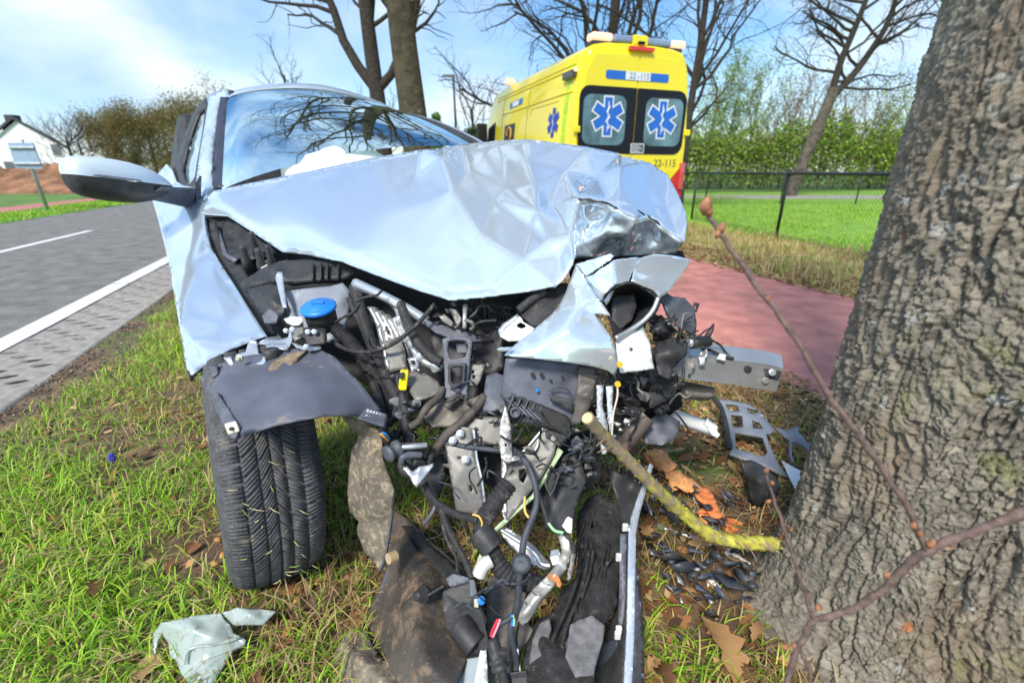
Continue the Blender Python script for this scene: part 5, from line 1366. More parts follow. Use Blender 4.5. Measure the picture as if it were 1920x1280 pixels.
sheet('strut_plate', [(879, 684, 1.0), (910, 683, 1.0), (900, 715, .98), (893, 725, .97), (880, 722, .97)], (), ALUD, car, .005, 5, 0, holes=[[(884, 694), (889, 694), (889, 700), (884, 700)], [(886, 703), (891, 703), (891, 709), (886, 709)]])
MB().tube([P(872, 572, 1.06), P(871, 615, 1.02)], .0055, 8).build('prop_pin', ZINC, car, True)
sheet('latch_hook', [(822, 592, 1.07), (835, 590, 1.07), (850, 604, 1.05), (846, 610, 1.04), (830, 602, 1.06)], (), ALUD, car, .006, 4, 0)
sheet('latch_hook', [(842, 578, 1.07), (856, 580, 1.06), (866, 600, 1.04), (858, 614, 1.03), (852, 600, 1.05)], (), ALUD, car, .006, 4, 0, .01, 60)
hose('latch_ring', [(872, 600, 1.03), (884, 604, 1.02), (888, 612, 1.02), (882, 618, 1.01)], .0045, ALUD, car)
sheet('fan_shroud', [(805, 610, 1.16), (905, 600, 1.15), (935, 575, 1.15), (960, 600, 1.10), (940, 640, 1.08), (945, 690, 1.05), (905, 720, 1.04), (890, 760, 1.02), (812, 690, 1.08)], (), PLB, car, .012, 8, 1, .006, 20)
for k in range(6): sheet('shroud_rib', [(918 + k * 7, 560 + k * 3, 1.12), (921 + k * 7, 560 + k * 3, 1.12), (919 + k * 6, 600 + k * 2, 1.08), (916 + k * 6, 600 + k * 2, 1.08)], (), PLB, car, .006, 8, 0)
for k in range(3): sheet('shroud_rib', [(915, 572 + k * 13, 1.11), (958, 578 + k * 13, 1.10), (958, 581 + k * 13, 1.10), (915, 575 + k * 13, 1.11)], (), PLB, car, .006, 8, 0)
# yellow airbag plug with harness
plug = MB().hexa([P(746, 732, .965), P(762, 733, .965), P(764, 722, .985), P(749, 720, .985), P(750, 695, .975), P(766, 696, .975), P(767, 692, .995), P(752, 691, .995)]).build('airbag_plug', M('plug_yellow', (.88, .72, .01), .4, var=.04), car, bevel=.003)
sheet('plug_window', [(748, 698, .968), (757, 697, .968), (756, 709, .963), (748, 710, .963)], (), PLB, plug, .003, 4, 0)
sheet('mount_plate', [(770, 692, 1.04), (790, 695, 1.03), (822, 715, 1.0), (828, 730, .98), (820, 738, .96), (780, 752, .94), (768, 735, .97), (762, 710, 1.01)], (), ALUD, car, .006, 8, 1, .004, 20)
hose('rail_tube', [(830, 728, .955), (822, 745, .93), (800, 765, .90), (786, 788, .885), (770, 800, .88)], .009, M('cast_brown', (.09, .078, .066), .7, .2, var=.3, vscale=40, bump=.5, speck=((.2, .17, .14), .58, 200)), car)
sheet('subframe', [(800, 760, .95), (832, 746, .95), (880, 748, .95), (905, 738, .96), (908, 752, .945), (870, 778, .915), (850, 800, .895), (820, 800, .895), (796, 790, .905)], [(850, 768, .925)], M('cast_dirty', (.15, .135, .115), .6, .4, var=.3, vscale=20, bump=.5, bscale=60), car, .012, 6, 1, .005, 30)
hose('subframe_arm', [(908, 742, .935), (890, 768, .905), (865, 792, .88), (840, 812, .865), (822, 836, .855), (805, 862, .85)], .010, M('cast_brown', (.06, .05, .042)), car)
hose('subframe_arm', [(858, 745, .93), (846, 752, .92), (838, 764, .91)], .010, M('cast_brown', (.06, .05, .042)), car)

# ---- centre right: control box, ribbed carrier, pale bumper skin
sheet('control_box', [(948, 672, .93), (985, 672, .925), (1084, 682, .92), (1090, 690, .925), (1083, 760, .895), (1076, 800, .88), (1060, 790, .882), (1012, 765, .89), (985, 748, .895), (962, 742, .90), (944, 752, .90), (938, 740, .91)], (), PLG, car, .012, 8, 0, .001, 12)
for (x, y, r_) in ((999, 703, .005), (1016, 703, .005), (1033, 714, .003), (1055, 707, .003)):
    MB().lathe(P(x, y, .905), (0, -1, .3), [(r_, -.006), (r_, .003)], 12).build('hole_plug', DARK, car)
MB().lathe(P(1007, 731, .893), (0, -1, .3), [(.004, -.004), (.004, .003)], 12).build('blue_clip', CAP, car)
sheet('box_flap', [(1030, 738, .885), (1074, 750, .875), (1075, 772, .868), (1032, 752, .878)], (), PLB, car, .004, 8, 0)
hose('box_seam', [(1030, 732, .89), (1045, 727, .888), (1062, 729, .886), (1074, 742, .878)], .0016, PLB, car)
sheet('side_cover', [(912, 704, .96), (930, 698, .955), (950, 706, .93), (945, 775, .895), (928, 778, .895), (904, 770, .91), (908, 730, .94)], (), PLG, car, .01, 7, 0)
sheet('curved_shield', [(1086, 686, .915), (1118, 688, .92), (1116, 720, .90), (1108, 760, .88), (1096, 780, .87), (1085, 795, .865), (1070, 796, .87), (1080, 740, .89)], [(1098, 740, .868)], M('scuffed_shield', (.10, .09, .08), .5, var=.3, vscale=8, dirt=((.2, .17, .13), .6, 14)), car, .005, 7, 1)
car_lat = sheet('ribbed_carrier', [(948, 745, .905), (970, 740, .90), (1000, 752, .893), (1062, 778, .878), (1072, 790, .872), (1066, 820, .85), (1040, 806, .86), (1020, 800, .865), (990, 796, .87), (958, 788, .88), (948, 765, .895)], (), DARK, car, .006, 8, 0)
for k in range(10):
    x0 = 946 + k * 13; y0 = 745 + k * 5
    sheet('rib', [(x0 + 16, y0 - 3, .885), (x0 + 18.5, y0 - 3, .885), (x0 + 4, y0 + 34, .872), (x0 + 1, y0 + 34, .872)], (), PLG, car_lat, .008, 12, 0)
    if k < 8: sheet('rib', [(x0 + 2, y0 + 4, .888), (x0 + 4, y0 + 2, .888), (x0 + 36, y0 + 32, .868), (x0 + 33, y0 + 34, .868)], (), PLG, car_lat, .008, 12, 0)
MB().lathe(P(966, 772, .872), (0, -1, .3), [(.007, -.004), (.012, -.004), (.012, .006), (.007, .006), (.007, .0)], 18).build('boss', PLG, car_lat, True)
sheet('carrier_block', [(1020, 806, .872), (1060, 812, .862), (1064, 828, .852), (1050, 838, .848), (1026, 822, .86)], (), PLB, car, .02, 6, 0, .008, 60)
# pale skin
skin = sheet('bumper_skin', [(945, 666, .88), (958, 652, .90), (993, 624, .93), (1030, 592, .96), (1047, 575, .97), (1060, 550, .98), (1068, 528, .985), (1080, 494, .99), (1098, 518, .975), (1112, 540, .95), (1126, 563, .93), (1145, 592, .905), (1114, 588, .925), (1126, 604, .91), (1144, 629, .895), (1156, 658, .89), (1160, 686, .895), (1153, 706, .895), (1141, 695, .885), (1116, 688, .875), (1060, 679, .872), (1000, 672, .875)], [(1060, 620, .885), (1090, 570, .925), (1010, 650, .885), (1110, 650, .875)], PAINT, car, .004, 7, 2, .002, 8)
sheet('skin_spike', [(931, 655, .87), (940, 651, .872), (962, 650, .88), (952, 659, .873), (940, 659, .87)], (), PAINT, skin, .004, 5, 0)
sheet('skin_upper', [(1080, 495, .985), (1110, 486, .975), (1144, 475, .965), (1152, 480, .96), (1146, 486, .96), (1130, 496, .958), (1123, 502, .956), (1111, 511, .958), (1098, 517, .965)], (), PAINT, car, .004, 5, 1, jag=.8)
sheet('skin_middle', [(1098, 519, .955), (1112, 515, .95), (1125, 504, .945), (1140, 496, .945), (1150, 488, .948), (1157, 486, .95), (1198, 482, .985), (1188, 504, .965), (1178, 529, .94), (1153, 534, .925), (1134, 551, .918), (1127, 564, .925)], [(1150, 508, .935)], PAINT, car, .004, 5, 1, .003, 20, jag=.5)
sheet('skin_flap', [(1199, 484, .98), (1226, 476, 1.0), (1270, 480, 1.03), (1296, 487, 1.05), (1287, 502, 1.03), (1254, 547, .97), (1238, 558, .95), (1226, 544, .95), (1184, 527, .935), (1189, 505, .965)], [(1235, 515, .985)], PAINT, car, .004, 6, 2)
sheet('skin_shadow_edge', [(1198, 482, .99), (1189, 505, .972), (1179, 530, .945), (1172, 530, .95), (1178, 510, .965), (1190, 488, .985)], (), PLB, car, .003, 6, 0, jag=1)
lowp = sheet('primer_plate', [(1155, 636, .915), (1178, 620, .93), (1206, 604, .95), (1208, 619, .945), (1220, 647, .93), (1223, 676, .92), (1228, 691, .915), (1195, 696, .90), (1163, 699, .89), (1157, 670, .90)], (), WPRIM, car, .003, 6, 1, .003, 14, jag=.6, holes=[[(1181, 652), (1186, 652), (1188, 656), (1185, 659), (1180, 657)]])
# headlamp bucket
sheet('lamp_bucket', [(1128, 565, .95), (1136, 550, .96), (1153, 536, .965), (1180, 530, .97), (1210, 545, .985), (1232, 560, .99), (1225, 575, .985), (1205, 600, .965), (1175, 622, .94), (1152, 634, .93), (1145, 600, .935)], [(1180, 575, 1.08), (1160, 590, 1.05), (1200, 560, 1.06)], DARK, car, .004, 6, 1)
sheet('lamp_lens', [(1146, 560, .985), (1160, 552, .99), (1190, 552, 1.0), (1194, 575, .98), (1185, 600, .955), (1158, 622, .935), (1148, 600, .95)], (), PLB, car, .01, 7, 1)
hose('lamp_rim', [(1128, 566, .925), (1140, 548, .935), (1158, 536, .935), (1182, 530, .94), (1208, 540, .955), (1234, 560, .965)], .0035, PLB, car)
hose('lamp_rim', [(1234, 558, .96), (1225, 580, .95), (1208, 600, .94), (1180, 620, .925), (1154, 634, .905)], .0055, ZINC, car)
hose('lamp_rim', [(1238, 562, .97), (1228, 584, .96), (1210, 604, .95), (1182, 624, .935)], .004, PLB, car)
sheet('lamp_reflector', [(1130, 562, .94), (1138, 550, .945), (1152, 540, .95), (1150, 548, .95), (1142, 566, .94), (1137, 572, .935)], (), ZINC, car, .003, 5, 0)
# far corner: brackets, beam
sheet('corner_bracket', [(1238, 556, 1.0), (1250, 548, 1.01), (1262, 556, 1.02), (1284, 558, 1.04), (1300, 575, 1.05), (1306, 600, 1.04), (1305, 640, 1.0), (1297, 632, 1.0), (1283, 610, 1.0), (1280, 622, .99), (1262, 600, .99), (1250, 582, .99)], (), PLG, car, .006, 6, 0, .006, 25, jag=1)
sheet('corner_tab', [(1296, 580, 1.06), (1304, 567, 1.06), (1312, 569, 1.07), (1306, 586, 1.05)], (), PLB, car, .004, 5, 0, holes=[[(1302, 573), (1307, 572), (1305, 580), (1301, 579)]])
sheet('fan_piece', [(1230, 640, .98), (1262, 632, .99), (1290, 640, .99), (1288, 665, .96), (1262, 690, .935), (1258, 710, .92), (1235, 700, .925), (1228, 670, .945)], [(1255, 660, .925)], PLB, car, .01, 8, 1, .01, 20)
sheet('lower_duct', [(1220, 600, 1.0), (1240, 590, 1.02), (1270, 620, 1.02), (1250, 650, 1.0), (1225, 640, .99)], [(1245, 618, .97)], DARK, car, .01, 7, 1, .01, 25)
beam = MB().prism([P(1256, 694, .985), P(1294, 667, 1.02), P(1360, 673, 1.03), P(1440, 683, 1.045), P(1470, 691, 1.05), P(1456, 736, 1.01), P(1362, 720, .99), P(1281, 711, .97)], Vector((.02, .05, .018))).build('crash_beam', ALU, car, bevel=.003)
MB().prism([P(1432, 690, 1.035), P(1464, 695, 1.04), P(1458, 708, 1.028), P(1436, 703, 1.024)], Vector((0, -.008, 0))).build('beam_pad', PLB, beam, bevel=.001)
for x, y, Y, mt in ((1402, 692, 1.022, DARK), (1435, 713, 1.012, ALUD), (1448, 698, 1.018, ZINC)):
    MB().lathe(P(x, y, Y), (-.1, -1, .3), [(.0085, -.004), (.0085, .003), (.006, .004)], 16).build('beam_bolt', mt, beam)
sheet('beam_top_plate', [(1294, 664, 1.03), (1330, 658, 1.07), (1440, 676, 1.09), (1470, 690, 1.055), (1440, 682, 1.05)], (), ZINC, beam, .004, 8, 0)
sheet('steel_strap', [(1316, 656, 1.02), (1324, 646, 1.02), (1326, 664, 1.0), (1322, 672, .995), (1324, 685, .99), (1312, 686, .99), (1310, 670, 1.0)], (), ZINC, car, .003, 4, 0)
MB().lathe(P(1298, 642, 1.0), Vector((-1, -.4, .1)), [(.013, -.05), (.015, -.01), (.015, .002), (.006, .004)], 16).build('round_sensor', PLB, car, True)
MB().lathe(P(1294, 642, .99), Vector((-1, -.6, .1)), [(.0115, .0), (.0115, .006), (.004, .008)], 16).build('sensor_face', ZINC, car, True)
sheet('oil_cooler', [(1280, 714, 1.02), (1340, 726, 1.03), (1340, 742, 1.01), (1284, 738, 1.0)], (), ALUD, car, .03, 8, 0)
for k in range(6): MB().tube([P(1282, 716 + k * 4, 1.005), P(1339, 727.5 + k * 3, 1.015)], .0014, 4).build('cooler_fin', M('fin_dark', (.10, .09, .08), .6), car)
hose('wire', [(1312, 630, 1.02), (1330, 636, 1.03), (1348, 645, 1.05), (1362, 662, 1.05), (1372, 672, 1.04)], .0028, RUB, car)
hose('wire', [(1310, 650, 1.02), (1335, 658, 1.03), (1355, 668, 1.03), (1375, 672, 1.03)], .004, RUB, car)
hose('wire', [(1318, 640, 1.02), (1326, 624, 1.03), (1338, 608, 1.04)], .003, RUB, car)
sheet('wire_lug', [(1322, 634, 1.02), (1334, 620, 1.03), (1340, 606, 1.04), (1338, 620, 1.03), (1330, 636, 1.02)], (), PLB, car, .003, 4, 0)
sheet('clear_clip', [(1344, 672, 1.01), (1350, 662, 1.02), (1362, 664, 1.02), (1360, 676, 1.005)], (), M('clear_plastic', (.6, .66, .7), .2), car, .004, 4, 0)

# black strut end and bracket under the bonnet lip, added dark backing sheet for the shade behind the torn skin
sheet('seal_strut', [(969, 580, 1.0), (1012, 545, 1.02), (1030, 541, 1.02), (1061, 530, 1.0), (1067, 545, .985), (1040, 585, .96), (1002, 616, .94), (981, 596, .96)], [(1010, 572, .965)], RUB, car, .01, 6, 1)
hose('seal_tube', [(972, 582, .975), (996, 563, .985), (1022, 545, .995)], .010, RUB, car, 10)
sheet('strut_bracket', [(934, 622, .955), (941, 610, .965), (969, 590, .975), (977, 595, .965), (981, 603, .955), (1001, 615, .935), (982, 638, .92), (953, 638, .925), (938, 630, .94)], (), WPRIM, car, .006, 5, 0, holes=[[(968, 607), (975, 603), (984, 607), (986, 613), (978, 616), (970, 613)]])
sheet('bracket_lip', [(933, 621, .95), (941, 608, .96), (970, 588, .972), (972, 592, .965), (945, 612, .95), (938, 626, .94)], (), ZINC, car, .006, 5, 0)
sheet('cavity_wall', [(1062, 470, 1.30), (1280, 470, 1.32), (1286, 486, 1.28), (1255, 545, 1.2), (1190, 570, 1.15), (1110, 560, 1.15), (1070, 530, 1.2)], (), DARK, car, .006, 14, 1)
# ================================================================ torn lower front of the car
sheet('lower_crossmember', [(842, 800, .90), (900, 780, .90), (948, 782, .895), (950, 830, .865), (905, 834, .86), (858, 820, .875)], (), ALUD, car, .02, 8, 0, .004, 14)
arm = sheet('crash_box_plate', [(848, 806, .872), (868, 800, .87), (884, 803, .868), (886, 830, .855), (890, 860, .835), (900, 900, .81), (910, 966, .775), (880, 962, .775), (855, 958, .78), (848, 910, .80), (842, 880, .82), (838, 850, .84), (834, 828, .858)], [(865, 880, .815)], ALUD, car, .006, 6, 1, holes=[[(879, 910), (884, 908), (886, 916), (884, 922), (880, 918)], [(897, 955), (902, 954), (903, 964), (898, 964)], [(858, 856), (864, 855), (864, 859), (858, 859)]])
for x, y, Y in ((863, 813, .858), (849, 826, .85), (873, 862, .823)):
    MB().lathe(P(x, y, Y), (0, -1, .6), [(.009, 0), (.009, .004), (.006, .005), (.006, .011), (.003, .012)], 8).build('bolt', ZINC, arm)
sheet('plate_flange', [(884, 803, .868), (888, 806, .86), (894, 860, .83), (904, 900, .805), (913, 968, .77), (909, 968, .775), (899, 900, .81), (890, 862, .835)], (), ZINC, arm, .004, 6, 0)
ang = sheet('angle_bracket', [(952, 868, .835), (968, 858, .84), (1020, 800, .875), (1044, 820, .86), (1040, 850, .84), (1012, 900, .80), (980, 940, .775), (952, 976, .75), (945, 970, .755), (942, 900, .80)], [(975, 890, .80)], ALUD, car, .005, 7, 0, .002, 14, holes=[[(972, 880), (984, 876), (988, 888), (982, 906), (974, 900)]])
sheet('angle_flange', [(940, 860, .84), (953, 868, .83), (950, 975, .748), (943, 968, .753), (940, 905, .80)], (), ALU, ang, .004, 7, 0)
hose('angle_edge', [(953, 868, .828), (985, 842, .845), (1019, 802, .868)], .003, ZINC, ang)
hose('weld_seam', [(1008, 824, .85), (1008, 834, .842), (1002, 846, .835)], .0025, ZINC, ang)
# perforated strip folded up
sheet('perforated_strip', [(947, 760, .86), (951, 768, .858), (958, 800, .84), (961, 852, .81), (978, 858, .80), (966, 863, .795), (950, 866, .79), (940, 858, .80), (936, 835, .815), (937, 800, .835)], [(949, 830, .81)], M('perforated_metal', (.55, .54, .52), .4, .6, var=.35, vscale=160, bump=.6, bscale=260), car, .003, 5, 1, holes=[[(946, 831), (951, 831), (951, 837), (946, 837)]])
# connectors and harness on the kerb side
con = MB().hexa([P(672, 790, .80), P(724, 803, .79), P(728, 780, .83), P(684, 766, .84), P(668, 784, .785), P(720, 800, .775), P(726, 776, .815), P(690, 762, .825)]).build('ecu_connector', PLG, car, bevel=.004)
for r_ in range(2):
    for k in range(6):
        q = P(690 + k * 5.6 - r_ * 3, 771 + k * 1.6 + r_ * 9, .812 - r_ * .012)
        MB().box(q, (.0042, .006, .006)).build('terminal', M('terminal_pale', (.6, .62, .66), .4), con)
hose('harness', [(715, 800, .81), (722, 815, .82), (728, 830, .83), (735, 845, .84)], .009, RUB, car)
hose('orange_wire', [(712, 812, .80), (720, 818, .80), (728, 826, .81)], .0022, M('wire_orange', (.8, .35, .05), .4), car)
hose('blue_wire', [(716, 810, .80), (724, 814, .80), (730, 822, .81)], .0022, CAP, car)
hose('harness', [(755, 735, .96), (760, 770, .93), (762, 800, .90), (768, 830, .88)], .013, RUB, car)
hose('harness', [(745, 700, 1.0), (748, 740, .96), (752, 780, .92), (746, 815, .89), (730, 826, .87), (712, 830, .86)], .006, RUB, car)
hose('harness', [(700, 720, 1.03), (712, 760, .98), (718, 800, .92), (716, 830, .88)], .014, RUB, car, corr=.007)
for (x, y, Y) in ((738, 752, .95), (744, 776, .92), (776, 756, .93), (782, 840, .86), (798, 850, .86), (770, 862, .85)):
    MB().lathe(P(x, y, Y), (.6, -.6, .3), [(.007, -.01), (.007, .008), (.010, .008), (.010, .016)], 10).build('small_fitting', ZINC, car)
# latch assembly
lat = MB().hexa([P(732, 862, .83), P(806, 850, .83), P(808, 836, .86), P(735, 838, .86), P(728, 845, .82), P(800, 838, .82), P(806, 828, .85), P(735, 828, .85)]).build('latch_body', M('cast_brown', (.06, .05, .042)), car, bevel=.004)
MB().lathe(P(736, 846, .80), LD * -1 + Vector((0, -.4, 0)), [(.010, -.02), (.019, -.016), (.019, -.008), (.013, -.004), (.013, .004), (.018, .008), (.018, .014), (.008, .016)], 18).build('actuator', PLG, lat, True)
hose('actuator_rod', [(754, 838, .805), (780, 836, .81), (800, 834, .82)], .006, ZINC, lat)
hose('latch_arm', [(752, 866, .80), (755, 856, .80), (770, 852, .81), (790, 852, .82)], .008, PLG, lat)
sheet('v_bracket', [(755, 877, .79), (763, 874, .792), (773, 884, .785), (786, 874, .79), (800, 872, .795), (812, 868, .80), (813, 873, .795), (795, 895, .775), (781, 914, .76), (774, 906, .765), (768, 892, .775)], [(782, 892, .772)], ZINC, car, .006, 4, 1)
hose('latch_cable', [(812, 840, .85), (806, 860, .84), (798, 872, .83), (790, 868, .82), (775, 866, .81)], .009, RUB, car)
sheet('dark_panel', [(742, 868, .86), (800, 860, .88), (830, 850, .88), (835, 900, .85), (815, 960, .82), (780, 900, .84), (745, 890, .85)], (), PLB, car, .006, 10, 0, .005, 14)
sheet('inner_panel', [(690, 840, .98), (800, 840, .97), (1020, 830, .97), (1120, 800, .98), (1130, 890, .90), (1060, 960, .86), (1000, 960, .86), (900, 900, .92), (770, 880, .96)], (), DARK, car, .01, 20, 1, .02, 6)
# hanging loom: convoluted tubes and taped wires
hose('loom', [(795, 906, .80), (812, 935, .78), (832, 952, .765), (860, 965, .75), (895, 975, .74)], .0085, RUB, car, corr=.005)
hose('loom', [(826, 950, .77), (838, 985, .74), (856, 1020, .71), (872, 1050, .69), (884, 1080, .675)], .0075, RUB, car, corr=.005)
hose('loom_wire', [(826, 955, .77), (832, 990, .74), (842, 1020, .715), (856, 1045, .70), (858, 1070, .69)], .004, RUB, car)
hose('loom_wire', [(818, 945, .78), (808, 965, .77), (794, 982, .765)], .0045, PLG, car)
hose('loom_wire', [(886, 964, .74), (898, 968, .735), (904, 980, .73), (902, 992, .728)], .002, M('wire_amber', (.8, .5, .12), .4), car)
hose('loom_wire', [(832, 830, .86), (870, 836, .85), (900, 840, .84), (940, 845, .83), (975, 848, .82)], .006, TAPE, car)
hose('loom_wire', [(872, 836, .845), (890, 824, .845), (902, 820, .84), (900, 832, .838), (888, 828, .84)], .003, RUB, car)
hose('taped_loom', [(962, 842, .83), (982, 860, .80), (996, 885, .775), (1006, 920, .75), (1005, 950, .73), (992, 985, .705), (982, 1015, .685), (978, 1050, .66), (973, 1085, .645), (972, 1120, .63), (966, 1150, .62), (958, 1175, .61), (962, 1210, .60), (968, 1240, .59), (965, 1290, .57)], .0068, TAPE, car, 10)
MB().lathe(P(978, 1056, .645), Vector((-.2, -.8, .6)), [(.016, -.008), (.018, -.004), (.018, .004), (.010, .008), (.005, .006)], 20).build('grommet', TAPE, car, True)
hose('loom_wire', [(1002, 900, .765), (1015, 940, .74), (1024, 970, .72), (1030, 985, .71), (1045, 996, .705)], .0045, RUB, car)
hose('loom_wire', [(1028, 980, .71), (1040, 994, .70), (1056, 998, .698)], .003, M('wire_green', (.35, .65, .35), .4), car)
hose('loom_wire', [(984, 930, .76), (984, 955, .745), (990, 968, .735), (998, 972, .73)], .0026, M('wire_amber', (.8, .5, .12)), car)
hose('loom_wire', [(966, 1150, .615), (950, 1162, .61), (932, 1172, .605), (922, 1190, .60)], .005, TAPE, car)
hose('red_wire', [(934, 1160, .605), (926, 1175, .60), (920, 1192, .595)], .0024, M('wire_red', (.75, .04, .06), .4), car)
hose('pink_wire', [(938, 1160, .605), (932, 1176, .60), (924, 1194, .595)], .0022, M('wire_pink', (.8, .35, .45), .4), car)
for k, (dx, mt) in enumerate(((0, CAP), (3, M('wire_green', (.35, .65, .35))), (6, M('wire_white', (.8, .8, .8), .4)))):
    hose('plug_wire', [(964 + dx, 1216, .598), (966 + dx, 1240, .59), (970 + dx, 1262, .58)], .0024, mt, car)
for k, (dx, mt) in enumerate(((0, CAP), (3, M('wire_green', (.35, .65, .35))))):
    hose('plug_wire', [(959 + dx, 1152, .612), (961 + dx, 1162, .61), (960 + dx, 1172, .607)], .0026, mt, car)
fogp = MB().lathe(P(922, 1196, .592), (P(945, 1275, .55) - P(922, 1196, .592)), [(.008, 0), (.011, .004), (.013, .02), (.013, .032), (.017, .034), (.017, .038), (.013, .040), (.016, .046), (.016, .050), (.010, .054), (.009, .08), (.006, .11)], 16).build('lamp_plug', PLB, car, True)
MB().box(P(940, 1225, .575), (.02, .014, .02)).build('plug_latch', PLB, fogp, bevel=.003)
MB().hexa([P(930, 1275, .56), P(990, 1268, .56), P(1000, 1310, .53), P(925, 1320, .53), P(935, 1262, .565), P(988, 1255, .565), P(998, 1268, .57), P(928, 1275, .575)]).build('harness_plug', PLB, car, bevel=.004)
# big dark corrugated intake hose and pale green strap
hose('intake_hose', [(955, 905, .80), (925, 945, .77), (905, 985, .745), (915, 1020, .725), (930, 1050, .705), (950, 1075, .69), (985, 1090, .68), (1015, 1100, .675)], .021, RUB, car, 14, corr=.010)
hose('intake_collar', [(898, 995, .735), (912, 1012, .722), (924, 1028, .712)], .026, PLB, car, 14)
hose('white_elbow', [(898, 1078, .675), (906, 1060, .682), (920, 1050, .69)], .014, M('elbow_white', (.62, .62, .6), .5), car)
GRN = M('strap_green', (.42, .55, .33), .5, var=.08)
sheet('green_strap', [(1046, 838, .86), (1056, 846, .85), (1032, 885, .82), (1003, 930, .785), (930, 998, .735), (927, 990, .738), (996, 928, .79), (1025, 880, .825)], (), GRN, car, .004, 8, 0)
sheet('green_strap', [(909, 1018, .722), (916, 1024, .72), (905, 1055, .70), (898, 1082, .688), (888, 1078, .69), (896, 1045, .708)], (), GRN, car, .004, 8, 0)
# lower metal: rail, shiny bent channel, dark ducts
sheet('lower_rail', [(935, 990, .755), (950, 988, .755), (1000, 1020, .735), (1035, 1060, .71), (1020, 1068, .70), (985, 1050, .712), (945, 1010, .74)], (), ALU, car, .01, 7, 0)
hose('rail_edge', [(938, 992, .748), (985, 1022, .728), (1005, 1040, .715), (1015, 1056, .705), (1032, 1060, .70)], .005, ZINC, car)
sheet('bent_channel', [(1046, 1004, .735), (1056, 996, .735), (1068, 1016, .715), (1071, 1040, .70), (1061, 1068, .68), (1040, 1096, .66), (1012, 1132, .64), (992, 1164, .625), (980, 1172, .62), (968, 1160, .622), (966, 1146, .63), (998, 1106, .652), (1028, 1076, .672), (1046, 1054, .69), (1054, 1034, .705), (1050, 1018, .72)], [(1062, 1042, .684), (1036, 1082, .652), (1004, 1124, .628), (984, 1152, .612)], M('pale_cast', (.50, .50, .48), .42, .45, var=.15, vscale=30, bump=.3, bscale=90, dirt=((.28, .24, .20), .60, 40), speck=((.22, .18, .14), .62, 200)), car, .006, 5, 2, .006, 40)
for x, y, Y in ((1022, 1092, .648), (1004, 1112, .638), (990, 1132, .628)): hose('channel_crack', [(x - 8, y - 6, Y), (x, y + 3, Y), (x + 10, y + 4, Y)], .0009, M('crack_dark', (.05, .04, .03), .8), car, 4, 3)
MB().hexa([P(1030, 1045, .70), P(1048, 1040, .70), P(1052, 1056, .69), P(1036, 1062, .688), P(1032, 1030, .715), P(1048, 1026, .715), P(1054, 1044, .70), P(1038, 1050, .698)]).build('cast_lug', ZINC, car, bevel=.003)
sheet('dark_duct', [(1010, 915, .84), (1050, 860, .87), (1085, 850, .87), (1100, 900, .84), (1080, 950, .80), (1075, 985, .775), (1045, 1000, .765), (1020, 985, .77)], [(1050, 930, .80)], PLB, car, .006, 9, 1, .006, 14)
sheet('vent_frame', [(1020, 905, .785), (1034, 872, .805), (1050, 888, .795), (1040, 918, .775), (1032, 932, .765)], (), PLB, car, .008, 5, 0, holes=[[(1024, 905), (1034, 880), (1046, 890), (1038, 915), (1032, 924)]])
sheet('vent_mesh', [(1022, 905, .79), (1034, 876, .81), (1048, 889, .80), (1038, 917, .78), (1032, 928, .77)], (), DARK, car, .004, 8, 0)
sheet('white_shard', [(1054, 985, .74), (1066, 968, .75), (1074, 972, .75), (1072, 1000, .73), (1064, 998, .73)], (), WPRIM, car, .003, 6, 0)
sheet('clip_rail', [(1072, 1036, .70), (1080, 1038, .70), (1070, 1085, .67), (1062, 1088, .67)], (), ALUD, car, .006, 8, 0)
hose('cable', [(1056, 998, .72), (1068, 1010, .71), (1074, 1022, .705), (1076, 1034, .70)], .004, PLB, car)
sheet('hanging_blade', [(1118, 722, .90), (1132, 720, .90), (1130, 760, .88), (1140, 800, .86), (1138, 850, .83), (1128, 852, .83), (1120, 790, .865)], (), ALU, car, .004, 6, 1)
sheet('hanging_blade', [(1136, 724, .90), (1150, 722, .90), (1148, 780, .87), (1144, 815, .85), (1140, 780, .87)], (), ZINC, car, .004, 6, 1)
hose('cord', [(1156, 715, .88), (1158, 740, .87), (1150, 775, .86), (1148, 800, .85), (1146, 835, .84)], .0022, M('cord_pale', (.7, .62, .5), .6), car)
for (x, y) in ((1162, 683), (1158, 720)): MB().lathe(P(x, y, .875), (0, -1, .2), [(.003, -.004), (.007, 0), (.006, .004)], 10).build('amber_dot', M('amber_plastic', (.85, .5, .03), .3), car)
hose('drive_shaft', [(1150, 850, .95), (1180, 815, .98), (1210, 780, 1.0)], .026, M('dirty_shaft', (.16, .13, .11), .6, .4, var=.3, dirt=((.25, .15, .1), .55, 20)), car, 12)
sheet('sump_guard', [(1200, 800, 1.02), (1240, 770, 1.04), (1276, 790, 1.04), (1270, 820, 1.01), (1240, 835, .99), (1210, 830, .99)], (), PLG, car, .006, 8, 1, .008, 18)
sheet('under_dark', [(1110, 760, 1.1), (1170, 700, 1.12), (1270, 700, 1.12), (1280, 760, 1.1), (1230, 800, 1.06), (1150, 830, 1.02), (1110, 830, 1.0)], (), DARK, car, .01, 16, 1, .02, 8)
MB().hexa([P(1212, 655, 1.0), P(1268, 668, 1.0), P(1266, 745, .97), P(1215, 770, .96), P(1214, 650, 1.06), P(1270, 662, 1.06), P(1268, 740, 1.04), P(1217, 765, 1.04)]).build('black_housing', PLB, car, bevel=.012)
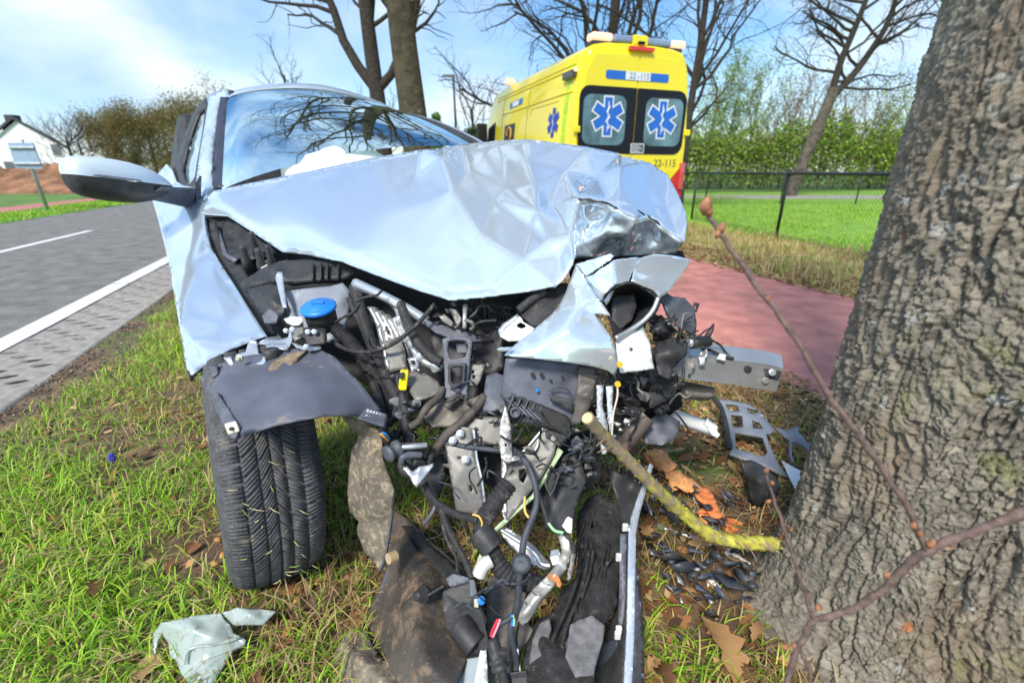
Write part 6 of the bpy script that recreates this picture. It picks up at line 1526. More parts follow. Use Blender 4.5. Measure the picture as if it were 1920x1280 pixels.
# random small torn bits, wires and clips packed into the wreck
rs_ = random.Random(77)
def scrap(cx, cy, rx, ry, Y0, Y1, n, mats, size):
    for k in range(n):
        a = rs_.uniform(0, 6.28); r_ = rs_.random() ** .5
        x, y, Y = cx + rx * r_ * math.cos(a), cy + ry * r_ * math.sin(a), rs_.uniform(Y0, Y1)
        s_ = rs_.uniform(*size); m_ = rs_.randint(3, 6); a0 = rs_.uniform(0, 6.28)
        o = [(x + math.cos(a0 + i * 6.28 / m_) * s_ * rs_.uniform(.4, 1.2) * 1.3, y + math.sin(a0 + i * 6.28 / m_) * s_ * rs_.uniform(.3, 1.1), Y + rs_.uniform(-.02, .02)) for i in range(m_)]
        try: sheet('fragment', o, (), rs_.choice(mats), car, rs_.uniform(.002, .008), 8, 0, smooth=False)
        except Exception: pass
def wires(cx, cy, rx, ry, Y0, Y1, n, mats, rad):
    for k in range(n):
        x, y = cx + rs_.uniform(-rx, rx), cy + rs_.uniform(-ry, ry); a = rs_.uniform(0, 6.28); Y = rs_.uniform(Y0, Y1); q = []
        for i in range(5):
            q.append((x, y, Y)); a += rs_.gauss(0, .7); x += math.cos(a) * 14; y += math.sin(a) * 14; Y += rs_.uniform(-.015, .015)
        hose('wire', q, rs_.uniform(*rad), rs_.choice(mats), car, 6, 5)
scrap(1200, 740, 60, 50, .93, 1.02, 34, [PLB, PLG, ALUD, DARK, RUB], (5, 14))
scrap(1250, 630, 35, 50, .96, 1.02, 18, [PLB, DARK, PLG], (5, 13))
scrap(860, 590, 60, 25, 1.06, 1.14, 16, [PLB, ALUD, PLG, DARK], (4, 10))
scrap(780, 790, 60, 40, .88, .94, 20, [PLB, ALUD, PLG, DARK], (4, 11))
scrap(1090, 860, 40, 60, .82, .9, 24, [PLB, PLG, ALUD, DARK], (5, 15))
scrap(930, 800, 40, 40, .87, .92, 12, [PLB, ALUD, DARK], (4, 10))
wires(1210, 740, 60, 50, .92, 1.0, 14, [RUB, ALUD, PLB], (.0015, .004))
wires(790, 780, 60, 60, .85, .93, 12, [RUB, TAPE, PLB], (.0015, .004))
wires(1080, 870, 50, 60, .80, .86, 9, [RUB, TAPE, PLB], (.0015, .004))
wires(900, 620, 60, 40, 1.03, 1.08, 8, [RUB, PLB], (.0015, .004))
wires(700, 620, 40, 60, 1.08, 1.15, 6, [RUB, PLB], (.002, .005))
wires(1260, 620, 40, 40, .96, 1.0, 8, [RUB, PLB, ALUD], (.0015, .003))

scrap(1000, 900, 60, 60, .82, .88, 18, [PLB, PLG, ALUD, DARK], (3, 9))
scrap(820, 850, 70, 40, .86, .90, 22, [PLB, ALUD, PLG, ZINC], (3, 8))
scrap(900, 700, 30, 50, 1.0, 1.04, 12, [PLB, PLG, ALUD], (3, 9))
scrap(1150, 800, 40, 50, .88, .95, 20, [PLB, ALUD, DARK, WPRIM], (3, 9))
scrap(720, 700, 40, 60, 1.02, 1.08, 12, [PLB, PLG, ALUD], (3, 8))
scrap(1270, 690, 40, 40, .97, 1.0, 10, [PLB, PLG, ALUD], (3, 8))
wires(960, 860, 90, 60, .79, .84, 12, [RUB, TAPE, PLB], (.0012, .003))
wires(880, 960, 70, 50, .74, .78, 10, [RUB, TAPE, PLB], (.0012, .003))
wires(930, 1140, 60, 50, .61, .64, 8, [RUB, TAPE, PLB], (.0012, .0028))
wires(1140, 780, 40, 60, .86, .92, 8, [RUB, ALUD, PLB], (.0012, .003))
for k in range(26):                     # grass and straw caught in the tread
    a_ = rs_.uniform(-.9, .6); l_ = rs_.uniform(-.09, .09); p_ = wpt(a_, l_, .322); d_ = Vector((rs_.uniform(-1, 1), rs_.uniform(-.3, .3), rs_.uniform(-.6, .6))).normalized() * rs_.uniform(.006, .016)
    MB().tube([p_ - d_, p_ + wf * .002, p_ + d_], [.0006, .0011, .0005], 4).build('grass_scrap', M('straw_scrap', (.55, .48, .25), .8) if k % 3 else M('blade_scrap', (.25, .42, .08), .7), tyre)
# ================================================================ things lying on the ground
tray = empty('undertray', G(780, 1140), 'large dusty brown-black plastic undertray lying below the wrecked front', 'undertray')
tray_o = [gz(739, 955, .10), gz(775, 982, .12), gz(801, 1008, .13), gz(865, 1063, .13), gz(878, 1085, .13), gz(912, 1163, .14), gz(900, 1200, .15), gz(876, 1231, .17), gz(850, 1300, .19), gz(760, 1310, .16), gz(735, 1260, .12), gz(723, 1231, .10), gz(701, 1189, .07), gz(681, 1160, .05), gz(701, 1124, .08), gz(722, 1069, .10), gz(727, 1015, .10)]
tray_in = [gz(760, 1040, .16), gz(790, 1110, .20), gz(780, 1180, .21), gz(800, 1250, .24), gz(830, 1130, .17)]
ts = sheet('shell', tray_o, tray_in, TRAY, tray, .004, 8, 4, .003, 9)
sheet('shell_step', [gz(752, 985, .125), gz(770, 985, .135), gz(800, 1015, .15), gz(860, 1066, .16), gz(872, 1080, .165), gz(842, 1096, .185), gz(834, 1082, .185), gz(800, 1040, .17)], (), PLB, ts, .004, 8, 0)
sheet('edge_bead', [gz(727, 1015, .105), gz(722, 1069, .105), gz(701, 1124, .085), gz(680, 1160, .055), gz(690, 1166, .055), gz(708, 1126, .095), gz(728, 1070, .115), gz(732, 1015, .11)], (), PLG, ts, .005, 8, 0)
bx_ = MB().hexa([P(838, 1218, .64), P(914, 1205, .62), P(905, 1232, .60), P(850, 1240, .60), P(828, 1108, .70), P(886, 1082, .71), P(914, 1160, .655), P(842, 1200, .66)]).build('resonator_box', PLB, tray, bevel=.01)
hose('box_spout', [(862, 1172, .652), (876, 1190, .635), (892, 1210, .62)], .026, PLB, tray, 14)
sheet('box_tab', [(835, 1085, .70), (850, 1075, .705), (878, 1082, .70), (882, 1090, .695), (845, 1100, .69)], (), PLG, tray, .004, 6, 0)
MB().hexa([P(880, 1120, .665), P(898, 1122, .665), P(892, 1090, .685), P(880, 1088, .685), P(882, 1118, .655), P(896, 1120, .655), P(890, 1086, .675), P(880, 1085, .675)]).build('sensor_block', PLG, tray, bevel=.002)
MB().lathe(P(902, 1124, .655), (.2, -.8, .6), [(.004, -.004), (.008, 0), (.008, .005), (.004, .006)], 12).build('blue_clip', CAP, tray)
MB().box(P(893, 1130, .655), (.008, .006, .016)).build('ivory_tab', M('ivory_clip', (.72, .70, .56)), tray)
MB().lathe(P(792, 1114, .70), (-.4, -.7, .6), [(.018, -.006), (.017, 0), (.012, .002), (.010, .02), (.004, .022)], 16).build('grommet', PLB, tray, True)
hose('lead', [(800, 1118, .69), (815, 1108, .695), (832, 1098, .70)], .003, RUB, tray)
MB().lathe(P(731, 1046, .755), (-.5, -.5, .2), [(.012, -.015), (.012, .004)], 10).build('tan_stud', M('tan_plastic', (.45, .34, .2), .6), tray)

frag = empty('liner_fragment', G(680, 1240), 'muddy grey torn liner flap cut off by the bottom picture edge', 'liner fragment')
sheet('flap', [gz(624, 1228, .05), gz(640, 1200, .07), gz(655, 1182, .07), gz(685, 1180, .07), gz(701, 1214, .09), gz(716, 1238, .10), gz(731, 1236, .10), gz(752, 1300, .11), gz(640, 1310, .08), gz(632, 1260, .05)], [gz(680, 1240, .13)], MUD, frag, .005, 7, 2, .004, 20, jag=1)

lens = empty('headlamp_shard', G(370, 1220), 'greenish clear shard of a headlamp lens lying in the grass', 'lens shard')
CLR = bpy.data.materials.new('clear_lens'); CLR.use_nodes = True
_b = CLR.node_tree.nodes['Principled BSDF']; _b.inputs['Base Color'].default_value = (.62, .72, .68, 1); _b.inputs['Roughness'].default_value = .22; _b.inputs['Transmission Weight'].default_value = .45; _b.inputs['Coat Weight'].default_value = .6
_t = CLR.node_tree; _tc = _n(_t, 'ShaderNodeTexCoord'); _nz = _n(_t, 'ShaderNodeTexNoise'); _nz.inputs['Scale'].default_value = 90; _nz.inputs['Detail'].default_value = 6
_rp = _n(_t, 'ShaderNodeValToRGB'); _rp.color_ramp.elements[0].position = .55; _rp.color_ramp.elements[0].color = (.60, .71, .68, 1); _rp.color_ramp.elements[1].position = .72; _rp.color_ramp.elements[1].color = (.45, .40, .30, 1)
_t.links.new(_tc.outputs['Object'], _nz.inputs['Vector']); _t.links.new(_nz.outputs['Fac'], _rp.inputs['Fac']); _t.links.new(_rp.outputs['Color'], _b.inputs['Base Color'])
ls = sheet('lens', [gz(284, 1213, .06), gz(287, 1186, .08), gz(302, 1167, .11), gz(363, 1154, .12), gz(413, 1148, .12), gz(420, 1160, .115), gz(432, 1172, .10), gz(437, 1186, .09), gz(460, 1199, .08), gz(459, 1210, .075), gz(437, 1220, .075), gz(427, 1236, .07), gz(410, 1263, .065), gz(396, 1290, .06), gz(363, 1290, .06), gz(339, 1262, .065), gz(329, 1236, .075), gz(318, 1231, .075), gz(316, 1206, .08), gz(304, 1188, .09), gz(296, 1199, .075), gz(289, 1230, .06)], [gz(360, 1175, .13), gz(400, 1190, .115), gz(350, 1215, .10), gz(390, 1230, .085)], CLR, lens, .003, 6, 2, .003, 14)
sheet('lens_wing', [gz(413, 1149, .12), gz(447, 1139, .12), gz(490, 1141, .11), gz(518, 1146, .10), gz(507, 1157, .095), gz(494, 1171, .09), gz(434, 1172, .095), gz(424, 1158, .11)], [gz(470, 1152, .12)], CLR, lens, .003, 6, 1)
hose('lens_ridge', [gz(345, 1245, .085), gz(350, 1222, .10), gz(366, 1212, .105), gz(400, 1208, .10), gz(445, 1196, .095)], .003, CLR, ls)

# bumper: foam absorber and shell with bright trim
shell = empty('bumper_shell', G(1180, 1120), 'dark bumper shell with pale blue trim edge, standing on the grass before the oak', 'bumper')
inner = [(1135, 874, .95), (1150, 880, .93), (1168, 892, .915), (1190, 878, .935), (1221, 869, .95), (1205, 915, .895), (1190, 955, .85), (1179, 995, .80), (1177, 1080, .715), (1175, 1184, .635), (1169, 1300, .55), (1105, 1300, .60), (1125, 1210, .66), (1158, 1130, .72), (1163, 998, .83), (1160, 950, .865), (1148, 908, .91)]
sheet('inner_skin', inner, [(1185, 910, .93), (1168, 1050, .77)], PLB, shell, .004, 8, 2)
trim = sheet('bright_trim', [(1219, 868, .945), (1225, 873, .945), (1213, 915, .89), (1200, 960, .84), (1193, 998, .795), (1191, 1080, .71), (1190, 1184, .63), (1184, 1300, .545), (1168, 1300, .545), (1175, 1184, .63), (1177, 1081, .71), (1179, 996, .795), (1188, 955, .843), (1203, 912, .892)], (), M('trim_silver_blue', (.60, .68, .80), .25, .5, var=.04, coat=.6), shell, .006, 6, 1)
sheet('outer_skin', [(1190, 1010, .79), (1200, 1098, .72), (1207, 1190, .66), (1208, 1300, .60), (1183, 1300, .55), (1189, 1184, .635), (1190, 1081, .715)], (), PLG, shell, .004, 8, 1)
sheet('clip_rail', [(1163, 1000, .80), (1175, 1000, .80), (1174, 1080, .725), (1171, 1130, .685), (1166, 1190, .645), (1158, 1192, .645), (1160, 1130, .69), (1162, 1050, .75)], (), PLG, shell, .008, 8, 0)
sheet('lower_lip', [(1123, 1206, .66), (1157, 1196, .64), (1160, 1240, .605), (1156, 1300, .57), (1110, 1300, .60)], (), M('lip_slate', (.06, .07, .10), .4), shell, .008, 8, 0)
for x, y, Y in ((1172, 988, .80), (1160, 1044, .745), (1160, 1180, .64), (1158, 1190, .635)):
    MB().box(P(x, y, Y), (.012, .008, .018)).build('white_clip', M('clip_white', (.75, .75, .73), .5), shell, bevel=.002)
foam = empty('foam_absorber', G(1080, 1150), 'long scuffed black foam bumper block lying beside the bumper shell', 'foam block')
fo = [gz(1084, 960, .26), gz(1101, 936, .27), gz(1121, 921, .28), gz(1136, 938, .27), gz(1163, 948, .26), gz(1165, 995, .24), gz(1161, 1060, .22), gz(1159, 1132, .20), gz(1136, 1167, .20), gz(1132, 1182, .20), gz(1120, 1240, .19), gz(1108, 1310, .19), gz(994, 1310, .19), gz(980, 1242, .18), gz(987, 1205, .18), gz(1008, 1160, .18), gz(1039, 1149, .18), gz(1053, 1108, .19), gz(1080, 1081, .20), gz(1084, 1033, .22), gz(1080, 988, .24)]
fi = [gz(1110, 1000, .28), gz(1125, 1080, .25), gz(1110, 1150, .235), gz(1060, 1160, .20), gz(1040, 1230, .225), gz(1095, 1020, .235), gz(1075, 1120, .205), gz(1018, 1200, .225), gz(1050, 1190, .19)]
fb_ = sheet('block', fo, fi, FOAM, foam, .03, 6, 1, .006, 22, holes=[[(1104, 985), (1110, 974), (1118, 972), (1121, 985), (1115, 998), (1107, 998)]], jag=1)
sheet('hole_floor', [gz(1100, 970, .22), gz(1125, 968, .22), gz(1124, 1002, .21), gz(1102, 1002, .21)], (), DARK, fb_, .004, 8, 0)
for k, q in enumerate(([(1088, 1040), (1080, 1090), (1062, 1140), (1040, 1190), (1022, 1240)], [(1104, 1030), (1096, 1080), (1080, 1130), (1062, 1175), (1050, 1230)], [(1112, 1030), (1106, 1070), (1090, 1120)])):
    hose('foam_ridge', [gz(x, y, .262 - .0003 * (y - 1030)) for x, y in q], .004, FOAM, fb_, 6)
rf2 = random.Random(4)
for k in range(16):
    x = rf2.uniform(1092, 1150); y = rf2.uniform(950, 1080); q = []
    for i in range(4):
        q.append(gz(x, y, .268 - .0003 * (y - 1000))); x -= rf2.uniform(2, 12); y += rf2.uniform(18, 34)
    hose('foam_scuff', q, rf2.uniform(.0012, .003), FOAM, fb_, 5, 4)
sheet('grey_pad', [gz(1070, 1170, .235), gz(1110, 1152, .24), gz(1134, 1172, .235), gz(1130, 1200, .23), gz(1112, 1264, .225), gz(1078, 1268, .22), gz(1060, 1230, .225)], (), M('foam_grey', (.16, .16, .165), .8, var=.25, vscale=60, bump=.5, bscale=200), fb_, .006, 8, 1, .003, 25)
sheet('grey_pad', [gz(1012, 1168, .215), gz(1030, 1158, .215), gz(1034, 1180, .215), gz(1018, 1226, .21), gz(992, 1244, .205), gz(998, 1200, .21)], (), M('foam_grey', (.16, .16, .165)), fb_, .006, 8, 1, .003, 25)
clo = empty('carpet_panel', G(920, 1130), 'grey-brown fibre panel lying under the hanging wiring', 'fibre panel')
sheet('panel', [gz(915, 1082, .10), gz(940, 1070, .10), gz(990, 1100, .12), gz(975, 1150, .13), (1000, 1180, .66), gz(985, 1205, .16), gz(960, 1240, .15), gz(955, 1310, .13), gz(905, 1310, .12), gz(910, 1180, .12), gz(914, 1120, .11)], (), M('fibre_grey', (.20, .185, .17), .9, var=.25, vscale=40, bump=.6, bscale=200, dirt=((.12, .09, .06), .55, 8)), clo, .004, 9, 1, .004, 14)
wh = empty('pale_trim_piece', G(890, 1250), 'folded pale grey plastic trim piece at the bottom below the wiring', 'trim piece')
sheet('face', [gz(872, 1214, .17), gz(905, 1208, .18), gz(908, 1216, .18), gz(888, 1310, .17), gz(846, 1310, .15), gz(850, 1290, .15), gz(876, 1240, .17)], (), M('pale_blue_grey', (.38, .45, .50), .45, var=.08), wh, .004, 8, 0)
sheet('fold', [gz(903, 1206, .19), gz(911, 1206, .19), gz(916, 1300, .17), gz(884, 1310, .18)], (), WPRIM, wh, .004, 8, 0)

# ---- mossy branch torn off the oak
br = empty('mossy_branch', G(1300, 960), 'broken branch covered with yellow lichen leading from the wreck to the oak', 'branch')
pts = [(1101, 783, .80), (1130, 815, .83), (1165, 850, .85), (1200, 885, .86), (1240, 925, .87), (1285, 965, .88), (1330, 1000, .88), (1380, 1015, .88), (1430, 1018, .88), (1455, 1020, .88)]
pp = spline([P(*q) for q in pts], 8); rr = [.013 + .004 * i / len(pp) + .002 * mnoise.noise(p * 40) for i, p in enumerate(pp)]
me = MB().tube(pp, rr, 14).mesh('limb')
cc = []
for v in me.vertices:
    n_ = mnoise.noise(v.co * 55); n2_ = mnoise.noise(v.co * 90); t_ = min(1, max(0, (v.co.x - .20) / .25))
    k = min(1, max(0, (1.5 * n_ + 1.1 * t_ - .55) * 3))
    cc.append(np.array((.30, .24, .16)) * (1 + .4 * n2_) * (1 - k) + np.array((.50, .47, .08)) * (1 + .7 * n2_) * k)
    v.co += v.normal * .0025 * n2_ * (1 + k)
vcol(me, 'tint', np.clip(np.array(cc), .02, 1))
put('limb', me, MV('lichen_bark', .9, .2, bump=.8, bscale=200), br)
MB().lathe(pp[0], pp[0] - pp[1], [(.012, 0), (.010, .002), (.003, .003)], 14).build('broken_end', M('raw_wood', (.70, .52, .28), .8), br)
g = np.random.default_rng(55); crust = []
for i in range(900):
    k = int(len(pp) * (.25 + .75 * g.random())) ; k = min(k, len(pp) - 1); d = g.normal(0, 1, 3); d /= np.linalg.norm(d)
    crust.append(np.array(pp[k]) + d * rr[k] * 1.02 + g.normal(0, .003, 3))
lf = leaf_cloud('lichen_crust', np.array(crust), 1, .001, .0035, [(.55, .52, .04), (.62, .56, .10), (.42, .44, .08), (.4, .42, .3)], 56, 'lichen_flake'); lf.parent = br; lf.matrix_parent_inverse = TOTAL(br).inverted()
for a, b in (((1135, 822, .82), (1118, 835, .80)), ((1150, 838, .83), (1120, 848, .80)), ((1390, 1016, .87), (1420, 1055, .84)), ((1375, 1012, .87), (1395, 1040, .85))):
    m_ = ((a[0] + b[0]) / 2 + 4, (a[1] + b[1]) / 2 - 3, (a[2] + b[2]) / 2)
    hose('twig', [a, m_, b], .0025, M('twig_bark', (.28, .2, .12), .8), br, 5, 4, taper=.001)

# ---- splintered orange-brown bark and wood
WOODS = [M('raw_orange_wood', (.80, .36, .13), .8, var=.25, vscale=60, bump=.7, bscale=160, speck=((.35, .13, .05), .6, 180)), M('raw_red_wood', (.72, .22, .07), .8, var=.3, vscale=40, bump=.7, bscale=120)]
def slab(label, o, z, mat, th=.012, inn=()):
    e = sheet('wood_slab', [gz(x, y, z + .055) for x, y in o], [gz(x, y, z + .07) for x, y in inn], mat, None, th, 6, 0, .006, 40, jag=2)
    return tag(e, label, 'wood splinter')
slab('upper pale orange bark slab beside the mossy branch', [(1216, 848), (1228, 840), (1242, 842), (1258, 860), (1270, 872), (1250, 884), (1234, 880)], .035, WOODS[0], inn=[(1245, 865)])
slab('broad orange bark slab in the middle of the debris behind the branch', [(1246, 886), (1270, 880), (1300, 900), (1318, 914), (1308, 922), (1282, 918), (1262, 916)], .035, WOODS[0], inn=[(1280, 900)])
slab('ragged red-orange bark slab with torn end, lowest of the three', [(1302, 926), (1322, 912), (1338, 928), (1348, 955), (1356, 966), (1340, 968), (1326, 958), (1310, 960), (1322, 946)], .04, WOODS[1], inn=[(1330, 945)])
slab('small red bark chip at the top of the orange slabs', [(1206, 850), (1220, 842), (1226, 860), (1232, 876), (1218, 866)], .03, WOODS[1])
slab('ragged orange bark chip wedged against the branch', [(1308, 958), (1330, 962), (1338, 984), (1330, 992), (1318, 976)], .03, WOODS[0])
for k, (x, y, dx, dy) in enumerate(((1352, 985, 40, 14), (1358, 976, 34, 8), (1350, 990, 30, 18), (1220, 744, 30, 10), (1290, 744, 22, 14), (1362, 990, 24, 10))):
    a, b = Vector(P(*gz(x, y, .03))), Vector(P(*gz(x + dx, y + dy, .025)))
    o = MB().prism([a, a.lerp(b, .4) + Vector((0, .008, .004)), b, a.lerp(b, .5) - Vector((0, .006, 0))], (0, 0, .008)).build('wood_splinter', WOODS[1], None)
    tag(o, 'thin red-orange wood splinter lying among the debris', 'wood splinter', 'thin red splinters')

# ---- grey grille carrier frame
gf = empty('grille_frame', G(1400, 830), 'grey plastic carrier frame with square openings lying before the oak', 'frame')
zf_ = .10
def gzz(x, y): return gz(x, y, .06 + .10 * (900 - y) / 150)
fr_o = [(1342, 750), (1356, 748), (1380, 752), (1405, 757), (1424, 770), (1436, 786), (1452, 806), (1446, 812), (1436, 812), (1446, 840), (1458, 866), (1478, 894), (1462, 888), (1432, 872), (1400, 862), (1368, 850), (1374, 838), (1366, 800), (1356, 770)]
sheet('frame', [gzz(*q) for q in fr_o], (), M('frame_grey', (.21, .235, .28), .45, var=.15, vscale=12, dirt=((.3, .26, .2), .66, 14)), gf, .012, 5, 0, .002, 12,
      holes=[[(1360, 756), (1382, 757), (1388, 771), (1366, 769)], [(1370, 776), (1392, 777), (1394, 800), (1374, 800)], [(1400, 762), (1422, 768), (1418, 776), (1402, 772)], [(1410, 786), (1424, 790), (1432, 804), (1412, 802)], [(1378, 810), (1430, 818), (1440, 846), (1432, 856), (1380, 840)], [(1438, 820), (1444, 820), (1450, 836), (1444, 838)]])
hose('frame_tube', [gzz(1338, 745), gzz(1352, 765), gzz(1362, 800), gzz(1366, 840)], .010, PLB, gf)
MB().lathe(P(*gzz(1425, 780)), (.3, -.8, .6), [(.007, -.004), (.007, .01), (.004, .014)], 10).build('screw', ZINC, gf)
sheet('frame_wing', [gzz(1452, 800), gzz(1476, 806), gzz(1496, 798), gzz(1498, 812), gzz(1520, 835), gzz(1524, 852), gzz(1505, 835), gzz(1486, 828), gzz(1470, 818)], (), M('frame_grey', (.21, .235, .28)), gf, .006, 6, 0, .006, 25, jag=1)
hose('frame_leg', [gzz(1482, 828), gzz(1482, 850), gzz(1486, 868)], .005, M('frame_grey', (.21, .235, .28)), gf)
ws = sheet('white_shard', [gz(1465, 862, .09), gz(1515, 890, .085), gz(1508, 905, .085), gz(1498, 935, .08), gz(1490, 915, .08)], (), M('gloss_white', (.80, .84, .86), .25, var=.02, coat=.8), None, .004, 6, 1)
tag(ws, 'glossy white triangular panel shard leaning at the oak base', 'panel shard')
wa = empty('metal_bar', G(1290, 790), 'white metal bar with crushed end lying below the aluminium beam', 'metal bar')
hose('bar', [(1230, 766, 1.12), (1270, 782, 1.12), (1310, 796, 1.12), (1338, 806, 1.12)], .020, WPRIM, wa, 6)
sheet('crushed_end', [(1322, 796, 1.10), (1328, 782, 1.12), (1340, 800, 1.10), (1350, 815, 1.08), (1344, 822, 1.08), (1334, 816, 1.09)], (), WPRIM, wa, .006, 5, 0, .01, 60)
bf = sheet('black_duct_piece', [gz(1390, 868, .13), gz(1410, 862, .14), gz(1430, 872, .13), gz(1450, 890, .12), gz(1464, 912, .09), gz(1455, 935, .06), gz(1425, 950, .05), gz(1408, 940, .06), gz(1400, 915, .09), gz(1398, 890, .11)], [gz(1425, 900, .17), gz(1435, 925, .12)], PLB, None, .01, 6, 1, .006, 25)
tag(bf, 'chunky muddy black plastic duct piece left of the white shard', 'plastic piece')
dl_ = empty('lamp_strip', G(1320, 1010), 'long narrow chrome and white lamp strip below the mossy branch', 'lamp strip')
sheet('strip', [gz(1222, 970, .05), gz(1232, 966, .06), gz(1244, 978, .06), gz(1246, 986, .06), gz(1320, 1010, .055), gz(1345, 1020, .05), gz(1342, 1026, .045), gz(1318, 1018, .05), gz(1240, 992, .05), gz(1226, 984, .05)], (), ZINC, dl_, .006, 5, 0)
sheet('strip_end', [gz(1358, 1034, .05), gz(1366, 1028, .055), gz(1396, 1048, .05), gz(1409, 1056, .045), gz(1398, 1062, .04), gz(1384, 1060, .04), gz(1364, 1042, .045)], (), WPRIM, dl_, .006, 5, 0)
for i in range(3): hose('strip_line', [gz(1370 + i * 8, 1040 + i * 4, .058), gz(1384 + i * 7, 1055 + i * 2, .05)], .0016, PLB, dl_)
# ---- scattered plastic shards between branch and trunk
rq = random.Random(9)
SHM = [M('shard_slate', (.085, .10, .135), .5, var=.3, vscale=30), PLB, M('shard_dark', (.045, .052, .07), .45, var=.3, vscale=30, speck=((.2, .19, .18), .64, 200))]
shs = [(1240, 925, 26), (1262, 935, 30), (1282, 950, 22), (1225, 938, 20), (1255, 962, 26), (1290, 968, 24), (1335, 972, 22), (1208, 905, 14), (1372, 932, 24), (1196, 890, 12), (1212, 955, 18), (1300, 985, 16), (1338, 990, 14), (1380, 1030, 14), (1340, 1040, 20), (1300, 1030, 22), (1262, 1048, 24), (1285, 1062, 26), (1330, 1078, 22), (1352, 1075, 20), (1368, 1090, 26), (1388, 1078, 18), (1402, 1062, 20), (1412, 1040, 18), (1350, 1110, 24), (1395, 1100, 18), (1335, 1120, 22), (1320, 1105, 24), (1335, 1152, 14), (1410, 1095, 14), (1415, 1075, 14), (1244, 1020, 12), (1232, 898, 14), (1222, 918, 16), (1270, 915, 10), (1310, 1060, 14), (1275, 1190, 10), (1230, 1000, 10), (1400, 1120, 12), (1372, 1058, 16)]
for k in range(46):
    y_ = rq.uniform(890, 1130); x_ = rq.uniform(1205 + max(0, y_ - 1000) * .5, 1400 - abs(y_ - 1060) * .25)
    shs.append((x_, y_, rq.uniform(7, 15)))
places = ['under the upper branch', 'beside the orange slabs', 'below the lamp strip', 'at the foot of the oak']
for k, (x, y, s_) in enumerate(shs):
    a0 = rq.uniform(-.2, 1.1); el = rq.uniform(.2, .5); m_ = rq.randint(3, 5); s_ *= 1.15; o = []
    for i in range(m_):
        a = i * 6.283 / m_ + rq.uniform(-.25, .25); u, v = math.cos(a) * s_ * rq.uniform(.8, 1.1), math.sin(a) * s_ * el * rq.uniform(.8, 1.1)
        o.append(gz(x + u * math.cos(a0) - v * math.sin(a0), y + u * math.sin(a0) + v * math.cos(a0), .09 + rq.uniform(-.02, .035)))
    e = sheet('plastic_shard', o, (), (SHM + [M('shard_silver', (.45, .47, .50), .35, .4, var=.2)])[(k * 7) % 10 % 4] if k > 39 else SHM[k % 3], None, rq.uniform(.0015, .004), 30, 0, smooth=False)
    pl = places[0] if (y < 965 and x < 1260) else places[1] if y < 1000 else places[2] if x < 1340 else places[3]
    tag(e, ('small broken plastic shard lying ' if k > 39 else 'larger dark broken plastic shard lying ') + pl, 'plastic shard', ('small' if k > 39 else 'larger') + ' plastic shards ' + pl)
for k, (x, y, lab) in enumerate(((1335, 1090, 'white broken plastic clip among black shards near the oak'), (1206, 892, 'pale broken clip beside the bumper edge'), (1310, 935, 'tiny white clip between the orange slabs'))):
    e = sheet('white_clip', [gz(x - 12, y - 8, .05), gz(x + 2, y - 10, .06), gz(x + 8, y, .05), gz(x + 18, y + 10, .05), gz(x, y + 4, .05), gz(x - 8, y + 8, .05)], (), M('clip_white', (.75, .75, .73)), None, .006, 5, 0)
    tag(e, lab, 'plastic clip')
# ---- bigger leaves, acorns, flower
for k, (x, y, s_, rt, lab) in enumerate(((1248, 1140, .085, 1.2, 'large tan oak leaf upright in the grass right of the bumper edge'), (1345, 1235, .16, 1.75, 'very large rust-brown oak leaf at the bottom edge before the trunk'), (1260, 1000, .05, .4, 'curled leaf by the bumper trim'), (660, 1085, .07, .5, 'brown leaf at the foot of the torn liner'), (545, 1110, .08, .2, 'brown oak leaf touching the foot of the tyre'), (1060, 1062, .03, .8, 'rusty leaf scrap'))):
    if k == 5: continue
    q = G(x, y, .04); o = drop_leaf(q.x, q.y, s_, .03, rt); o['label'] = lab; o['group'] = 'named leaves'; del o['group']
    if k == 1: o.rotation_euler = (R(20), R(-12), rt)
lv = sheet('fallen_leaf', [(1026, 1078, .66), (1034, 1074, .662), (1046, 1078, .66), (1053, 1092, .65), (1051, 1102, .645), (1044, 1098, .648), (1042, 1090, .652), (1030, 1088, .655)], (), M('rust_leaf', (.55, .22, .08), .8, bump=.5), None, .001, 4, 0, .01, 60)
tag(lv, 'small rust-orange leaf lying on the pale bent tube', 'leaf')
acm = M('acorn_tan', (.45, .24, .08), .4, var=.2)
acs = [(95, 900), (80, 1000), (228, 950), (420, 1050), (432, 1035), (412, 1020), (25, 1135), (405, 1066), (228, 985), (560, 1140), (600, 1105), (52, 905)]
ac_me = MB().lathe((0, 0, 0), (1, 0, 0), [(.001, -.011), (.005, -.009), (.0075, -.003), (.0075, .004), (.004, .010), (.001, .012)], 12).mesh('acorn'); ac_me.materials.append(acm); ac_me.polygons.foreach_set('use_smooth', np.ones(len(ac_me.polygons), dtype=bool))
for k, (x, y) in enumerate(acs):
    q = G(x, y, .03); o = bpy.data.objects.new('acorn', ac_me); COL.objects.link(o); o.location = (q.x, q.y, verge_h(q.x, q.y) + .018); o.rotation_euler = (0, rq.uniform(-.4, .4), rq.uniform(0, 6)); 
    tag(o, 'small tan acorn lying in the grass left of the tyre', 'acorn', 'acorns')
fq = G(200, 905, 0); fl = empty('grape_hyacinth', (fq.x, fq.y, verge_h(fq.x, fq.y)), 'single blue grape hyacinth flower in the left grass', 'flower')
ft = P(210, 858, fq.y + .02)
MB().tube([Vector((fq.x, fq.y, 0)), (Vector((fq.x, fq.y, 0)) + ft) / 2 + Vector((.004, 0, 0)), ft], .0018, 6).build('stem', M('stem_green', (.2, .3, .08), .6), fl, True)
hb = MB()
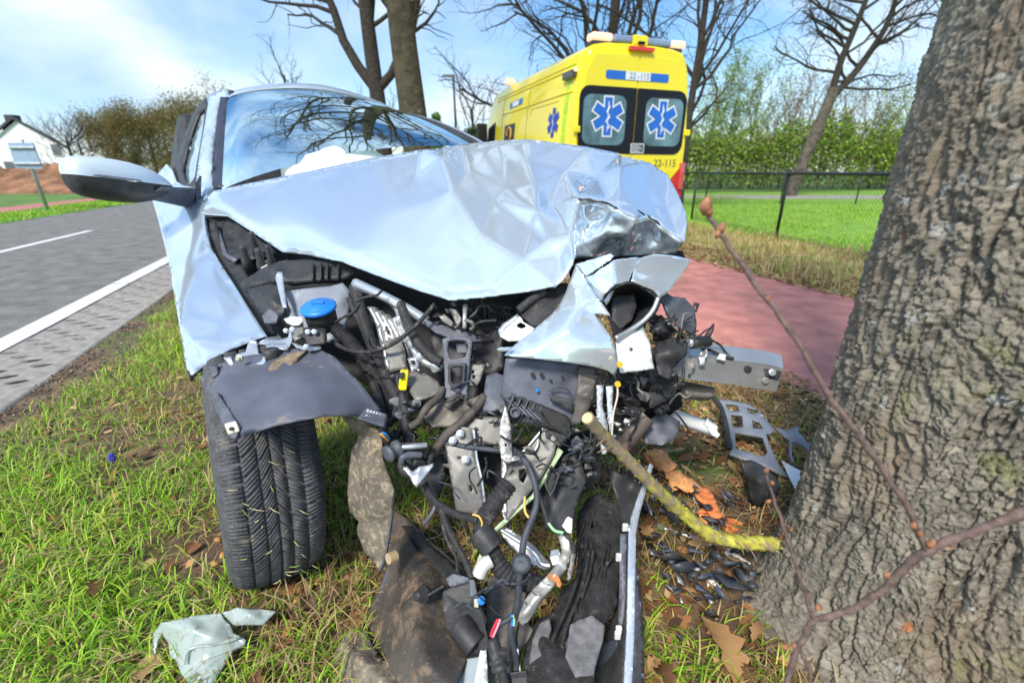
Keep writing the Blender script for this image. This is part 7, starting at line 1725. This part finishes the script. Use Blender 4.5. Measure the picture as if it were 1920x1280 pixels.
for i in range(46):
    t_ = i / 46; a = i * 2.4; r_ = .0075 * math.sin(math.pi * (.18 + .75 * t_)); q = ft + Vector((math.cos(a) * r_, math.sin(a) * r_, -.012 + .03 * t_))
    hb.lathe(q, (math.cos(a), math.sin(a), .2), [(.0008, -.002), (.0026, 0), (.0024, .002), (.0012, .0035)], 6)
hbo = hb.build('blossom', M('hyacinth_blue', (.07, .07, .55), .5, var=.2), fl, True); hbo['kind'] = 'stuff'
# ---- twig reaching into the picture close to the lens
tw = empty('bare_twig', G(1500, 1270), 'thin brown budding twig hanging close before the oak trunk', 'twig')
TWB = M('twig_brown', (.17, .115, .10), .75, var=.35, vscale=90, bump=.7, bscale=250, speck=((.30, .22, .18), .6, 300))
def tg(pts, r0, r1):                     # knobbly, slightly crooked stem
    pp = spline([P(*q) for q in pts], 8); n = len(pp)
    pp = [p + Vector((mnoise.noise(p * 45), mnoise.noise(p * 45 + Vector((7, 0, 0))), mnoise.noise(p * 45 + Vector((0, 9, 0))))) * .0028 for p in pp]
    MB().tube(pp, [(r0 + (r1 - r0) * i / (n - 1)) * (1 + .22 * mnoise.noise(p * 120) + (.35 if i % 11 == 5 else 0)) for i, p in enumerate(pp)], 9).build('twig_stem', TWB, tw, True)
tg([(1960, 940, .42), (1860, 985, .43), (1740, 1030, .44), (1690, 1070, .45), (1640, 1115, .46), (1580, 1150, .47), (1525, 1160, .48)], .0055, .0045)
tg([(1525, 1160, .48), (1505, 1200, .475), (1490, 1230, .47), (1470, 1300, .46)], .0048, .004)
tg([(1500, 1215, .472), (1515, 1250, .465), (1525, 1310, .46)], .003, .0025)
tg([(1525, 1160, .48), (1510, 1110, .485), (1490, 1050, .49), (1465, 980, .50), (1445, 915, .505), (1433, 880, .51)], .0032, .0016)
tg([(1735, 1030, .44), (1715, 980, .445), (1690, 930, .45), (1650, 870, .46), (1600, 800, .47), (1550, 735, .48), (1490, 630, .50), (1430, 550, .52), (1380, 480, .54), (1345, 430, .555), (1322, 390, .565)], .0036, .003)
for (x, y, Y, r_) in ((1323, 388, .56, .008), (1328, 396, .56, .006), (1352, 428, .55, .005), (1345, 440, .55, .004), (1437, 882, .505, .0035), (1448, 905, .50, .003), (1441, 940, .50, .003), (1533, 1138, .475, .0045), (1440, 560, .515, .0032), (1725, 1000, .44, .004), (1712, 985, .44, .004), (1488, 1210, .47, .004), (1662, 1078, .45, .004), (1745, 1020, .435, .005)):
    p_ = P(x, y, Y); MB().lathe(p_, (rq.uniform(-.5, .5), -.2, .8), [(r_ * .2, -r_ * 1.3), (r_ * .9, -r_ * .4), (r_, .2 * r_), (r_ * .5, r_ * 1.2), (r_ * .1, r_ * 1.7)], 8).build('bud', M('bud_rust', (.34, .15, .075), .6, var=.3, vscale=90), tw, True)
